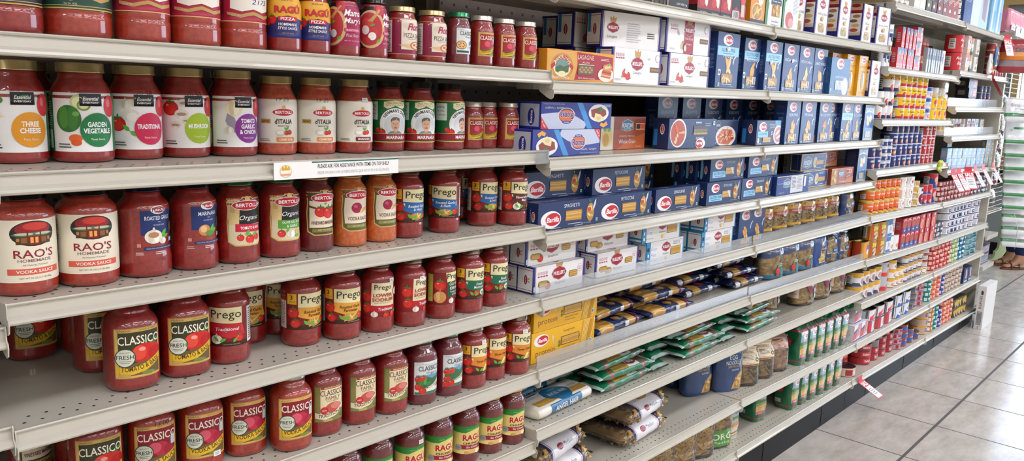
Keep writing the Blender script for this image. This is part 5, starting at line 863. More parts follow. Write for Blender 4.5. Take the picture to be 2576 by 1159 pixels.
# --- third pasta shelf: long boxes
carton('sp', 2, 3, 1326, .025, 'navy spaghetti box on the bottom at the left end, beside the meat sauce jar', group=G3, X=1.226); carton('fe', 2, 3, 1500, .028, 'navy fettuccine box on the bottom, between spaghetti and linguine', group=G3); carton('li', 2, 3, 1640, .03, 'navy linguine box lying alone with nothing on it', group=G3, X=1.79)
carton('sp', 2, 3, 1320, .085, 'navy spaghetti box on the second layer, set back in the shade', .0745, group=G3, X=1.226); carton('fe', 2, 3, 1485, .055, 'navy fettuccine box lying on top of another fettuccine box', .0745, group=G3)
carton('sp', 2, 3, 1326, .08, 'navy spaghetti box in the second row on the bottom', group=G3, X=1.228); carton('fe', 2, 3, 1500, .13, 'navy fettuccine box in the back row on the bottom', group=G3, X=1.515); carton('fe', 2, 3, 1470, .12, 'navy fettuccine box in the back row on top', .0745, group=G3, X=1.5); carton('li', 2, 3, 1600, .22, 'navy linguine box deep in the shade on top', .0745, group=G3, X=1.80); carton('li', 2, 3, 1600, .22, 'navy linguine box deep in the shade at the bottom', group=G3, X=1.80)
for n, (X, Y, l) in enumerate(((2.09, .02, 0), (2.09, .065, 0), (2.09, .11, 0))): carton('gff', 2, 3, 0, Y, 'navy gluten free fettuccine box on the bottom, %s row back' % ORD[n+1], group=G3, X=X, rz=0)
for n, (Y, X) in enumerate(((.035, 2.13), (.08, 2.11), (.125, 2.09))): carton('gff', 2, 3, 0, Y, 'navy gluten free fettuccine box on top, %s row back' % ORD[n+1], .0785, group=G3, X=X)
carton('gfs', 3, 3, 0, .022, 'navy gluten free spaghetti box, front one on the bottom', group=G3, X=2.345); carton('gfs', 3, 3, 0, .03, 'navy gluten free spaghetti box, front one on top', .0785, group=G3, X=2.40); carton('gfs', 3, 3, 0, .08, 'navy gluten free spaghetti box behind the top front one', .0785, group=G3, X=2.39); carton('gfs', 3, 3, 0, .075, 'navy gluten free spaghetti box behind the bottom front one', group=G3, X=2.36)
carton('rnu', 3, 3, 0, .006, 'navy lasagna box turned to show its pale nutrition panel', group=G3, X=2.60); carton('rsp', 3, 3, 0, .06, 'navy spaghetti box with cream edges, lower one', group=G3, X=2.97); carton('rsp', 3, 3, 0, .065, 'navy spaghetti box with cream edges, upper one', .0725, group=G3, X=2.95)
for i, X in enumerate((2.66, )): carton('rsp', 3, 3, 0, .16, 'navy cream edged box half hidden behind the nutrition panel box, lower', group=G3, X=X); carton('rsp', 3, 3, 0, .16, 'navy cream edged box half hidden behind the nutrition panel box, upper', .0725, group=G3, X=X)
carton('rru', 3, 3, 0, .045, 'rust coloured whole grain box, lower one by the cans', group=G3, X=3.24); carton('rru', 3, 3, 0, .1, 'rust coloured whole grain box, upper one set back', .0725, group=G3, X=3.20)
carton('rta', 3, 3, 0, .035, 'blue shells box with cream edges standing next to the rust coloured boxes', group=G4, X=3.52)
# --- fourth pasta shelf: behind the guard
for j in range(2):
    for i in range(4): carton('ms', 2, 4, 0, .042+.0575*i+(.02 if j else 0), 'white spaghetti box with blue ends, %s layer, %s row from the front' % (('lower', 'upper')[j], ORD[i+1]), .0735*j, group=G3, X=1.236-.012*j)
for j in range(2):
    for i in range(2): carton('mf', 2, 4, 0, .05+.058*i+(.02 if j else 0), 'white fettuccine box with blue ends, %s layer, %s row' % (('lower', 'upper')[j], ('front', 'back')[i]), .0735*j, group=G3, X=1.52-.014*j)
for j in range(2):
    for i in range(2): carton('mg', 2, 4, 0, .05+.058*i, 'light blue gluten free spaghetti box beside the fettuccine, %s layer, %s row' % (('lower', 'upper')[j], ('front', 'back')[i]), .0755*j, 0, group=G3, X=1.79-.03*j)
for j in range(2):
    for i in range(3): carton('mg', 2, 4, 0, .042+.058*i, 'light blue gluten free spaghetti box beside the orzo, %s layer, %s row' % (('lower', 'upper')[j], ORD[i+1]), .0755*j, group=G3, X=2.12+.012*j)
carton('orzo', 3, 4, 0, .04, 'navy orzo box next to the light blue boxes', group=G4, X=2.385); carton('orzo', 3, 4, 0, .05, 'navy orzo box beside the yellow pasta bags', group=G4, X=2.505)
# --- fifth pasta shelf: two yellow boxes
carton('pps', 2, 5, 0, .038, 'bright yellow spaghetti box, lower of the two by the three cheese jar', group=G3, X=1.236); carton('ppa', 2, 5, 0, .039, 'bright yellow angel hair box lying on another yellow box', .0865, group=G3, X=1.243)
carton('ppa', 2, 5, 0, .092, 'bright yellow box behind the upper yellow one', .0865, group=G3, X=1.238); carton('pps', 2, 5, 0, .09, 'bright yellow box behind the lower yellow one', group=G3, X=1.236)
# --- top shelf
T0 = 'packets on the top pasta shelf'
carton('neto', 2, 0, 1685, .022, 'red and black box with a bar code on its side, on the top shelf', group=T0)
for i, px in enumerate((1756, 1781, 1808)): carton('tetra', 2, 0, px, .03, 'small red and black carton on the top shelf, %s from the left' % ORD[i+1], group=T0, cat='carton')
carton('black', 2, 0, 1838, .03, 'black box with tomato picture on the top shelf', group=T0); carton('mac', 2, 0, 1888, .024, 'orange macaroni box on the top shelf', group=T0)
carton('veggie', 2, 0, 1921, .03, 'white veggie pasta box with green edge', group=T0, X=2.435); carton('white', 3, 0, 1962, .03, 'white box with green edge beside the veggie pasta', group=T0, X=2.575)
for k, px, Y, lab, X in (('mss', 1998, .06, 'white shells box partly hidden, first of its kind on the top shelf', 2.71), ('mss', 2047, .03, 'white small sea shells box second from the left on the top shelf', 2.862), ('mel', 2107, .03, 'white elbows box third of its kind on the top shelf', 3.10), ('mel', 2165, .03, 'white elbows box fourth of its kind on the top shelf', 3.37)): carton(k, 3, 0, px, Y, lab, group=T0, X=X)
carton('mju', 3, 0, 2210, .02, 'white jumbo shells box at the right end of the top pasta shelf', rz=-8, group=T0, X=3.52)
# ================================================================== bags of pasta
def noodle(mb, kind, P, N, rd, cols, level=False):
    """one piece of dry pasta at P lying across the surface normal N"""
    N = Vector(N); t = N.orthogonal().normalized(); t.rotate(__import__('mathutils').Quaternion(N, rd.uniform(0, 6.28))); t = (t+N*rd.uniform(-.15, .15)).normalized(); b = N.cross(t).normalized(); n2 = t.cross(b)
    if level: t = N.cross(Vector((0, 0, 1))).normalized(); b = N.cross(t).normalized(); n2 = t.cross(b)
    P = Vector(P); c = rd.choice(cols); k = rd.uniform(.85, 1.15)
    if kind == 'penne' or kind == 'ziti':
        L, r = .019*k, .0042; v = []
        for s in (-1, 1):
            for i in range(7): a = i*2*math.pi/7; v.append(tuple(P+t*(s*L+.0045*math.cos(a))+b*(r*math.cos(a))+n2*(r*math.sin(a))))
        mb.add(v, [(i, (i+1) % 7, 7+(i+1) % 7, 7+i) for i in range(7)], c, True)
    elif kind == 'egg':
        L, w = .024*k, .0065; v = []
        ph = rd.uniform(0, 6)
        for i in range(7):
            s = i/6*2-1; a = math.sin(s*4+ph)*1.1; q = P+t*(s*L)+n2*(.004*math.sin(s*5+ph)); d = b*math.cos(a)+n2*math.sin(a)
            v += [tuple(q-d*w), tuple(q+d*w)]
        mb.add(v, [(2*i, 2*i+1, 2*i+3, 2*i+2) for i in range(6)], c, True)
    elif kind == 'rotini':
        L, w = .018*k, .0065; v = []; f = []
        for j in range(3):
            o = len(v)
            for i in range(9):
                s = i/8*2-1; a = s*5.2+j*2.09; q = P+t*(s*L); d = b*math.cos(a)+n2*math.sin(a); v += [tuple(q), tuple(q+d*w)]
            f += [(o+2*i, o+2*i+1, o+2*i+3, o+2*i+2) for i in range(8)]
        mb.add(v, f, c, True)
    else:   # shells and elbows
        r = .0105*k if kind == 'shell' else .007*k; v = []
        for i in range(5):
            th = i/4*math.pi
            for j in range(5): q = -1+j/2; rr = r*(1-.45*q*q); v.append(tuple(P+t*(q*r*1.4)+b*(rr*math.cos(th))+n2*(rr*math.sin(th)*.8)))
        mb.add(v, [(i*5+j, i*5+j+1, i*5+j+6, i*5+j+5) for i in range(4) for j in range(4)], c, True)
PC = ['#e3c078', '#dab060', '#eed59a', '#d0a250', '#e6ca8a']
TRI = ['#e6cb84', '#a5a35a', '#cf8f78', '#dcb96c', '#929a52', '#ecd9a4']
def bprof(st, W, H, D):
    w, d = W/2, D/2
    t = dict(pillow=[(0, .86, .8), (.015, .95, .95), (.05, 1, 1), (.35, 1, 1), (.62, .99, .92), (.76, .985, .7), (.86, .98, .38), (.92, .985, .10), (.96, 1, .05), (1, 1, .035)],
      block=[(0, .93, .93), (.012, .985, .985), (.04, 1, 1), (.4, 1, 1), (.74, 1, 1), (.80, .985, .96), (.86, .96, .72), (.92, .9, .42), (.97, .82, .26), (1, .74, .12)],
      lay=[(0, .97, .05), (.045, .96, .08), (.06, .95, .5), (.1, .98, .86), (.16, 1, 1), (.5, 1, 1), (.84, 1, 1), (.9, .98, .86), (.94, .95, .5), (.955, .96, .08), (1, .97, .05)],
      brick=[(0, .94, .7), (.01, .98, .92), (.03, 1, 1), (.5, 1, 1), (.97, 1, 1), (.99, .98, .92), (1, .94, .7)])[st]
    return [(z*H, a*w, b*d) for z, a, b in t]
def stripes(W, z0, n, h, c): return [rect(0, z0+i*h*2, W, h, c) for i in range(n)]
def panel_green(front):   # green block bag: landscape panel in front, red cord emblem on the side
    o = [rect(0, 0, 400, 190, '#12633f'), rect(0, 62, 400, 9, '#a5323a'), rect(0, 76, 400, 3, '#a5323a'), rect(0, -78, 400, 7, '#a5323a')]
    fp = [rect(0, 0, 74, 118, '#8fb9cf'), pol('#d9e4ea', -37, 44, -10, 52, 8, 46, 37, 50, 37, 59, -37, 59), pol('#4f7a3c', -37, 10, -14, 18, 10, 10, 37, 16, 37, -6, -37, -6), rect(0, -14, 74, 18, '#7f9a4a'), pol('#d9b574', -37, -20, 37, -16, 37, -46, -37, -46)]+strands(4, -34, 60, 20, 3)+[ell(6, 40, 30, 17, '#f1e9e4'), T(6, 40, 46, 20, '#b01f3a', 'Pasta', .03, .3), T(6, 16, 50, 12, '#f3efe4', 'Fettuce', -.005, .2), rect(6, 2, 50, 10, '#24623a'), rect(-16, -52, 34, 14, '#d24a4a'), T(-16, -52, 26, 6, 'w', '454 g', .01), rect(16, -52, 30, 12, '#8a3a2a')]
    o += fp
    for s in (-1, 1):
        x = s*90; o += [leaf(x, -6, 40, a, '#0c4a2e') for a in (.8, 1.57, 2.3)]+[ell(x, 6, 15, 22, '#8e2030'), ell(x, 6, 12, 19, '#b13346'), T(x, 6, 20, 16, '#f1d9d9', 'Pasta', .02, .3, .4), rect(x+s*14, -56, 40, 18, '#c9cdcc')]+lines(x+s*14, -56, 32, 14, 4, '#5c6a64', 3)
    return o
BAG = {}
def bg(k, **q): BAG[k] = q
bg('yellow', W=125, H=148, D=74, st='pillow', n=2.6, clear='egg', cols=PC, np=150, art=[([rect(0, 0, 400, 74, '#e0ab2c'), pol('#e0ab2c', -200, -30, -60, -46, -20, -34, 20, -48, 60, -36, 200, -30), T(0, 6, 70, 24, '#2a2a33', 'Vesta', .015, .2), T(0, -14, 60, 7, '#7a4a14', 'Pasta', 0), rect(0, -34, 90, 13, '#b8333a'), T(0, -34, 60, 6, 'w', 'CORTADA', .01)], 0, 112), ([rect(-90, 0, 24, 50, '#b8333a'), T(-90, 0, 40, 9, 'w', 'Fideos', .01, 0, 1.57), rect(0, -30, 400, 10, '#e0ab2c')], 0, 52)])
bg('romabag', W=146, H=168, D=76, st='pillow', n=2.6, clear='shell', cols=PC, np=150, art=[([pol('#2a4a86', -200, -30, -20, -30, 30, -14, 200, -20, 200, 6, -200, 6), ell(0, 18, 50, 24, '#dfe4ea'), ell(0, 18, 46, 21, '#8f2a30'), T(0, 18, 80, 26, 'w', 'Roma', .045), T(0, 18, 78, 24, '#22318c', 'Roma', .025)], 0, 122), ([pol('#1f6f96', -200, -22, -30, -22, 10, -30, 200, -30, 200, -36, -200, -36)]+tomato(18, -8, 18)+[ell(44, -10, 14, 22, '#3a8a96'), leaf(10, 4, 22, 1)], 0, 44)])
bg('navyclear', W=120, H=142, D=62, st='pillow', n=2.6, clear='shell', cols=['#d9bd84', '#cba968', '#e9d6a8'], np=140, art=[([pol('#17407f', -220, 90, 220, 90, 220, 30, 40, 40, 26, 0, 6, 36, -10, 60, -30, 20, -44, -40, -36, -88, -220, -88), T(-60, 30, 60, 14, '#cfe0f0', 'Rustica', -.01, .3, .3)], 0, 90), ([pol('#1d5aa8', 4, 8, 44, 14, 40, -10, 2, -8), T(22, 2, 30, 8, 'w', 'Pasta', .01, .2), rect(-30, -22, 36, 16, '#17407f')], 0, 60)])
bg('navyfull', W=122, H=166, D=62, st='pillow', n=2.6, base='#1c4d9a', art=[([rect(0, 0, 400, 178, '#1c4d9a'), pol('#e6c27a', -10, -74, 40, -70, 30, -10, 14, 44, 0, 0)]+pieces(20, -40, 36, 50, 4, 14)+[rect(24, -6, 44, 22, '#23388c'), T(24, -6, 36, 11, 'w', 'Barilla', .01, .2), ell(0, -54, 18, 8, '#e0c94a')], 0, 89)])
bg('pinkbag', W=144, H=140, D=76, st='pillow', n=2.6, clear='penne', cols=['#dcb568', '#d0a456', '#e8cd90'], np=190, art=[([pol('#a8325a', -20, 52, 46, 46, 40, -2, 14, -34, -10, 8), T(14, 18, 48, 10, 'w', 'PENNE', .01), T(14, 6, 44, 7, 'w', 'RIGATE', .01), rect(-88, 0, 64, 96, '#e2cdb4')]+lines(-88, 4, 50, 70, 18, '#9a5a4a', 3)+[rect(58, -30, 34, 46, '#ece6de'), rect(58, -30, 24, 8, '#333')], 0, 84)])
bg('homestyle', W=118, H=150, D=82, st='pillow', n=2.4, clear='rotini', cols=TRI, np=150, art=[([rect(0, 0, 96, 74, '#8a5a34'), rect(0, 2, 90, 64, '#e3d3b2'), T(0, 24, 80, 9, '#6a3a1c', 'HOMESTYLE', .02), T(0, 12, 82, 7, '#6a3a1c', 'RADIATORE TRICOLOR', .01)]+lines(-6, -6, 56, 18, 4, '#6a4a2c', 3)+[ell(32, -14, 9, 9, '#5a6a3a'), T(32, -14, 8, 8, 'w', '6', .02), T(-2, -26, 40, 8, '#7a4a24', 'Organic', -.005, .3), pol('#b98a5a', -48, -37, -30, -32, -10, -37, 10, -32, 30, -37, 48, -32, 48, -37)], 6, 122)])
bg('homeshell', W=118, H=150, D=82, st='pillow', n=2.4, clear='shell', cols=['#d9b08a', '#e6c7a6', '#c98f76', '#caa27a'], np=120, art=[([rect(0, 0, 90, 60, '#7a4a34'), pol('#c9a08a', -45, -30, 0, -20, 45, -30, 45, 10, -45, 0)], 0, 128)])
q_ = math.pi/2
bg('eggbag', W=190, H=290, D=60, st='lay', n=3, lay=1, clear='egg', cols=['#e0bd78', '#d6ab60', '#ead09a', '#cb9c50'], np=900, dp=0, art=[([rect(0, 0, 420, 166, '#262368'), rect(0, 0, 420, 150, '#e9e7ea'), rect(0, 70, 420, 2.5, '#8e1523'), rect(0, -70, 420, 2.5, '#8e1523'), pol('#8e1830', -62, 0, -56, 40, -38, 52, -20, 40, -14, 0, -20, -40, -38, -52, -56, -40), T(-38, 0, 80, 18, 'w', "MUELLER'S", .02, 0, q_), leaf(-62, -6, 22, 2.9, '#c79a52'), leaf(-62, 4, 22, 3.5, '#c79a52'), T(4, -4, 64, 13, '#33303a', 'Medium', -.008, 0, q_), T(21, -4, 84, 12, '#33303a', 'Egg Noodles', -.008, 0, q_), ell(48, 14, 12, 30, '#c98f4a'), ell(46, 8, 7, 16, '#e6bf7e'), ell(94, -26, 9, 16, '#8e1830'), T(94, 20, 50, 11, '#33303a', 'Medium', -.008, 0, q_)], 0, 146)])
bg('green', W=90, H=280, D=27, st='lay', n=3, lay=1, base='#11704a', art=[([rect(0, 0, 300, 285, '#11704a'), rect(0, 78, 300, 9, '#a8363a'), rect(0, 92, 300, 5, '#a8363a'), rect(0, -78, 300, 9, '#a8363a'), rect(0, -92, 300, 5, '#a8363a'), rect(10, 0, 60, 130, '#e3e6e2'), pol('#cfa558', -20, -65, 40, -65, 40, 10, 6, 20, -20, -10)]+strands(10, -28, 56, 66, 4, True)+[ell(8, 38, 24, 30, '#8e2030'), T(8, 38, 46, 26, 'w', 'Pasta', .03, .3, 1.57), leaf(-30, 20, 40, 1.2, '#0c4a2e'), leaf(-30, -30, 40, 1.6, '#0c4a2e'), rect(0, 136, 300, 16, '#b9c9c2'), rect(0, -136, 300, 16, '#b9c9c2'), T(-44, 0, 120, 7, '#9fd0b4', 'PRODUCT OF PREMIUM SEMOLINA', 0, 0, 1.57)], 0, 142)])
bg('angel', W=108, H=262, D=36, st='brick', n=3.2, lay=1, base='#e7e2d6', art=[([rect(0, 0, 320, 262, '#e7e2d6'), rect(26, 0, 26, 236, '#c99a4a')]+strands(26, 0, 24, 232, 3, True)+[rect(-62, 70, 10, 90, '#1f6f9a'), ell(6, 6, 34, 56, '#1c6a97'), ell(26, 10, 26, 40, '#1c6a97'), ell(-10, -10, 22, 34, '#1c6a97'), ell(14, -18, 24, 30, '#23749f'), T(8, 8, 84, 17, 'w', 'ANGEL HAIR', .015, 0, 1.57), T(-14, 8, 30, 5, '#bfe0ee', 'PASTA', .01, 0, 1.57), rect(-26, -70, 7, 48, '#1f6f9a'), rect(64, 0, 34, 150, '#1c6a97'), T(64, 0, 110, 15, 'w', 'ANGEL HAIR', .015, 0, 1.57)]+[rect(x, -80, 1.4, 70, '#7a8a92') for x in (-40, -34, -14, -8)]+[rect(x, 90, 1.6, 40, '#4a5a62') for x in (0, 6, -24, -30)], 0, 131)])
NB = [rect(0, 0, 300, 285, '#1a2f63'), rect(6, -84, 300, 78, '#c9974a')]+strands(6, -84, 70, 78, 5, True)+[rect(0, 60, 300, 44, '#c9974a')]+strands(6, 60, 70, 42, 6, True)+[rect(8, 10, 70, 44, '#16284f'), ell(8, 8, 14, 18, '#d98f3c'), ell(12, 12, 10, 10, '#e8c27a'), rect(0, 96, 300, 10, '#a5263a'), ell(8, 116, 20, 10, 'w'), ell(8, 116, 16, 8, '#c3182b'), T(8, 116, 22, 6, 'w', 'Barilla', .01, .25), T(-30, 20, 90, 6, '#dfe6f0', 'SPAGHETTI', 0, 0, 1.57), rect(46, 30, 14, 22, '#dfe4ea')]
bg('navylong', W=78, H=282, D=30, st='lay', n=2.8, lay=1, base='#1a2f63', art=[(NB, 0, 142)])
bg('navylong2', W=78, H=270, D=28, st='lay', n=2.8, lay=1, base='#141f4a', art=[([rect(0, 0, 300, 270, '#141f4a'), rect(0, -40, 300, 54, '#b58440')]+strands(6, -40, 70, 52, 6, True)+[rect(44, 60, 26, 30, '#d6d9df'), rect(-44, 60, 26, 30, '#d6d9df'), rect(44, -96, 26, 30, '#d6d9df'), rect(-44, -96, 26, 30, '#d6d9df'), ell(0, 30, 16, 24, '#a5263a'), leaf(0, 80, 30, .5, '#3f62b4')], 0, 135)])
bg('eggpouch', W=142, H=198, D=74, st='pillow', n=2.5, base='#1b3f6e', art=[([rect(0, 0, 420, 215, '#1b3f6e'), pol('#cfa05a', 0, -100, 70, -96, 72, -40, 50, -24, 20, -50, 6, -80)]+[mv(q, 40, -68) for q in pieces(0, 0, 50, 44, 7, 18)]+[T(6, 34, 40, 17, '#d9e2ea', 'EGG', .01), T(6, 14, 74, 17, '#d9e2ea', 'NOODLES', .01), T(8, -2, 60, 9, '#d9b35a', 'DAIRY PRODUCT', .0), T(14, -16, 34, 7, '#d9e2ea', 'KOSHER', 0), ell(30, 60, 20, 14, '#27548c')], 0, 100)])
bg('greenblock', W=88, H=174, D=84, st='block', n=4.5, base='#12633f', art=[(panel_green(1), 0, 82)])
bg('penneclear', W=135, H=175, D=80, st='pillow', n=2.5, clear='ziti', cols=['#e0b765', '#d4a64f', '#ebcf8e'], np=190, art=[([rect(0, 70, 60, 20, '#d8d9d6'), T(0, 70, 34, 6, '#555', 'PASTA', 0)], 0, 88)])
bg('orgbag', W=125, H=170, D=70, st='pillow', n=2.5, clear='egg', cols=['#d2a552', '#c4953f', '#e0bd74'], np=150, art=[([rect(0, 0, 150, 66, '#4f8f3a'), T(0, 6, 96, 26, '#dfead0', 'ORG', .015), T(0, -18, 80, 9, '#dfead0', 'Pasta', 0)], 0, 44)])
bg('creamblock', W=84, H=172, D=68, st='block', n=3.5, base='#d8ccb6', art=[([rect(0, 0, 360, 205, '#d8ccb6'), rect(0, 70, 360, 4, '#7a5a34'), rect(0, -70, 360, 7, '#8a6a3a'), rect(0, -82, 360, 4, '#8a6a3a'), rect(4, 12, 54, 66, '#a9b9c4'), ell(4, 26, 20, 14, '#5f7f9a'), rect(4, -4, 54, 14, '#5f8a3c'), T(4, 28, 44, 16, '#2a3a5a', 'Pasta', .02, .3), rect(4, -36, 54, 24, '#c98f4a'), T(-20, 60, 60, 9, '#4a3a2a', 'Molisana', -.005, .2)], 0, 95)])
def make_bag(kind):
    q = BAG[kind]; W, H, D = q['W'], q['H'], q['D']; sh = Shell(bprof(q['st'], W, H, D), q.get('n', 3), wr=3.2 if q['st'] != 'brick' else 1.6, wf=26, seed=len(kind)*7.3+ord(kind[0]), zref=H*.5)
    zs = sorted(set(list(sh.z)+list(np.linspace(H*.05, H*.95, 22)))); lay = q.get('lay')
    def fin(mb):
        if lay:
            for i, v in enumerate(mb.v): mb.v[i] = np.stack([v[:, 0], v[:, 2], -v[:, 1]+D/2000], 1)
        return mb
    nm = 'pasta_bag'
    if not q.get('clear'):
        mb = MB(); sh.skin(mb, q['base'], 64, zs)
        for ops, u0, z0 in q['art']: wrap(mb, ops, sh.S(u0, z0), us=6, vs=8, off=.8, step=.06, clip=(sh.per*.99, 400), smooth=True)
        o = fin(mb).build(nm, FILM)
        if q['st'] != 'brick':
            for z0, k in ((H-9, 1), (9, -1)) if q['st'] == 'lay' else ((H-10, 1),):
                w = float(np.interp(z0, sh.z, sh.hw))*.98; n = 26; d_ = float(np.interp(z0, sh.z, sh.hd))+1.2; v = []
                for zz in (z0-9, z0+9): v += [((-1+2*i/n)*w, (-d_ if q['st'] == 'lay' else -d_)+(.7 if i % 2 else -.7), zz) for i in range(n+1)]
                v += [(x, -y, z) for x, y, z in v]
                f = [(i, i+1, n+2+i, n+1+i) for i in range(n)]; f += [tuple(j+2*(n+1) for j in t) for t in f]
                eb = MB(); eb.add(np.array(v)/1000, f, '#cfd8d4' if kind == 'green' else q['base']); fin(eb).build('end_seal', FILM, o)
        return o
    mb = MB(); sh.skin(mb, '#ffffff', 56, zs, off=1.2); o = fin(mb).build(nm, CELLO)
    rd = random.Random(kind); nb = MB()
    top = .80 if not lay else .90
    us = [rd.uniform(-sh.per/2, sh.per/2) for _ in range(q['np'])]; zz = [rd.uniform(H*(.07 if not lay else .13), H*top) for _ in us]
    dp = q.get('dp', 0); A = sh.at(us, zz, -10-dp); Bq = sh.at(us, zz, -7-dp)
    for p_, b_, z_ in zip(A, Bq, zz):
        if kind == 'eggbag' and abs(z_-146) < 86: continue
        n_ = b_-p_; noodle(nb, q['clear'], p_, n_/max(1e-9, np.linalg.norm(n_)), rd, q['cols'], not lay and z_ < H*.2)
    ins = Shell([(z, max(a-13-dp, 1), max(b-13-dp, .5)) for z, a, b in zip(sh.z, sh.hw, sh.hd) if H*.02 <= z <= H*top] or bprof(q['st'], W-18, H, D-18), q.get('n', 3)); ins.skin(nb, '#cfa660', 32)
    tag(fin(nb).build('pasta', NOOD, o), kind='stuff')
    lb = MB()
    for ops, u0, z0 in q['art']: wrap(lb, ops, sh.S(u0, z0), us=6, vs=8, off=2.0, step=.06, clip=(sh.per*.99, 400), smooth=True)
    fin(lb).build('label', FILM, o)
    return o
def bag(kind, bay, row, X, Y, label, lift=0, rz=0, px=None, group=None, tilt=0, zoff=.0004):
    z = dz(bay, row, X if X is not None else B*(bay-.5))
    if X is None: X = x_at(px, Y, z+.08)
    o = get('bag', make_bag, kind); o.location = (X, Y, dz(bay, row, X)+lift+zoff); o.rotation_euler = (math.radians(tilt), 0, math.radians(rz))
    if tilt: o.scale = (1, .3, .9)
    if row == 8 and BAG[kind]['st'] == 'block': o.scale = (1, 1, .93)
    o.location.z = 0; rest(o, dz(bay, row, X)+lift+ez(bay, row, .08))
    settle(o, (bay, row), (0, 0, .0025) if BAG[kind].get('lay') or tilt else (.004, .0005, 0), 80)
    tag(o, label, 'bag', group or 'bags of pasta'); return o
# fourth shelf: yellow bags and a navy one
for i in range(6): bag('yellow', 3, 4, 2.695+.1425*i, .112, 'yellow topped bag of cut noodles behind the guard, %s from the left' % ORD[i+1], rz=-14+(i % 3)*2, group='yellow noodle bags')
bag('navyclear', 3, 4, 3.575, .095, 'navy and clear bag of shells at the right end of the yellow bags', rz=-4)
# fifth shelf: navy spaghetti bags lying, then standing bags
G5 = 'navy spaghetti bags'
for i, (X, Y, r, l) in enumerate(((1.69, .09, -86, .0), (1.70, .18, -87, .0), (1.69, .27, -87, 0), (1.71, .12, -84, .037), (1.70, .215, -87, .037), (1.985, .095, -90, .0), (2.0, .185, -88, .0), (1.99, .275, -89, 0), (1.98, .13, -92, .037), (1.97, .225, -90, .037), (1.95, .17, -88, .074))):
    bag('navylong', 2, 5, X-.141, Y, 'navy spaghetti bag lying flat, %s of the pile beside the yellow boxes' % ORD[i+1], l, r, group=G5)
for i, (X, Y, r, l) in enumerate(((2.60, .12, -90, 0), (2.60, .21, -90, 0), (2.60, .30, -90, 0), (2.585, .15, -91, .035), (2.60, .245, -89, .035), (2.57, .19, -90, .07), (2.575, .28, -90, .07), (2.30, .16, -90, 0), (2.30, .25, -89, 0), (2.30, .20, -90, .035), (2.56, .22, -88, .105))):
    bag('navylong2', 2 if X < 2.438 else 3, 5, X-.135, Y, 'dark navy spaghetti bag with white patches, %s of the pile beside the shell bags' % ORD[i+1], l, r, group=G5)
for i, X in enumerate((2.825, 2.982, 3.139)): bag('romabag', 3, 5, X, .112, 'clear bag of shells with blue oval logo, %s from the left behind the guard' % ORD[i+1], rz=-14)
bag('navyfull', 3, 5, 3.285, .10, 'bright blue pasta bag standing beside the clear logo bags', rz=-12); bag('navyclear', 3, 5, 3.425, .10, 'navy and clear bag of shells between the bright blue bag and the last one', rz=-12); bag('navyclear', 3, 5, 3.565, .095, 'navy and clear bag of shells at the right end of the fifth shelf', rz=-8)
# sixth shelf: white angel hair, green spaghetti, penne with pink tags
bag('angel', 2, 6, 1.262, .075, 'white angel hair bag lying on the lower left corner of the sixth shelf', 0, -86)
bag('angel', 2, 6, 1.25, .195, 'white angel hair bag behind the front one', 0, -84)
GG = 'green spaghetti bags'
gi = 0
def green(X, Y, r, l, place):
    global gi; gi += 1
    bag('green', 2 if X < 2.438 else 3, 6, X-.142*math.sin(math.radians(-r)), Y-.142*(1 if abs(r) < 45 else 0), 'green spaghetti bag lying %s' % place, l, r, group=GG)
for s, X in enumerate((1.69, 2.16, 2.63)):
    w_ = ('first', 'second', 'third')[s]
    for j in range(3):
        l_ = ('bottom', 'middle', 'top')[j]
        green(X-.01*j+.01*(j % 2), .066+.006*j, -90+(2, -2, 3)[j], (.0305*j), 'lengthwise at the front, %s of the %s green pile' % (l_, w_))
        if j < 2: green(X-.02, .175+.004*j, -89, (.0305*j), 'lengthwise at the rear, %s of the %s green pile' % (l_, w_))
for s, X in enumerate((1.478, 1.882, 1.978, 2.352, 2.448)):
    w_ = ('left of the first pile', 'right of the first pile', 'left of the second pile', 'right of the second pile', 'left of the third pile')[s]
    for j in range(3 if s % 2 else 2): green(X, .165+.004*j+(.09 if not s else 0), (0, 2, -3)[j], (.0305*j), 'end-on %s, %s layer' % (w_, ('bottom', 'middle', 'top')[j]))
for i, (px, r) in enumerate(((2.93, -14), (3.17, -14), (3.36, -12), (3.555, -8))): bag('pinkbag', 3, 6, px, .10 if i else .16, 'clear penne bag with a crimson tag, %s from the left on the sixth shelf' % ORD[i+1], rz=r)
# seventh shelf
GE = 'bags of egg noodles'
for i, (X, Y, r, l, lab) in enumerate(((1.285, .125, -84, 0, 'egg noodle bag under the top one in the lower left'), (1.265, .12, -80, .058, 'egg noodle bag with white label on top in the lower left'), (1.70, .125, -86, 0, 'egg noodle bag at the bottom of the middle pile'), (1.715, .12, -83, .058, 'egg noodle bag with white label on top of the middle pile'), (1.68, .335, -90, 0, 'egg noodle bag behind the middle pile, lower'), (1.69, .335, -88, .062, 'egg noodle bag behind the middle pile, upper'))): bag('eggbag', 2, 7, X, Y, lab, l, r, group=GE)
for i, (px, r, Y) in enumerate(((1712, -12, .25), (1750, -16, .16), (1806, -20, .09))): bag('eggpouch', 2, 7, None, Y, 'navy noodle pouch, %s from the left beside the tricolor pasta' % ORD[i+1], rz=r, px=px)
bag('homestyle', 3, 7, None, .085, 'clear bag of tricolor pasta with a brown paper header, nearest one', rz=-30, px=1872); bag('homestyle', 3, 7, None, .085, 'clear bag of tricolor pasta with a brown paper header, farther one', rz=-26, px=1912); bag('homeshell', 3, 7, None, .085, 'clear bag of pink and cream shells with a brown header', rz=-24, px=1950)
for i in range(6): bag('greenblock', 3, 7, 3.085+.0985*i, .068, 'green block bag of pasta standing on the seventh shelf, %s from the left' % ORD[i+1], rz=0, group='green block bags')
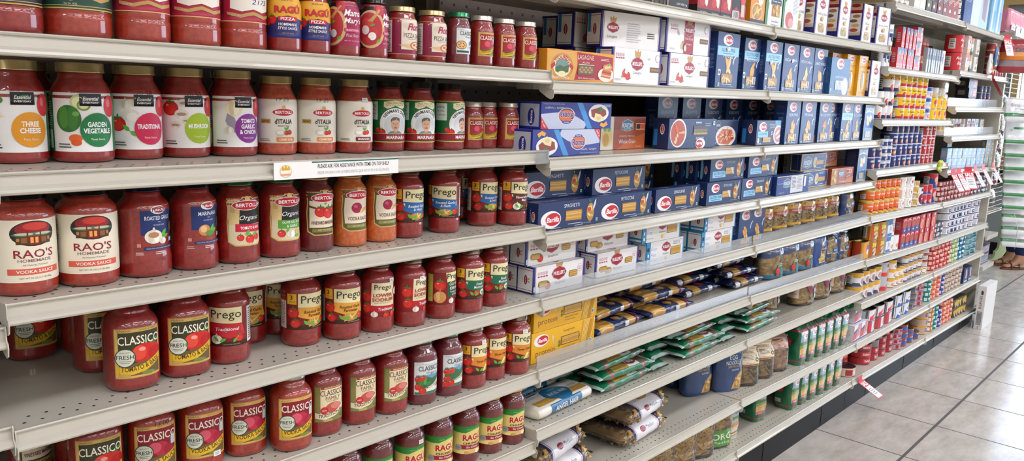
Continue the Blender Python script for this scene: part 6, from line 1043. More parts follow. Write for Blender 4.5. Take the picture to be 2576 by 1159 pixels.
for i, X in enumerate((3.26, 3.40, 3.53)): bag('greenblock', 3, 7, X, -.0+.01, 'green block bag lying across the tops of the standing ones, %s from left' % ORD[i+1], .177, 0, group='green block bags', tilt=-90)
bag('greenblock', 3, 7, None, .19, 'green block bag in the shade behind the first standing one', px=1990, group='green block bags')
# bottom deck
for i, (px, Y, k) in enumerate(((1650, .10, 'penneclear'), (1700, .085, 'penneclear'), (1752, .085, 'penneclear'), (1792, .075, 'orgbag'))): bag(k, 2, 8, None, Y, ('clear bag of penne on the bottom deck, %s from the left' % ORD[i+1]) if k == 'penneclear' else 'clear bag of noodles with a bright green organic label', rz=-20, px=px)
bag('creamblock', 2, 8, 2.375, .07, 'cream block bag with brown stripes on the bottom deck', rz=-4)
for i, (px, Y) in enumerate(((1896, .11), (1945, .2), (0, .07), (1, .068), (2, .066), (3, .064), (4, .062), (5, .06))): bag('greenblock', 3, 8, None if px > 9 else 3.05+.0965*px, Y, 'green block bag of pasta on the bottom deck, %s from the left' % ORD[i+1], rz=-8 if i < 1 else 0, px=px if px > 9 else None, group='green block bags')
# ================================================================== canned food bays
def sleeve(base, top=None, bot=None, txt=None, tc='w', blob=None, pic=None, Hm=50, Wm=300):
    o = [rect(0, 0, Wm, Hm, base)]
    if top: o.append(rect(0, Hm*.33, Wm, Hm*.34, top))
    if bot: o.append(rect(0, -Hm*.36, Wm, Hm*.28, bot))
    k = min(Hm, 60)
    if blob: o += [ell(0, Hm*.08, k*.42, k*.32, blob)]
    if pic: o += [ell(4, -Hm*.2, k*.36, k*.22, pic[0]), ell(8, -Hm*.16, k*.2, k*.12, pic[1])]
    if txt: o.append(T(0, Hm*.22, k*.95, k*.2, tc, txt, .02))
    return o+[rect(-k*1.25, 0, k*.6, Hm*.6, '#e3e1dc')]+lines(-k*1.25, 0, k*.45, Hm*.5, 5, '#55524e', 2)
CK = {}
def ck(k, sh, D, H, art, lid='#a9a7a2', D2=None, cat='can'): CK[k] = (sh, D, H, art, lid, D2 or D, cat)
ck('beans', 'can', 74, 100, lambda: sleeve('#e9ebee', '#f4f4f2', None, 'GOYA', '#1d2a5a', None, ('#2e2a2c', '#6a5a55'), 96)+[rect(0, -2, 60, 18, '#1d2f77')])
ck('clam', 'box', 62, 100, lambda: [rect(0, 0, 70, 100, '#c8262c'), rect(0, 34, 70, 32, '#1f4f86'), pol('#e0a25a', 0, 18, 35, 18, 35, 40, 14, 34), ell(4, -2, 13, 16, '#7a5a3c'), ell(6, 2, 7, 8, '#c9a468'), T(0, -30, 56, 11, 'w', 'BABY CLAMS', .01), rect(0, -42, 40, 3, 'w')], D2=40)
ck('oyst', 'box', 125, 72, lambda: [rect(0, 0, 125, 72, '#c8262c'), pol('#1f4f86', -62, 36, 40, 36, 0, 6, -62, 8), pol('#e0a25a', 10, 14, 62, 26, 62, 36, 40, 36), ell(36, 2, 17, 14, '#b9b39a'), ell(38, 4, 10, 8, '#e6e2d2'), T(-10, -24, 66, 12, 'w', 'OYSTERS', .02), rect(46, -20, 26, 20, '#d9d4cc'), rect(-54, -6, 14, 54, '#e3d3c4')], D2=50)
ck('sach', 'box', 42, 128, lambda: [rect(0, 0, 42, 128, '#aab2bc'), rect(0, 34, 42, 60, '#23344f'), rect(0, -40, 16, 46, '#f1f1ef'), rect(8, 44, 12, 30, '#dfe2e6')], D2=26)
ck('purp', 'box', 50, 128, lambda: [rect(0, 0, 62, 128, '#e6d9d6'), rect(-16, 20, 18, 60, '#5a1f4a'), T(10, -10, 60, 12, '#7a1f3a', 'SARDINA', .0, 0, 1.57)], D2=40)
ck('ybottle', 'can', 62, 190, lambda: [rect(0, 0, 300, 186, '#7d8a94'), rect(0, -40, 300, 56, '#ecd23a'), rect(0, -2, 300, 18, '#b03a44'), rect(0, 50, 300, 8, '#c8464a')]+lines(0, -40, 40, 30, 4, '#5a4a1c', 3), '#c9ced4')
ck('salsa', 'can', 76, 104, lambda: sleeve('#a5342f', '#c47a6a', None, 'Salsa', 'w', '#b84a3f', None, 100))
ck('whtom', 'can', 84, 66, lambda: sleeve('#e6e3e0', None, '#1f2a55', None, 'w', None, ('#c8402c', '#e9a07a'), 62))
ck('whbig', 'can', 96, 86, lambda: sleeve('#e3dfd8', '#e0a536', '#1f2a55', 'YES', '#333', None, ('#c8402c', '#e9a07a'), 100))
ck('yell', 'can', 96, 54, lambda: sleeve('#f0c61e', None, '#2f3a86', 'Salchicha', '#7a5a14', None, ('#a5243a', '#d94a3f'), 52)+[rect(-30, -18, 36, 14, '#c8202c')], '#d9d7d2')
ck('bluesau', 'can', 118, 58, lambda: sleeve('#b9cbe6', '#1f3f9a', '#d9dde4', None, 'w', None, ('#c9504a', '#e8a08a'), 54))
ck('yelred', 'can', 100, 60, lambda: sleeve('#f0c61e', None, None, None, 'w', '#c8202c', ('#d9602c', '#f0d9c4'), 56))
ck('graybig', 'can', 150, 56, lambda: sleeve('#b9b4a6', None, '#d9b02c', None, 'w', None, ('#8a5a2c', '#c9a25a'), 52))
ck('armour', 'can', 100, 57, lambda: sleeve('#1c2c68', '#24387c', None, 'ARMOUR', 'w', None, ('#c9743a', '#e8b98a'), 53)+[rect(30, 6, 14, 30, '#dfe4ec')], '#c9c9ca')
ck('armsm', 'can', 78, 36, lambda: sleeve('#24407c', '#cfd8e6', None, None, 'w', None, ('#b98a5a', '#e8c79a'), 33), '#c9c9ca')
ck('armred', 'can', 92, 52, lambda: sleeve('#a8202c', None, None, 'Bold', 'w', None, ('#c98a6a', '#9a8f86'), 48)+[rect(20, 0, 14, 22, '#e3a48a')], '#c9c9ca')
ck('orange', 'can', 80, 56, lambda: sleeve('#e0641f', '#e8722a', '#e9b82c', "Libby's", 'w', None, ('#c8431c', '#f0a23a'), 52)+[rect(0, -12, 300, 5, '#a52a1c')], '#c4b48a')
ck('tub', 'can', 124, 56, lambda: [rect(0, 0, 420, 52, '#ece9e4'), rect(-70, 0, 60, 52, '#d9b48a'), ell(0, 0, 25, 24, '#2a2a2e'), ell(0, 0, 23.5, 22.5, '#f1efec'), ell(0, 9, 4, 4, '#a51d2e'), pol('#a51d2e', -3, 6, 3, 6, 10, -2, 4, -2, 6, -14, 0, -6, -6, -14, -4, -2, -12, 2), rect(0, 22, 420, 6, '#f6f4f0')], '#e6e4df')
ck('goldsm', 'can', 82, 35, lambda: sleeve('#c9a04a', None, '#e3d9c4', None, 'w', None, ('#8a5a2c', '#e0c07a'), 32), '#c9b98a')
ck('maroonw', 'can', 92, 104, lambda: sleeve('#e9ebee', None, None, None, 'w', None, None, 100)+[ell(0, -14, 30, 32, '#6a1428'), rect(6, -14, 26, 8, 'w'), rect(0, 36, 30, 16, '#1b1b20')])
ck('redpur', 'can', 74, 56, lambda: sleeve('#c8243c', None, '#4a3a8a', None, 'w', None, ('#e0907a', '#f0c0a8'), 52))
ck('bluered', 'can', 100, 86, lambda: sleeve('#1f3f86', '#c8242c', None, None, 'w', '#e3a29a', ('#b97a44', '#f0d9a0'), 82))
ck('brownfl', 'can', 120, 52, lambda: sleeve('#7a3a34', '#8f5148', None, 'GOYA', '#e0c9bb', None, ('#c9a48a', '#e9dccb'), 48), '#7a5a50')
ck('spam', 'tin', 98, 84, lambda: [rect(0, 0, 330, 80, '#a8802c'), rect(-40, 0, 40, 80, '#c8451f'), rect(-92, 0, 50, 60, '#e6e2da')]+[rect(-110+i*4, 0, 2, 50, '#222') for i in range(10)]+[T(2, 18, 62, 24, '#f3e04a', 'SPAM', .05), ell(8, -18, 30, 18, '#e3d2ae'), ell(12, -14, 18, 10, '#e0907a'), ell(-12, -22, 12, 8, '#5a5f54')], '#b99a4a', 60)
ck('orgtin', 'tin', 98, 84, lambda: [rect(0, 0, 330, 80, '#e0941f'), rect(-86, 0, 70, 80, '#b83a1c'), ell(18, 4, 18, 24, '#7a5aa5'), ell(18, -10, 14, 14, '#e9e2ea')], '#b99a4a', 60)
ck('bluebx', 'box', 68, 86, lambda: [rect(0, 0, 68, 86, '#e6e9ee'), rect(0, 30, 68, 24, '#2f6fb8'), rect(0, -34, 68, 16, '#2f6fb8'), rect(0, -2, 4, 60, '#2f6fb8'), ell(14, -4, 12, 14, '#b9c4d0')], D2=50)
ck('whcan', 'can', 88, 82, lambda: sleeve('#ecebe9', None, None, None, 'w', None, ('#e0a58a', '#c9705a'), 78))
ck('whlarge', 'can', 122, 94, lambda: sleeve('#e3e2e0', None, None, None, 'w', None, ('#e0a58a', '#c9705a'), 90)+[rect(-10, 10, 30, 14, '#4a4a50'), rect(-10, 10, 22, 8, '#e3e2e0'), rect(-10, -14, 5, 30, '#4a4a50')])
ck('rednav', 'box', 78, 82, lambda: [rect(0, 0, 78, 82, '#b8242c'), rect(0, -26, 78, 32, '#27348a'), ell(0, 6, 20, 28, '#a85a34'), ell(2, 24, 28, 12, '#f0d9dc'), ell(2, 20, 24, 10, '#b8242c'), ell(0, -24, 14, 7, 'w'), ell(0, -22, 10, 4, '#27348a')], D2=45)
ck('redsau', 'box', 92, 84, lambda: [rect(0, 0, 92, 84, '#b81f2c'), ell(-6, -16, 30, 26, '#e6b79a'), ell(6, -18, 14, 20, '#cf7a5e'), ell(-14, -14, 10, 20, '#d98f74'), ell(10, 28, 10, 10, '#f1e6e4'), T(6, 12, 62, 8, '#f1d0b4', 'Salchichas', .01)], D2=50)
ck('potted', 'can', 88, 72, lambda: sleeve('#e3e3e8', '#dda83c', '#4a4f6a', None, 'w', None, ('#b58f8a', '#d9c0ba'), 68)+[rect(14, 24, 30, 14, '#f0c04a'), ell(0, -6, 22, 24, '#e9e6ea'), ell(2, -8, 16, 18, '#b3938f')], '#b9a98a')
ck('greyred', 'can', 128, 76, lambda: sleeve('#b9bac0', None, '#d6362c', None, 'w', None, ('#a58078', '#d9bdb2'), 72)+[rect(22, 22, 44, 20, '#dda83c'), ell(-6, 20, 10, 10, '#a5342c')], '#a9a294')
ck('yelsm', 'can', 74, 50, lambda: sleeve('#e9e6e2', '#e9b43c', None, None, 'w', None, ('#c98f6a', '#e8c9b0'), 46)+[rect(0, 15, 300, 15, '#e6ad34')], '#b9a98a')
ck('tray', 'can', 86, 50, lambda: sleeve('#dfe0e8', '#c99a4c', None, None, 'w', None, ('#9a8688', '#d9c8c4'), 46)+[rect(0, -20, 300, 8, '#3f486a')], '#b9a98a')
ck('redwh', 'flat', 128, 40, lambda: sleeve('#e3dfda', '#a53a30', None, None, 'w', None, None, 36)+lines(-10, 0, 60, 28, 6, '#8a8680', 3)+[rect(50, 0, 26, 36, '#c83a2c')], '#8a2a22', cat='tin')
ck('yelwh', 'flat', 128, 42, lambda: [rect(0, 0, 420, 38, '#efe9d6'), ell(-14, 0, 26, 14, '#3a3a3c'), ell(-14, 0, 22, 11, '#e9e3d0'), rect(40, 0, 50, 38, '#f0c41e'), rect(40, 6, 36, 8, '#5a4a1c')], '#d9a92c', cat='tin')
ck('ham', 'box', 98, 84, lambda: [rect(0, 0, 98, 104, '#e6e4e8'), pol('#3a2f8a', -49, 10, 49, 34, 49, 18, -49, -6), pol('#d9303a', -49, -6, 10, 8, -8, -30, -49, -34), pol('#cfa3a0', -6, -34, 49, -20, 49, 44, 12, 50), pol('#b5807c', 6, -20, 30, -10, 40, 40, 18, 44), rect(0, -44, 98, 16, '#24409a'), rect(-47, 0, 6, 104, '#d9504a')], D2=60)
ck('oval', 'oval', 134, 62, lambda: [rect(0, 0, 400, 58, '#e3e0e6'), rect(-84, 0, 56, 58, '#3f4f6a'), rect(-78, 6, 20, 34, '#c9d0da'), pol('#3a2f8a', -50, -28, 40, -10, 60, -20, -50, -29), pol('#d9303a', -40, -8, 10, 10, -10, -24, -40, -24), pol('#cfa3a0', 0, -14, 50, 0, 66, 28, 20, 28), pol('#b58a86', 14, -6, 36, 0, 48, 26, 30, 26)], '#7d7a6a', 92)
ck('ovred', 'oval', 134, 62, lambda: [rect(0, 0, 400, 58, '#dfe0e6'), rect(-60, 0, 90, 58, '#c83a4a'), pol('#3a2f8a', -10, -28, 60, -14, 60, -24, -10, -29), pol('#cfa3a0', 0, -14, 50, 0, 66, 28, 20, 28)], '#7d7a6a', 92)
ck('ovblue', 'oval', 122, 66, lambda: [rect(0, 0, 400, 62, '#dfe6ee'), rect(-78, 4, 44, 50, '#3f4f6a'), rect(-76, 6, 16, 34, '#c9d0da'), pol('#1f5fc0', -40, -31, 70, -31, 60, -14, 10, -22, -30, -10), pol('#8fc0e6', 10, 0, 60, 31, 40, 31, 0, 10), ell(20, 2, 12, 9, '#cfa3a0'), ell(-4, -2, 8, 5, '#d9303a')], '#7d7a6a', 88)
ck('beige', 'flat', 122, 33, lambda: [rect(0, 0, 400, 32, '#b8a6a0'), rect(-40, 0, 40, 28, '#4a4a5a'), rect(10, 4, 50, 9, '#2f3a7a'), pol('#3a3f7a', -16, -8, 40, 2, 56, 12, 52, 12, 36, 4, -16, -4)], '#a58f5a', cat='tin')
for k, c, c2, lc in (('pinkf', '#cf7a6e', '#d9c0bb', '#8a3a32'), ('redf', '#c8453c', '#e3bdb4', '#8a2a26'), ('greenf', '#9fb87a', '#dfe6cf', '#7a8a5a'), ('tealf', '#1f6f92', '#d9e8ee', '#17506a'), ('tealg', '#1f8a80', '#cfe6e0', '#156a62'), ('coralf', '#de7458', '#f0c4b4', '#b85a3c'), ('bluef', '#2453a5', '#e6c4d0', '#1c3f7c'), ('beigf', '#b59d8c', '#d9cabc', '#7a6a5c'), ('orgf', '#cf7c42', '#e3e3e8', '#b08a4a'), ('redtin', '#a8383c', '#dfd0cc', '#6a3a3a'), ('darkf', '#4a4f5c', '#d9dce2', '#5c5c60'), ('lilac', '#c9a0a8', '#a8304a', '#8a7a80')):
    ck(k, 'flat', 80, 30, lambda c=c, c2=c2: [rect(0, 0, 300, 27, c), rect(2, 3.5, 34, 12, c2), ell(14, -5, 12, 5, c2), rect(-34, 0, 18, 20, c2)], lc, cat='tin')
ck('tealbig', 'flat', 118, 39, lambda: [rect(0, 0, 400, 41, '#86b4b8'), pol('#23415a', -50, -20, -10, -6, 30, -16, 50, -20), ell(-20, 0, 18, 9, '#4f7f8c'), rect(34, -4, 22, 12, '#d9687a'), rect(0, 18, 400, 4, '#cfe0e0')], '#3f6a72', cat='tin')
ck('navybig', 'flat', 128, 44, lambda: [rect(0, 0, 420, 40, '#dcdce2'), rect(20, -4, 60, 22, '#1f3f78'), rect(20, -2, 40, 5, '#dcdce2'), rect(0, 18, 420, 3, '#d9a0a8'), rect(-50, 0, 50, 30, '#b9bcc4')], '#55585f', cat='tin')
ck('navysm', 'flat', 80, 44, lambda: [rect(0, 0, 300, 40, '#dcdce2'), rect(4, -4, 40, 24, '#1f3060'), ell(4, 4, 10, 6, '#3f568a'), rect(0, 18, 300, 3, '#c9c9d4')], '#55585f', cat='tin')
ck('bigred', 'flat', 158, 37, lambda: [rect(0, 0, 520, 38, '#c22a34'), rect(-70, 0, 16, 38, '#d9b0a4'), rect(-10, 2, 84, 22, '#d9433f'), T(-12, 2, 66, 14, '#f0c9bc', 'Sobor', .02), rect(62, 0, 50, 38, '#eab42a'), ell(62, 0, 15, 12, '#d98f1f'), ell(60, 2, 8, 7, '#f3d46a')], '#6a4a4c', cat='tin')
ck('grayplain', 'flat', 156, 37, lambda: [rect(0, 0, 520, 38, '#7f8084')], '#77787a', cat='tin')
ck('ninety', 'flat', 116, 37, lambda: [rect(0, 0, 400, 38, '#a81f30'), rect(-12, 0, 24, 24, '#d9a08a', 4), rect(-12, 0, 20, 20, '#a81f30', 3), ell(-12, 0, 8, 7, 'w'), pol('#222', -18, -3, -8, 5, -6, 2, -16, -6), T(28, 2, 44, 20, '#f1e4e2', '98%', .05), rect(70, 0, 30, 38, '#e3d0c8')], '#5f5357', cat='tin')
ck('ninetyg', 'flat', 114, 37, lambda: [rect(0, 0, 400, 38, '#7f8084')], '#77787a', cat='tin')
ck('redyel', 'flat', 116, 37, lambda: [rect(0, 0, 400, 38, '#b02430'), rect(-16, 2, 56, 22, '#c8404a'), T(-14, 2, 46, 13, '#f1d9d0', 'Sabor', .03), rect(44, 0, 40, 36, '#eab42a', 3), ell(44, 0, 12, 10, '#d98f1f')], '#5f5357', cat='tin')
ck('chunkf', 'flat', 112, 42, lambda: [rect(0, 0, 400, 38, '#a83a34'), pol('#2f5fa5', -60, -10, 30, -14, 44, 4, 10, 12, -50, 10), ell(36, -8, 26, 12, '#d9b08a'), T(14, 13, 50, 7, 'w', 'TUNA', .02), rect(34, 2, 24, 7, 'w')], '#8a6a5a', cat='tin')
ck('single', 'flat', 112, 46, lambda: [rect(0, 0, 400, 42, '#d9c4ae'), rect(-40, -2, 40, 30, '#a8323a'), ell(0, -4, 14, 11, '#e9e3d9'), ell(26, 0, 20, 14, '#b5484a'), ell(48, -6, 14, 10, '#e9d2c0')], '#6a4a4c', cat='tin')
ck('goldt', 'flat', 112, 48, lambda: [rect(0, 0, 400, 44, '#c4a79c'), rect(8, 2, 56, 24, '#5c5a8a'), T(8, 4, 44, 9, '#e6dfe6', 'ATUN', .02), rect(0, -20, 400, 6, '#d9b04a'), rect(0, 20, 400, 5, '#d9b04a')], '#c99a3a', cat='tin')
ck('greenj', 'can', 62, 62, lambda: sleeve('#3c4a34', '#5a6a54', None, None, 'w', '#d9b03a', ('#cfa08a', '#e8cbb8'), 58), '#6f6a5c')
ck('royal', 'can', 100, 102, lambda: sleeve('#c8262c', None, None, None, 'w', None, None, 98)+[T(4, 18, 66, 20, '#f3e6e4', 'Royal', .02, .3), T(4, -10, 50, 20, '#f3e6e4', 'Red', .02, .3)], '#8a3a3a')
ck('orwh', 'box', 68, 104, lambda: [rect(0, 0, 68, 104, '#e9e4df'), rect(0, 40, 68, 24, '#d9581f'), ell(10, 18, 14, 12, '#3a3a3c'), ell(0, -8, 26, 16, '#d9b0a8'), rect(0, -38, 68, 28, '#efa82a'), pol('#d9581f', -34, -52, 34, -52, 34, -40)], D2=50)
ck('whgr', 'can', 76, 100, lambda: sleeve('#dfe0de', '#c9a48a', '#1f5a4a', None, 'w', None, ('#8fa0a8', '#e6e9ea'), 96))
ck('fish3', 'box', 92, 102, lambda: [rect(0, 0, 92, 102, '#d6d3c4'), rect(0, 48, 92, 6, '#6a5a4c'), rect(0, -46, 92, 10, '#1f5a3a'), ell(6, -22, 30, 10, '#a8623a'), ell(-20, 0, 24, 24, '#c9cbb4'), T(24, 22, 22, 34, '#7a2028', '3', .04)], D2=52)
ck('egg', 'can', 62, 42, lambda: [rect(0, 0, 240, 38, '#b03a34'), ell(0, 8, 16, 9, '#e3d0bb'), ell(0, -6, 10, 8, '#d9604a'), rect(0, 17, 240, 6, '#d9d0c6')], '#c9b9a8')
ck('loaf', 'block', 132, 74, lambda: [rect(0, 0, 460, 74, '#a38f7c'), rect(60, 0, 60, 60, '#c9dbe6')], '#a38f7c', 110)
ck('blackbx', 'box', 190, 58, lambda: [rect(0, 0, 190, 62, '#1e1d1f'), ell(-30, 0, 15, 15, '#d9b02c'), ell(-30, 0, 11, 11, '#8a701c'), pol('#c22a30', 0, -26, 82, -22, 88, 24, 6, 26), T(42, 8, 56, 13, 'w', 'Pulpo', .02), T(42, -10, 50, 13, 'w', 'Red', .02), rect(90, 0, 6, 62, '#8a8078')], D2=80)
ck('navc', 'can', 80, 46, lambda: sleeve('#232c44', None, None, None, 'w', '#3f568a', ('#b03a4a', '#d9d9e0'), 42))
ck('redpouch', 'block', 120, 40, lambda: [rect(0, 0, 460, 40, '#a8302c'), rect(30, 4, 50, 8, '#e3bdb4')], '#a8302c', 80)
ck('sard', 'box', 112, 62, lambda: [rect(0, 0, 112, 62, '#7d93ad'), pol('#3f9ac9', -56, 31, 10, 31, -20, 8, -56, 0), pol('#d9a85a', 6, 10, 46, 18, 40, 31, 16, 30), ell(14, -8, 24, 15, '#a3b1bf'), rect(14, -14, 34, 6, '#5c728c'), rect(-50, -4, 10, 44, '#4a6382')], D2=34)
ck('sardo', 'box', 112, 62, lambda: [rect(0, 0, 112, 62, '#75705c'), pol('#3f9ac9', -56, 31, -14, 31, -26, 10, -56, 6), pol('#cfa05a', 6, 10, 46, 18, 40, 31, 16, 30), ell(14, -8, 24, 15, '#9a9684'), rect(14, -14, 34, 6, '#4c4a3c')], D2=34)
ck('wryb', 'can', 72, 50, lambda: sleeve('#dfdfe2', None, '#b03a44', None, 'w', None, ('#2f3a5a', '#b9c9d9'), 46))
ck('ylsq', 'can', 76, 52, lambda: sleeve('#e6dcd0', '#e9b43c', None, None, 'w', None, ('#d98a5a', '#f0c9a8'), 48))
ck('wlb', 'box', 84, 50, lambda: [rect(0, 0, 84, 50, '#e4e4e8'), ell(0, 4, 28, 10, '#33363f'), rect(0, -14, 84, 14, '#b83a40'), rect(0, 18, 50, 5, '#8a3a40')], D2=60)
ck('wlb2', 'box', 84, 50, lambda: [rect(0, 0, 84, 50, '#dfe6ee'), ell(6, -4, 26, 14, '#5fa8d0'), rect(0, 18, 60, 5, '#8a3a60')], D2=60)
ck('navbx', 'box', 96, 104, lambda: [rect(0, 0, 96, 104, '#1c2f5c'), rect(6, -40, 60, 10, '#c9d6e6'), rect(6, 10, 22, 60, '#c9d6e6', 0), rect(34, 8, 16, 66, '#a8505c')], D2=60)
def make_can(k):
    sh, D, H, art, lid, D2, cat = CK[k]; R = D/2; ops = art()
    nm = {'can': 'food_can', 'flat': 'fish_tin', 'box': 'food_carton', 'tin': 'meat_tin', 'oval': 'ham_tin', 'block': 'wrapped_loaf'}[sh]
    if sh == 'box': o = make_carton(nm, D, H, D2, ops[0][5], ops, [rect(0, 0, D2, H, ops[0][5])]+lines(0, 0, D2*.6, H*.5, 6, '#b9b4ae', 3)); return o
    if sh == 'block':
        s = Shell([(0, R*.9, D2*.45), (H*.08, R, D2/2), (H*.85, R, D2/2), (H, R*.9, D2*.44)], 3.2, wr=1.5, wf=20); mb = MB(); s.skin(mb, ops[0][5], 40, [0, H*.08, H*.3, H*.6, H*.85, H]); wrap(mb, ops, s.S(0, H/2), us=8, vs=10, off=.7, clip=(s.per*.98, H*.85), smooth=True); return mb.build(nm, FILM)
    b = MB()
    if sh in ('can', 'flat'):
        e = 1.6 if sh == 'can' else 1.4
        b.lathe([(r/1000, z/1000) for r, z in ((R-3, 0.4), (R-1.2, 0), (R, .5), (R, 2), (R-e*.6, 2.8), (R-e*.6, H-2.8), (R, H-2), (R, H-.5), (R-1.2, H-.3))], 28, lid, cap=True)
        lm_ = MB().lathe([(r/1000, z/1000) for r, z in ((R-.3, H-1.2), (R-.2, H-.4), (R-1.2, H), (R-2.4, H-.6), (R-3.2, H-3), (R*.62, H-3.4), (R*.58, H-2.9), (.5, H-2.9))], 28, lid)
        if sh == 'flat': lm_.add(np.array([(-4, -R*.5, H-1.6), (4, -R*.5, H-1.6), (5, -R*.15, H-1.6), (-5, -R*.15, H-1.6)])/1000, [(0, 1, 2, 3)], '#cfcac2')
        s = Shell([(0, R-.7, R-.7), (H, R-.7, R-.7)], 2)
    else:
        s = Shell([(0, R-.5, D2/2-.5), (H, R-.5, D2/2-.5)], 4.5 if sh == 'tin' else 2.6)
        s2 = Shell([(0, R-.6, D2/2-.6), (1, R, D2/2), (3, R-.6, D2/2-.6), (H-3, R-.6, D2/2-.6), (H-1, R+.3, D2/2+.3), (H, R-.4, D2/2-.4), (H-1.5, R-3, D2/2-3)] , 4.5 if sh == 'tin' else 2.6); s2.z = np.array([0, 1, 3, H-3, H-1, H-.2, H])
        s2.skin(b, lid, 44)
    if sh in ('tin', 'oval'):
        lm_ = MB(); s3 = Shell([(H-1, R-.4, D2/2-.4), (H-.2, R-1, D2/2-1), (H-1.6, R-2.5, D2/2-2.5), (H-1.7, 4, 3)], 4.5 if sh == 'tin' else 2.6); s3.z = np.array([H+.1, H+.3, H+.5, H+.7]); s3.skin(lm_, lid, 44); lm_.v[-1][:, 2] -= np.repeat([0, 0, .0018, .002], 44)
    o = b.build(nm, METAL); lm_.build('lid', METAL, o); l = MB(); wrap(l, ops, s.S(0, H/2), us=max(5, R*.22), off=.25, step=.06, clip=(s.per*.985, H-5), smooth=True); l.build('label', PAPER, o); return o
LAYN = ['bottom', 'second', 'third', 'fourth', 'fifth', 'sixth']
def cans(kind, bay, row, pxL, pxR, n, layers, desc, Y=None, X=None, pitch=None, only=None, lift=0, rz=0, rd=None):
    sh, D, H, art, lid, D2, cat = CK[kind]; R = D/2000; z = dz(bay, row, B*(bay-.5)); Y = .014 if Y is None else Y
    xa = x_at(pxL, Y+.02, z+.03) if X is None else X
    if pitch is None: pitch = D/1000+.0026 if n == 1 or not pxR else min(D/1000+.02, max(D/1000+.0026, (x_at(pxR, Y+.02, z+.03)-x_at(pxL, Y+.02, z+.03))/n))
    QUEUE.append((bay, row, kind, xa, pitch, n, layers, desc, Y, only, lift, rz, str(pxL)))
def place_cans(bay, row, kind, xa, pitch, n, layers, desc, Y, only, lift, rz, pxL, s):
    sh, D, H, art, lid, D2, cat = CK[kind]
    r = random.Random(kind+str(pxL)); nm = {'can': 'can', 'tin': 'tin'}[cat] if sh not in ('box',) else 'carton'
    for j in range(layers):
        for i in range(n):
            if only and (i, j) not in only: continue
            x = xa+pitch*i+pitch/2; o = get('can', make_can, kind); yy = Y+(D2/2000 if sh != 'box' else 0)+r.uniform(0, .004); o.scale = (s, s, 1)
            o.location = (x, yy, dz(bay, row, x)+lift+j*(H/1000+.0006)+ez(bay, row, .06)); o.rotation_euler.z = math.radians(rz+(r.uniform(-18, 10) if sh in ('can', 'flat') else r.uniform(-1.5, 1.5)))
            lay = LAYN[j] if j < layers-1 or layers == 1 else 'top'
            p = ('%s, %s from left, %s layer' % (desc, ORD[i+1], lay)) if n > 1 and layers > 1 else ('%s, %s in its stack' % (desc, lay) if layers > 1 else ('%s, %s from left' % (desc, ORD[i+1]) if n > 1 else desc))
            tag(o, p, nm, desc+' group' if n*layers > 1 else None)
def fit_cans():
    """slide the blocks of each shelf apart, easing all of them a little where the shelf is too short"""
    for key in dict.fromkeys((q[0], q[1]) for q in QUEUE):
        L = [q for q in QUEUE if (q[0], q[1]) == key]; bay = key[0]; s = 1.0; x0 = (bay-1)*B+.006
        while True:
            done = []; over = 0
            for q in L:
                D2 = CK[q[2]][5]; H = CK[q[2]][2]; xa = max(x0, x0+(q[3]-x0)*s); w = q[4]*q[5]*s; top = q[10]+q[6]*(H/1000+.0006); y0, y1 = q[8], q[8]+D2/1000+.005; ov = .06 if q[10] > 0 else 0
                for _ in range(60):
                    hit = [b for b in done if b[0] < xa+w-1e-4 and b[1] > xa+1e-4 and b[2] < y1 and b[3] > y0 and b[4] < top-1e-4 and b[5] > q[10]+1e-4]
                    if not hit: break
                    xa = max(b[1] for b in hit)+.0006
                done.append((xa, xa+w, y0, y1, q[10], top)); over = max(over, xa+w-(bay*B-.006))
            if over <= 0 or s < .7: break
            s -= .01
        print('FIT', key, round(s, 2))
        for q, d in zip(L, done): place_cans(q[0], q[1], q[2], d[0], q[4]*s, *q[5:], s)
    QUEUE.clear()
QUEUE = []
def A(*a): return set(a)
# ---- first canned bay
cans('beans', 4, 1, 2222, 2240, 2, 2, 'white and blue bean can')
cans('clam', 4, 1, 2257, 2313, 5, 1, 'red clam carton with blue top on the shelf itself'); cans('clam', 4, 1, 2266, 2318, 4, 1, 'red clam carton with blue top stacked above', lift=.1006, Y=.016)
cans('oyst', 4, 1, 2316, 2345, 1, 3, 'red and blue oyster carton'); cans('ybottle', 4, 1, 2340, None, 1, 1, 'tall grey bottle with a yellow label beside the oyster cartons', Y=.03); cans('sach', 4, 1, 2353, 2403, 7, 1, 'shiny dark blue upright packet'); cans('purp', 4, 1, 2401, None, 1, 1, 'white and purple packet at the end of the shiny packets', X=4.80)
cans('salsa', 4, 1, 2368, 2400, 2, 2, 'red salsa can behind the shiny packets', Y=.15)
cans('whtom', 4, 2, 2203, 2243, 3, 2, 'white can with tomato picture'); cans('whbig', 4, 2, 2230, 2250, 2, 1, 'tall white can with orange top set on two layers', lift=.1335, Y=.02)
cans('yell', 4, 2, 2243, 2312, 5, 4, 'yellow sausage can with red and blue band'); cans('bluesau', 4, 2, 2311, 2334, 1, 3, 'pale blue sausage can'); cans('yelred', 4, 2, 2334, 2379, 3, 2, 'yellow can with red disc', X=4.47); cans('graybig', 4, 2, 2322, 2380, 2, 1, 'wide grey and yellow can on top of the red disc cans', lift=.1215, Y=.02, X=4.45)
cans('armour', 4, 3, 2174, 2209, 2, 2, 'navy meat can by the blue shells box'); cans('armsm', 4, 3, 2208, 2233, 2, 4, 'small navy and white meat can'); cans('armour', 4, 3, 2233, 2306, 5, 4, 'navy meat can in the middle of the third can shelf', X=4.02, pitch=.1015); cans('armour', 4, 3, 2305, 2322, 1, 3, 'navy sandwich can beside the red ones', X=4.53); cans('armred', 4, 3, 2322, 2375, 5, 4, 'red meat can with picture of spread', X=4.634, pitch=.0932, only=set((i, j) for i in range(3) for j in range(4)))
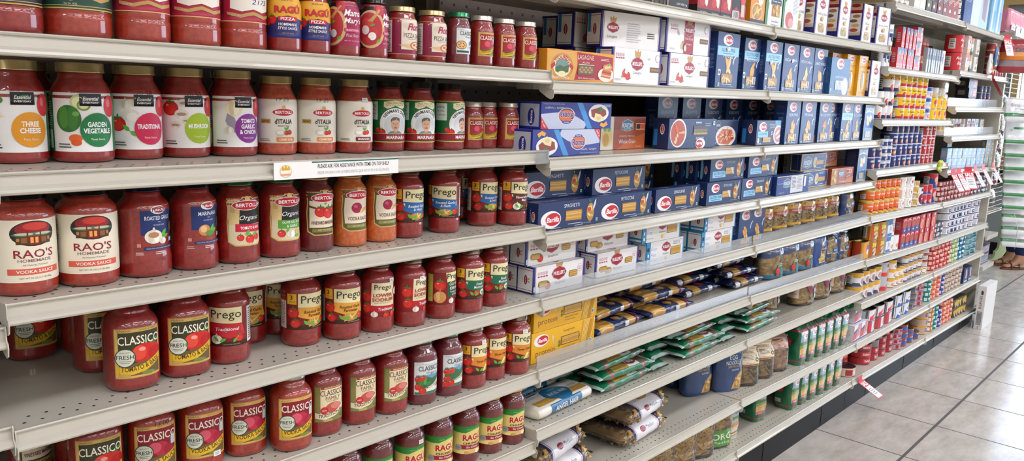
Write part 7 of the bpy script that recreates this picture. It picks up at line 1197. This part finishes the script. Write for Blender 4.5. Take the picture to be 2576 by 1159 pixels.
cans('orange', 4, 4, 2182, 2250, 6, 3, 'orange meat can with yellow foot'); cans('tub', 4, 4, 2250, 2297, 2, 3, 'white tub with a red figure in a round seal', X=4.20)
cans('goldsm', 4, 4, 2296, 2312, 1, 4, 'small golden tin beside the white tubs', X=4.46); cans('maroonw', 4, 4, 2308, 2321, 1, 1, 'white can with a maroon disc', X=4.545); cans('redpur', 4, 4, 2321, 2352, 2, 2, 'red and violet can', X=4.642); cans('bluered', 4, 4, 2352, 2372, 1, 2, 'tall blue and red can by the bay joint', X=4.795-.09+.07); 
cans('orgtin', 4, 5, 2165, None, 1, 1, 'orange square tin at the left end of the meat tins', X=3.672); cans('spam', 4, 5, 2196, 2235, 2, 2, 'golden square meat tin', X=3.775); cans('spam', 4, 5, 2160, None, 1, 1, 'golden square meat tin in the shade at the left', X=3.665, Y=.08, lift=.0)
cans('bluebx', 4, 5, 2232, 2247, 1, 2, 'blue and white carton between tins and white cans', X=3.985); cans('whcan', 4, 5, 2247, 2270, 2, 1, 'white can with small meat picture', X=4.06); cans('whlarge', 4, 5, 2245, None, 1, 1, 'big white can with a pull tab drawing', lift=.083, X=4.085, Y=.02)
cans('rednav', 4, 5, 2270, 2314, 4, 2, 'red and navy sausage carton', X=4.245); cans('redsau', 4, 5, 2313, 2355, 3, 2, 'bright red sausage carton', X=4.578)
cans('potted', 4, 6, 2162, 2222, 4, 2, 'white can with amber top band', X=3.67); cans('greyred', 4, 6, 2224, 2255, 1, 2, 'grey can with red foot', X=4.045); cans('yelsm', 4, 6, 2255, 2288, 3, 3, 'small white can with yellow top', X=4.19, only=A((0, 0), (1, 0), (2, 0), (0, 1), (1, 1), (2, 1), (0, 2))); cans('tray', 4, 6, 2280, 2330, 4, 3, 'shrink wrapped can with tan top', X=4.42, pitch=.0875); cans('redwh', 4, 6, 2332, 2358, 1, 3, 'flat grey and red tin', X=4.78-.04, lift=.043); cans('yelwh', 4, 6, 2332, 2358, 1, 1, 'flat cream and yellow tin under the red ones', X=4.74)
cans('ham', 4, 7, 2152, 2186, 2, 1, 'white ham carton with red and blue swoosh on the shelf', X=3.665); cans('ham', 4, 7, 2165, 2186, 1, 1, 'white ham carton stacked above two others', X=3.70, lift=.0855, Y=.03)
cans('ovred', 4, 7, 2205, 2262, 3, 1, 'oval red and white ham tin', X=3.875); cans('oval', 4, 7, 2205, 2262, 3, 1, 'oval white ham tin with dark end', X=3.875, lift=.0626); cans('ovblue', 4, 7, 2262, 2300, 2, 2, 'oval pale blue ham tin', X=4.31); cans('beige', 4, 7, 2305, 2346, 1, 5, 'flat beige tuna tin', X=4.60); cans('lilac', 4, 7, 2340, 2355, 1, 5, 'flat pinkish tin beside the beige ones', X=4.745)
cans('single', 4, 8, 2133, 2163, 1, 1, 'single flat tin standing in front of the tall red stack', X=3.672, Y=.008)
cans('bigred', 4, 8, 2140, 2185, 1, 3, 'wide flat red tin with yellow picture', X=3.715, Y=.10); cans('grayplain', 4, 8, 2140, 2185, 1, 1, 'wide flat plain grey tin in the big red stack', X=3.716, Y=.10, lift=.1135)
cans('redyel', 4, 8, 2185, 2215, 1, 3, 'flat red tin with yellow square', X=3.875, Y=.03); cans('ninety', 4, 8, 2185, 2215, 1, 1, 'flat red tin with percent sign on the yellow square tins', X=3.875, Y=.03, lift=.1135)
for q, (X, g) in enumerate(((3.995, 2), (4.115, 3), (4.235, 9))):
    w_ = ('first', 'second', 'third')[q]
    for j in range(5): cans('ninetyg' if j == g else 'ninety', 4, 8, 2200, None, 1, 1, 'flat %s tin, %s from the bottom of the %s percent sign stack' % ('grey' if j == g else 'red', ORD[j+1], w_), X=X, Y=.03, lift=j*.0377)
cans('lilac', 4, 8, 2279, None, 1, 4, 'flat pinkish tin between red stacks', X=4.36); cans('chunkf', 4, 8, 2298, 2332, 1, 3, 'flat red and blue fish tin', X=4.47); cans('chunkf', 4, 8, 2327, 2346, 1, 2, 'flat red and blue fish tin in the short stack', X=4.60); cans('chunkf', 4, 8, 2346, None, 1, 1, 'flat red and blue fish tin alone by the joint', X=4.75)
# ---- last canned bay
cans('royal', 5, 1, 2406, 2432, 1, 2, 'red can with white script lettering', X=4.91); cans('orwh', 5, 1, 2437, 2451, 1, 2, 'white carton with orange top and foot', X=5.06); cans('whgr', 5, 1, 2450, 2460, 1, 2, 'pale grey can with green foot', X=5.15); cans('fish3', 5, 1, 2460, 2478, 1, 2, 'pale fish carton with a red numeral', X=5.25); cans('egg', 5, 1, 2500, 2537, 5, 5, 'small red can in shrink wrapped trays', X=5.74, pitch=.0635)
cans('loaf', 5, 2, 2378, 2410, 1, 2, 'tan wrapped round pack', X=4.90, Y=.07); cans('redpouch', 5, 2, 2410, 2440, 3, 1, 'red pouch lying behind the clear guard', X=5.05, Y=.12); cans('blackbx', 5, 2, 2456, 2500, 1, 3, 'black carton with red sign', X=5.45, Y=.07); cans('navc', 5, 2, 2500, 2526, 3, 3, 'dark navy can at the end of the second shelf', X=5.76, Y=.07)
cans('ylsq', 5, 3, 2376, 2402, 3, 2, 'pale can with yellow top in the last bay', X=4.90, Y=.07); cans('wryb', 5, 3, 2402, 2430, 3, 2, 'white and red can behind the guard', X=5.15, Y=.07); cans('whgr', 5, 3, 2430, None, 1, 1, 'tall pale can between small cans', X=5.40, Y=.07); cans('wlb', 5, 3, 2445, 2470, 2, 2, 'white carton with red foot behind the guard', X=5.50, Y=.07); cans('wlb2', 5, 3, 2470, 2482, 1, 2, 'pale blue carton behind the guard', X=5.68, Y=.07); cans('fish3', 5, 3, 2485, None, 1, 1, 'shaded carton by the upright', X=5.85, Y=.07)
cans('sard', 5, 4, 2386, 2480, 8, 2, 'grey blue sardine carton', X=4.92, pitch=.1135); cans('sardo', 5, 4, 2480, 2500, 2, 3, 'olive grey sardine carton', X=5.84, pitch=.114); cans('sard', 5, 4, 2420, 2440, 1, 1, 'grey blue sardine carton alone on top', X=5.2, lift=.126, Y=.09)
cans('redtin', 5, 9, 2364, 2452, 10, 4, 'flat red and white tin under the sale tags', X=4.90, pitch=.0815); cans('darkf', 5, 9, 2455, 2492, 4, 4, 'flat dark tin under the sale tags', X=5.725)
cans('darkf', 5, 5, 2343, 2372, 2, 3, 'flat dark and white tin by the bay joint', X=4.90, Y=.02); cans('navybig', 5, 5, 2374, 2412, 1, 4, 'wide navy and white tuna tin', X=5.07); cans('navysm', 5, 5, 2410, 2440, 4, 4, 'navy and white tuna tin', X=5.21); cans('navybig', 5, 5, 2440, 2475, 3, 4, 'wide navy and white tuna tin at the right end', X=5.55, pitch=.132)
cans('redf', 5, 6, 2356, 2404, 5, 5, 'flat red tin', X=4.91, pitch=.0815); cans('greenf', 5, 6, 2404, 2424, 2, 5, 'flat pale green tin', X=5.33, pitch=.0815); cans('tealf', 5, 6, 2424, 2438, 2, 5, 'flat blue tin', X=5.50, pitch=.0815); cans('tealbig', 5, 6, 2438, 2472, 2, 4, 'wide light teal tin', X=5.72)
cans('tealg', 5, 7, 2350, 2362, 1, 5, 'flat green teal tin on the seventh can shelf', X=4.90); cans('coralf', 5, 7, 2362, 2385, 2, 5, 'flat coral tin on the seventh can shelf', X=4.99); cans('bluef', 5, 7, 2385, 2403, 1, 5, 'flat deep blue tin', X=5.17); cans('beigf', 5, 7, 2403, 2435, 5, 5, 'flat beige brown tin', X=5.26, pitch=.0815); cans('navbx', 5, 7, 2433, 2466, 2, 1, 'navy upright carton by the upright', X=5.70)
cans('goldt', 5, 8, 2338, 2370, 1, 4, 'gold rimmed tuna tin', X=4.91); cans('orgf', 5, 8, 2370, 2386, 1, 5, 'flat orange tin on the bottom deck', X=5.04); cans('tealg', 5, 8, 2386, 2395, 1, 5, 'flat green teal tin on the bottom deck', X=5.13); cans('bluef', 5, 8, 2395, 2405, 1, 4, 'flat deep blue tin on the bottom deck', X=5.22); cans('coralf', 5, 8, 2405, 2425, 3, 5, 'flat coral tin on the bottom deck', X=5.31, pitch=.0815); cans('greenj', 5, 8, 2425, 2455, 5, 2, 'small dark green can', X=5.58)
fit_cans()
# sale tags clipped to rails
def sale(X, bay, row, label, rz=0, tilt=-35):
    a, b = LIP[(bay, row)]; z = H0+a+.012; mb = MB(); o = MB().box((0, 0, .012), (.05, .0012, .03), '#d2303a').build('sale_sign', CARD, None, (X, -.0135-abs(math.sin(math.radians(rz)))*.026, z))
    S = flat(0, 0, 0, (1, 0, 0), (0, 0, 1), (0, -1, 0)); mb.box((0, .0006, -.062), (.068, .0008, .124), '#d2303a')
    wrap(mb, [rect(0, -62, 68, 124, '#d2303a'), rect(0, -80, 60, 76, '#eef0f4'), T(0, -24, 58, 26, 'w', 'SALE', .04)]+lines(0, -76, 42, 44, 4, '#8a92a8', 3), S, off=.3)
    f = mb.build('flap', CARD, o, (0, -.002, 0)); f.rotation_euler.x = math.radians(tilt)
    o.rotation_euler.z = math.radians(rz); tag(o, label, 'sale tag', 'red and white sale tags')
p = on_y(2150, 912, -.0135); sale(x_at(2172, -.03, .15), 4, 8, 'red and white sale tag hanging from the bottom deck above the floor', 0, -62)
for i, px in enumerate((2393, 2408, 2426, 2450, 2470, 2496)): sale(x_at(px, -.0135, H0-.4), 5, 4, 'red and white sale tag above the flat red tins, %s from left' % ORD[i+1], (-12, -12, -40, -6, -6, 0)[i], -32)
y_ = MB(); r_ = random.Random(3)
for i in range(9): y_.lathe([(.001, -.012), (.009, -.006), (.011, .003), (.006, .011), (.001, .014)], 9, ['#c9d92c', '#a9c020', '#dfe66a'][i % 3], (r_.uniform(-.02, .02), r_.uniform(-.006, .006), r_.uniform(-.03, .03)))
tag(y_.build('rail_bow', FILM, None, (x_at(2362, -.02, H0-.33), -.026, H0-.318)), 'crumpled lime green bow stuck to a can shelf rail', 'bow')
# ================================================================== top shelf of the can bays, end of the gondola, far end of the shop
ck('tbag', 'block', 78, 150, lambda: [rect(0, 0, 300, 150, '#b59a86'), rect(0, 30, 60, 50, '#8a5f48'), ell(10, -20, 26, 24, '#d9c4b4'), rect(0, -62, 300, 20, '#e6e2dc')], '#b59a86', 60)
ck('twhite', 'box', 88, 190, lambda: [rect(0, 0, 88, 190, '#e3dfd6'), rect(0, 40, 88, 90, '#8a6a34'), pol('#efe6d2', -44, 60, 10, 20, 44, 90, 44, 10, -10, -5, -44, 10), rect(0, -70, 88, 30, '#f1efe9')], D2=60)
for k, c, c2 in (('tgreen', '#4a4a34', '#c96a4a'), ('tnavy', '#23242c', '#8a4a34'), ('tmar', '#7a4a4a', '#d9a07a'), ('tred', '#a8342c', '#e09a5a')):
    ck(k, 'box', 94, 196, lambda c=c, c2=c2: [rect(0, 0, 112, 196, c), pol(c2, -56, 98, 10, 98, -56, 20), pol('#e6c29a', -10, 98, 56, 98, 56, 40, 20, 60), T(0, -6, 92, 30, '#e6dfd6', 'Encanto', .0, .3, .35), rect(6, -60, 60, 40, '#8a3a44' if c != '#4a4a34' else '#6a6a4a'), ell(-10, -64, 16, 10, '#e6e0d2')], D2=60)
ck('tstack', 'can', 76, 34, lambda: sleeve('#d9d2c4', None, None, None, 'w', None, ('#3a3a40', '#8a7a5a'), 30), '#3a3430')
ck('ancho', 'box', 150, 260, lambda: [rect(0, 0, 150, 260, '#2a4a86'), rect(0, 112, 150, 36, '#e08a3c'), T(0, 70, 110, 18, 'w', 'ANCHO', .02), T(14, 46, 80, 18, 'w', 'PASTA', .02), rect(0, 10, 110, 5, '#8fa8d0'), rect(0, 0, 90, 4, '#8fa8d0'), ell(20, -70, 50, 30, '#35599c')], D2=60)
ck('bigblue', 'box', 300, 330, lambda: [rect(0, 0, 300, 330, '#b9d6e6'), pol('#8f8a92', -150, 165, -90, 165, -90, -165, -150, -165), pol('#d6e9f2', -60, 165, 60, 165, 20, -165, -80, -165), pol('#a58fa8', 60, 40, 130, 20, 120, -120, 70, -100)], D2=120)
ck('clrblue', 'box', 150, 240, lambda: [rect(0, 0, 150, 240, '#8fc0dc'), pol('#4f93bf', -75, 120, -20, 120, -40, -120, -75, -120), rect(40, -40, 50, 120, '#5f9fd0'), pol('#cfe4f0', -10, 120, 20, 120, 0, -120, -30, -120)], D2=80)
cans('tbag', 4, 0, 2252, 2290, 3, 1, 'brown snack bag at the left end of the top can shelf', X=3.70); cans('twhite', 4, 0, 2288, 2315, 2, 1, 'white and brown diagonal carton on the top can shelf', X=4.0)
for i, k in enumerate(('tgreen', 'tnavy', 'tmar', 'tmar', 'tred', 'tred')): cans(k, 4, 0, 2313, None, 1, 1, '%s carton with white diagonal script, %s from left on the top can shelf' % (('olive', 'charcoal', 'maroon', 'maroon', 'red', 'red')[i], ORD[i+1]), X=4.185+.0975*i, rz=0)
cans('tstack', 4, 0, 2400, None, 1, 5, 'small flat can stacked beside the red cartons', X=4.785)
cans('ancho', 5, 0, 2413, None, 1, 1, 'blue box with an orange top band on the top shelf', X=4.90); cans('bigblue', 5, 0, 2440, None, 1, 1, 'very large pale blue box leaning on the top shelf', X=5.10, rz=-8, Y=.03); cans('clrblue', 5, 0, 2490, None, 2, 1, 'shiny blue wrapped pack on the top shelf', X=5.48)
fit_cans()
# pouches dangling at the end of the second can shelf row
for X, c, lab, zz in ((5.52, '#d9dde2', 'clear and yellow pouch hanging before the fish cartons', .035), (5.66, '#3f6f9a', 'small blue pouch hanging beside the shrink wrapped cans', .09)):
    s = Shell([(0, 40, 2), (14, 42, 12), (60, 42, 14), (110, 38, 6), (130, 30, 1)], 3, wr=2, wf=24); mb = MB(); s.skin(mb, c, 36, np.linspace(0, 130, 12)); wrap(mb, [rect(0, -10, 50, 60, '#e9c13a' if c[1] == 'd' else '#22304f'), ell(0, 20, 18, 12, '#f1efec')], s.S(0, 66), us=6, vs=8, off=.8, smooth=True)
    tag(mb.build('hanging_pouch', FILM, None, (X, -.012, H0+.195+zz)), lab, 'pouch')
sale(x_at(2492, -.0135, H0+.2), 5, 1, 'pink sale tag on the rail under the shrink wrapped cans', 25, -30); sale(x_at(2527, -.0135, H0+.46), 5, 0, 'red sale tag at the right end of the top rail', -30, -20)
# end cap
XE = 6.152
e = MB().box((XE, .27, 1.02), (.03, .5, 2.02)); ec = e.build('end_cap_unit', SHELF); tag(ec, 'beige end unit with shelves closing the far end of the gondola', 'shelving')
for z, w in ((.60, .34), (.375, .34), (2.04, .70)): MB().prism([(.0, .03), (.0, 0), (.012, 0), (.012, .022), (.50, .022), (.50, .03)], XE+.016, XE+w, z0=z, z1=z).build('end_shelf', SHELF, ec)
b = make_carton('food_box', 230, 150, 130, '#4a1a2c', [rect(0, 0, 230, 150, '#4a1a2c'), rect(0, 0, 200, 120, '#d9d2da'), rect(0, 0, 192, 112, '#5a2438'), rect(0, 32, 180, 40, '#b9b9cc'), rect(0, -26, 180, 46, '#8fa5b9')]+lines(0, 32, 150, 26, 3, '#6a5a72', 3)+lines(0, -26, 150, 26, 3, '#4f6078', 4), [rect(0, 0, 120, 140, '#3a1424')])
b.location = (XE+.17, .03, .4055); tag(b, 'dark maroon box standing on the low end shelf', 'box')
# wire rack
wr = MB(); xa, xb = XE+.03, 6.72
for i in range(31): wr.tube([(xa, .03, .80+i*.033), (xb, .03, .80+i*.033)], .0022, 6, '#e3ded2')
wr.tube([(xb, .03, .78), (xb, .03, 1.82)], .005, 8, '#ddd6c6'); wr.tube([(xa, .03, .78), (xa, .03, 1.82)], .005, 8, '#ddd6c6'); wr.tube([(xa, .03, .785), (xb, .03, .785)], .004, 8, '#ddd6c6')
for i in range(9): wr.tube([(xa, .03+.0, .785), (xa, .40, .785)], .003, 6, '#ddd6c6') if i == 0 else wr.tube([(xa+.07*i, .03, .785), (xa+.07*i, .40, .785)], .0022, 6, '#ddd6c6')
w_ = wr.build('wire_rack', PLAIN); tag(w_, 'cream wire rack at the far end of the gondola', 'rack')
cols = ['#5a1f24', '#2a2f4a', '#7a6a44', '#3f5a34', '#6a2a20', '#39393f', '#8a7a5a', '#27315f', '#4a5a3a', '#8a3a22', '#5a5a60', '#6f5a3a']
for j in range(6):
    for i in range(3):
        s = Shell([(0, 70, 3), (12, 76, 34), (70, 76, 38), (118, 74, 26), (140, 70, 2)], 3, wr=3, wf=26, seed=i*3+j); mb = MB(); s.skin(mb, cols[(i*5+j*2) % 12], 32, np.linspace(0, 140, 12)); wrap(mb, [ell(0, 0, 40, 28, cols[(i+j*3+4) % 12]), rect(0, -34, 70, 14, '#d9d2c6')], s.S(0, 72), us=7, vs=9, off=.8, smooth=True)
        o = mb.build('snack_bag', FILM, None, (xa+.10+.175*i, .12, .797+j*.142)); tag(o, 'snack bag behind the wires of the rack, %s from left in the %s row up' % (ORD[i+1], ORD[j+1]), 'bag', 'bags in the wire rack')
# column of white pouches hanging beside the rack
for i in range(10):
    z = 1.60-.098*i-(.06 if i else 0); x = x_at(2571-1.5*i, -.085, z)
    s = Shell([(0, 84, 1), (14, 92, 11), (50, 94, 13), (90, 92, 7), (120, 88, 3), (160, 86, 1)], 3, wr=2.5, wf=34, seed=i*1.7); mb = MB(); s.skin(mb, '#e3e6e8', 44, np.linspace(0, 160, 16))
    art = [rect(0, -34, 360, 24, '#2c8a4a'), pol('#6a4a44', -10, -30, 60, -22, 90, -28, 60, -36, 0, -38), T(-14, 34, 84, 24, '#5a5f66', 'Romana', -.015, .3), T(0, 6, 60, 6, '#6a6f76', 'Galletas', 0)] if i in (0, 7, 8, 9) else [rect(0, -62, 360, 22, '#2c8a4a'), rect(10, 30, 90, 14, '#2c8a4a' if i < 5 else '#7a3a5a', 6), ell(-50, 16, 12, 8, '#c3cdd2')]
    wrap(mb, art, s.S(0, 80), us=8, vs=9, off=.8, clip=(s.per*.98, 150), smooth=True)
    o = mb.build('hanging_white_pouch', FILM, None, (x, -.085, z-.15)); o.scale = (1.0, 1, 1.1); o.rotation_euler = (math.radians(-19), 0, math.radians(-62))
    tag(o, 'white pouch with green band in the hanging column, %s from the top' % ORD[i+1], 'pouch', 'hanging white pouches')
MB().tube([(x_at(2574, -.03, 1.6), -.03, 1.74), (x_at(2560, -.03, .8), -.03, .74)], .004, 6, '#d9d9d6').build('hanging_strip', PLAIN)
tag(bpy.data.objects['hanging_strip'], 'thin plastic strip holding the column of white pouches', 'strip')
s = Shell([(0, 130, 3), (18, 140, 30), (110, 142, 36), (190, 140, 22), (220, 132, 2)], 3, wr=3, wf=40); mb = MB(); s.skin(mb, '#a52430', 44, np.linspace(0, 220, 16))
wrap(mb, [rect(0, 0, 560, 50, '#e8912a'), rect(0, -48, 560, 40, '#9a8f94'), T(0, 40, 110, 26, '#2a2030', 'MORE', .03), rect(0, -84, 560, 24, '#a52430'), ell(10, 8, 8, 26, '#f3f1ee')], s.S(0, 110), us=9, vs=10, off=.9, clip=(s.per*.98, 210), smooth=True)
tag(mb.build('hanging_snack_bag', FILM, None, (x_at(2574, -.11, 1.9), -.11, 1.775)), 'red and orange snack bag hanging above the white pouches', 'bag')
bpy.data.objects['hanging_snack_bag'].rotation_euler.z = math.radians(-62)
for i in range(4):
    c = '#e58aa2'; mb = MB(); x = XE+.06+.155*i
    mb.box((0, 0, .075), (.145, .2, .15), c)
    for sx in (-1, 0, 1): mb.lathe([(.03, .01), (.032, .06), (.03, .12), (.022, .15), (.008, .158)], 14, '#ef9fb2', (sx*.042, -.098, 0))
    wrap(mb, [rect(0, 0, 130, 34, '#d9cfe3'), ell(0, 0, 22, 10, '#7a8fc0')], flat(0, -132, 28, (1, 0, 0), (0, 0, 1), (0, -1, 0)), off=.4)
    tag(mb.build('pink_pack', FILM, None, (x, .16, 2.0705)), 'pink moulded pack on the very top of the end unit, %s from left' % ORD[i+1], 'pack', 'pink packs on the end unit')
pc = MB().box((0, 0, 0), (.09, .0012, .15), '#f1f4f8').build('hanging_price_card', CARD, None, (x_at(2560, -.16, .70), -.16, .64)); pc.rotation_euler = (0, math.radians(38), .2); tag(pc, 'white price card dangling below the hanging pouches', 'card')
MB().tube([(0, -.0015, .07), (-.04, .03, .16)], .0015, 5, '#d9d9d6').build('string', PLAIN, pc)
# white carton leaning by the base deck
wb = make_carton('shipping_box', 310, 312, 50, '#e6e5e2', [rect(0, 60, 120, 1.2, '#cfcdc8'), rect(0, -90, 200, 1, '#d6d4d0')], [T(-2, 40, 92, 17, '#3a3d44', 'BULAN DEX', .02, 0, 1.57), ell(2, 108, 8, 16, '#3a3d44'), rect(0, -76, 30, 96, '#2c3a52'), rect(0, -76, 25, 91, '#e6e5e2')]+[rect(0, -118+i*3.4, 23, 1.6 if i % 3 else 2.4, '#2c3a52') for i in range(25)]+[T(0, -142, 18, 7, '#3a3d44', '808', .0, 0, 1.57)])
wb.location = (6.078, -.091, .0004); wb.rotation_euler.z = 0; tag(wb, 'flat white shipping carton with a bar code standing on the floor by the last shelf', 'carton')
# pale lime curved stand
lm = MB(); P = on_z(2514, 654, .0); y0 = P[1]; pf = []
for t in range(13):
    a = t/12*math.pi/2; pf.append((.16-.16*math.sin(a), .16-.16*math.cos(a)))
out = [(x, z) for x, z in pf[::-1]]; n = len(out)
cv = [(0, .62)]+out+[(.22, 0)]
v = []; 
for x, z in cv: v += [(x, -.03, z), (x, .03, z)]
wd = .085; v2 = []
for k, (x, z) in enumerate(cv):
    if k == 0: tx, tz = 0, -1
    else: tx, tz = x-cv[k-1][0], z-cv[k-1][1]
    l = math.hypot(tx, tz) or 1; nx, nz = -tz/l, tx/l
    for yy, o_ in ((-.02, 0), (.02, 0), (.02, wd*(1 if k < 9 else max(.12, 1-(k-8)*.2))), (-.02, wd*(1 if k < 9 else max(.12, 1-(k-8)*.2)))): v2.append((x+nx*o_, yy, z+nz*o_))
m = len(cv); f = [(j*4+i, j*4+(i+1) % 4, j*4+4+(i+1) % 4, j*4+4+i) for j in range(m-1) for i in range(4)]+[(3, 2, 1, 0), (m*4-4, m*4-3, m*4-2, m*4-1)]
lm.add(v2, f, '#c6d6a4'); ls = lm.build('curved_stand', simple('lime_plastic', '#c6d6a4', .4), None, (P[0]-.02, P[1]-.05, .001)); ls.rotation_euler.z = math.radians(132); tag(ls, 'pale lime curved stand foot in front of the far wall', 'stand')

# ================================================================== the shopper at the far end
def skin_mesh(name, joints, edges, mat, parent=None, sub=2, col='#c98f74'):
    me = bpy.data.meshes.new(name); me.from_pydata([j[:3] for j in joints], edges, []); o = bpy.data.objects.new(name, me); COL.objects.link(o)
    m = o.modifiers.new('skin', 'SKIN'); 
    for i, j in enumerate(joints): r = j[3]; sv = me.skin_vertices[0].data[i]; sv.radius = r if isinstance(r, tuple) else (r, r); sv.use_root = (i == 0)
    m.use_smooth_shade = True; s = o.modifiers.new('sub', 'SUBSURF'); s.levels = sub; s.render_levels = sub
    dg = bpy.context.evaluated_depsgraph_get(); me2 = bpy.data.meshes.new_from_object(o.evaluated_get(dg)); bpy.data.objects.remove(o); bpy.data.meshes.remove(me)
    a = me2.attributes.new('Col', 'FLOAT_COLOR', 'POINT'); c = np.tile(np.array(lin(col), np.float32), (len(me2.vertices), 1)); a.data.foreach_set('color', c.ravel())
    me2.materials.clear(); me2.materials.append(mat)
    for p in me2.polygons: p.use_smooth = True
    return obj(name, me2, parent)
def person():
    J = []; E = []
    def add(x, y, z, r, par=None):
        J.append((x, y, z, r)); i = len(J)-1
        if par is not None: E.append((par, i))
        return i
    pel = add(0, 0, .90, .115); wa = add(.0, 0, 1.04, .105, pel); ch = add(.01, 0, 1.22, .125, wa); sh_ = add(0, 0, 1.34, .085, ch); nk = add(.01, 0, 1.42, .045, sh_); nk2 = add(.02, 0, 1.46, .045, nk)
    h1 = add(.035, 0, 1.515, .068, nk2); h2 = add(.03, 0, 1.58, .084, h1); h3 = add(.02, 0, 1.635, .07, h2)
    add(.115, 0, 1.545, .012, h1)   # nose root grown from the face
    for s in (-1, 1):
        hp = add(0, s*.085, .86, .088, pel); th = add(.015, s*.09, .66, .072, hp); kn = add(.03 if s > 0 else .0, s*.088, .47, .052, th); cf = add(.0 if s > 0 else -.04, s*.088, .32, .052, kn); an = add(-.02 if s > 0 else -.07, s*.088, .085, .032, cf)
        hl = add(-.045 if s > 0 else -.095, s*.088, .045, .032, an); bl = add(.09 if s > 0 else .04, s*.092, .034, (.036, .024), an); add(.16 if s > 0 else .11, s*.094, .028, (.034, .016), bl)
        sd = add(0, s*.165, 1.325, .055, sh_); el = add(-.01, s*.215, 1.07, .040, sd); wr_ = add(.20, s*.15, 1.02, .026, el); pm = add(.265, s*.13, 1.02, (.034, .018), wr_)
        for q, (dy, L) in enumerate(((-.030, .058), (-.010, .068), (.010, .064), (.029, .05))):
            f1 = add(.305, s*.13+dy*.9, 1.02, .0095, pm); f2 = add(.305+L*.55, s*.13+dy, 1.008, .0085, f1); add(.305+L*.8, s*.13+dy, .985, .0075, f2)
        t1 = add(.265, s*.13-s*.035, 1.035, .011, pm); add(.30, s*.13-s*.05, 1.04, .009, t1)
    root = skin_mesh('person', J, E, SKIN, None, 2, '#a87a5e')
    jj = []; je = []
    def aj(x, y, z, r, par=None):
        jj.append((x, y, z, r)); i = len(jj)-1
        if par is not None: je.append((par, i))
        return i
    p0 = aj(0, 0, .93, .128)
    for s in (-1, 1):
        a = aj(0, s*.085, .86, .102, p0); a = aj(.015, s*.09, .66, .084, a); a = aj(.03 if s > 0 else 0, s*.088, .47, .066, a); a = aj(0 if s > 0 else -.04, s*.088, .32, .062, a); aj(-.015 if s > 0 else -.065, s*.088, .115, .05, a)
    skin_mesh('jeans', jj, je, CLOTH, root, 2, '#1d2c4c')
    sj = [(0, 0, .93, .135), (0, 0, 1.06, .122), (.01, 0, 1.22, .138), (0, 0, 1.335, .098)]; se = [(0, 1), (1, 2), (2, 3)]
    for s in (-1, 1): k = len(sj); sj += [(0, s*.165, 1.325, .068), (-.006, s*.205, 1.15, .056)]; se += [(3, k), (k, k+1)]
    skin_mesh('shirt', sj, se, CLOTH, root, 2, '#a54a52')
    hb = MB(); hs = Shell([(-110, 60, 50), (-40, 88, 84), (20, 95, 98), (60, 80, 84), (90, 40, 44), (98, 8, 8)], 2, wr=4, wf=30); hs.skin(hb, '#2a1d18', 32, np.linspace(-110, 98, 14)); ho = hb.build('hair', CLOTH, root, (-.012, 0, 1.60)); ho.scale = (.92, .86, .85); ho.rotation_euler.z = math.radians(90)
    for s in (-1, 1):
        MB().lathe([(.001, -.007), (.0075, -.004), (.009, 0), (.0075, .004), (.001, .007)], 12, '#ecebe6', (.1, s*.03, 1.57)).lathe([(.001, -.004), (.004, 0), (.001, .004)], 10, '#2a1d14', (.107, s*.03, 1.57)).build('eye', PLAIN, root)
        MB().lathe([(.001, -.028), (.014, -.018), (.02, .004), (.014, .024), (.001, .028)], 10, '#b98668', (.02, s*.082, 1.565)).build('ear', SKIN, root)
        x0 = .045 if s > 0 else -.005; f = MB(); pts = []
        for i in range(20): a = i/20*2*math.pi; pts.append((x0+.135*math.cos(a), s*.092+(.045+.006*math.cos(a))*math.sin(a)))
        f.add([(x, y, 0.002) for x, y in pts]+[(x, y, .016) for x, y in pts], [tuple(range(20))[::-1], tuple(range(20, 40))]+[(i, (i+1) % 20, 20+(i+1) % 20, 20+i) for i in range(20)], '#7a4f3a')
        for dx in (.05, -.03): f.tube([(x0+dx, s*.092-.046, .014), (x0+dx-.005, s*.092-.03, .052), (x0+dx-.01, s*.092, .064), (x0+dx-.005, s*.092+.03, .052), (x0+dx, s*.092+.046, .014)], .0075, 6, '#6a4030')
        tag(f.build('sandal', CLOTH, root), 'brown strappy sandal')
    MB().lathe([(.001, -.004), (.02, -.002), (.022, .001), (.001, .005)], 14, '#8a4a44', (.098, 0, 1.515)).build('mouth', SKIN, root)
    return root
pr = person(); P = on_z(2534, 672, .0)
d_ = (-RR[:2]); pr.rotation_euler.z = math.atan2(d_[1], d_[0])+.12; pr.location = (P[0]+.03, P[1]-.02, .001)
tag(pr, 'person in dark blue jeans and brown sandals standing at the far end of the aisle', 'person')
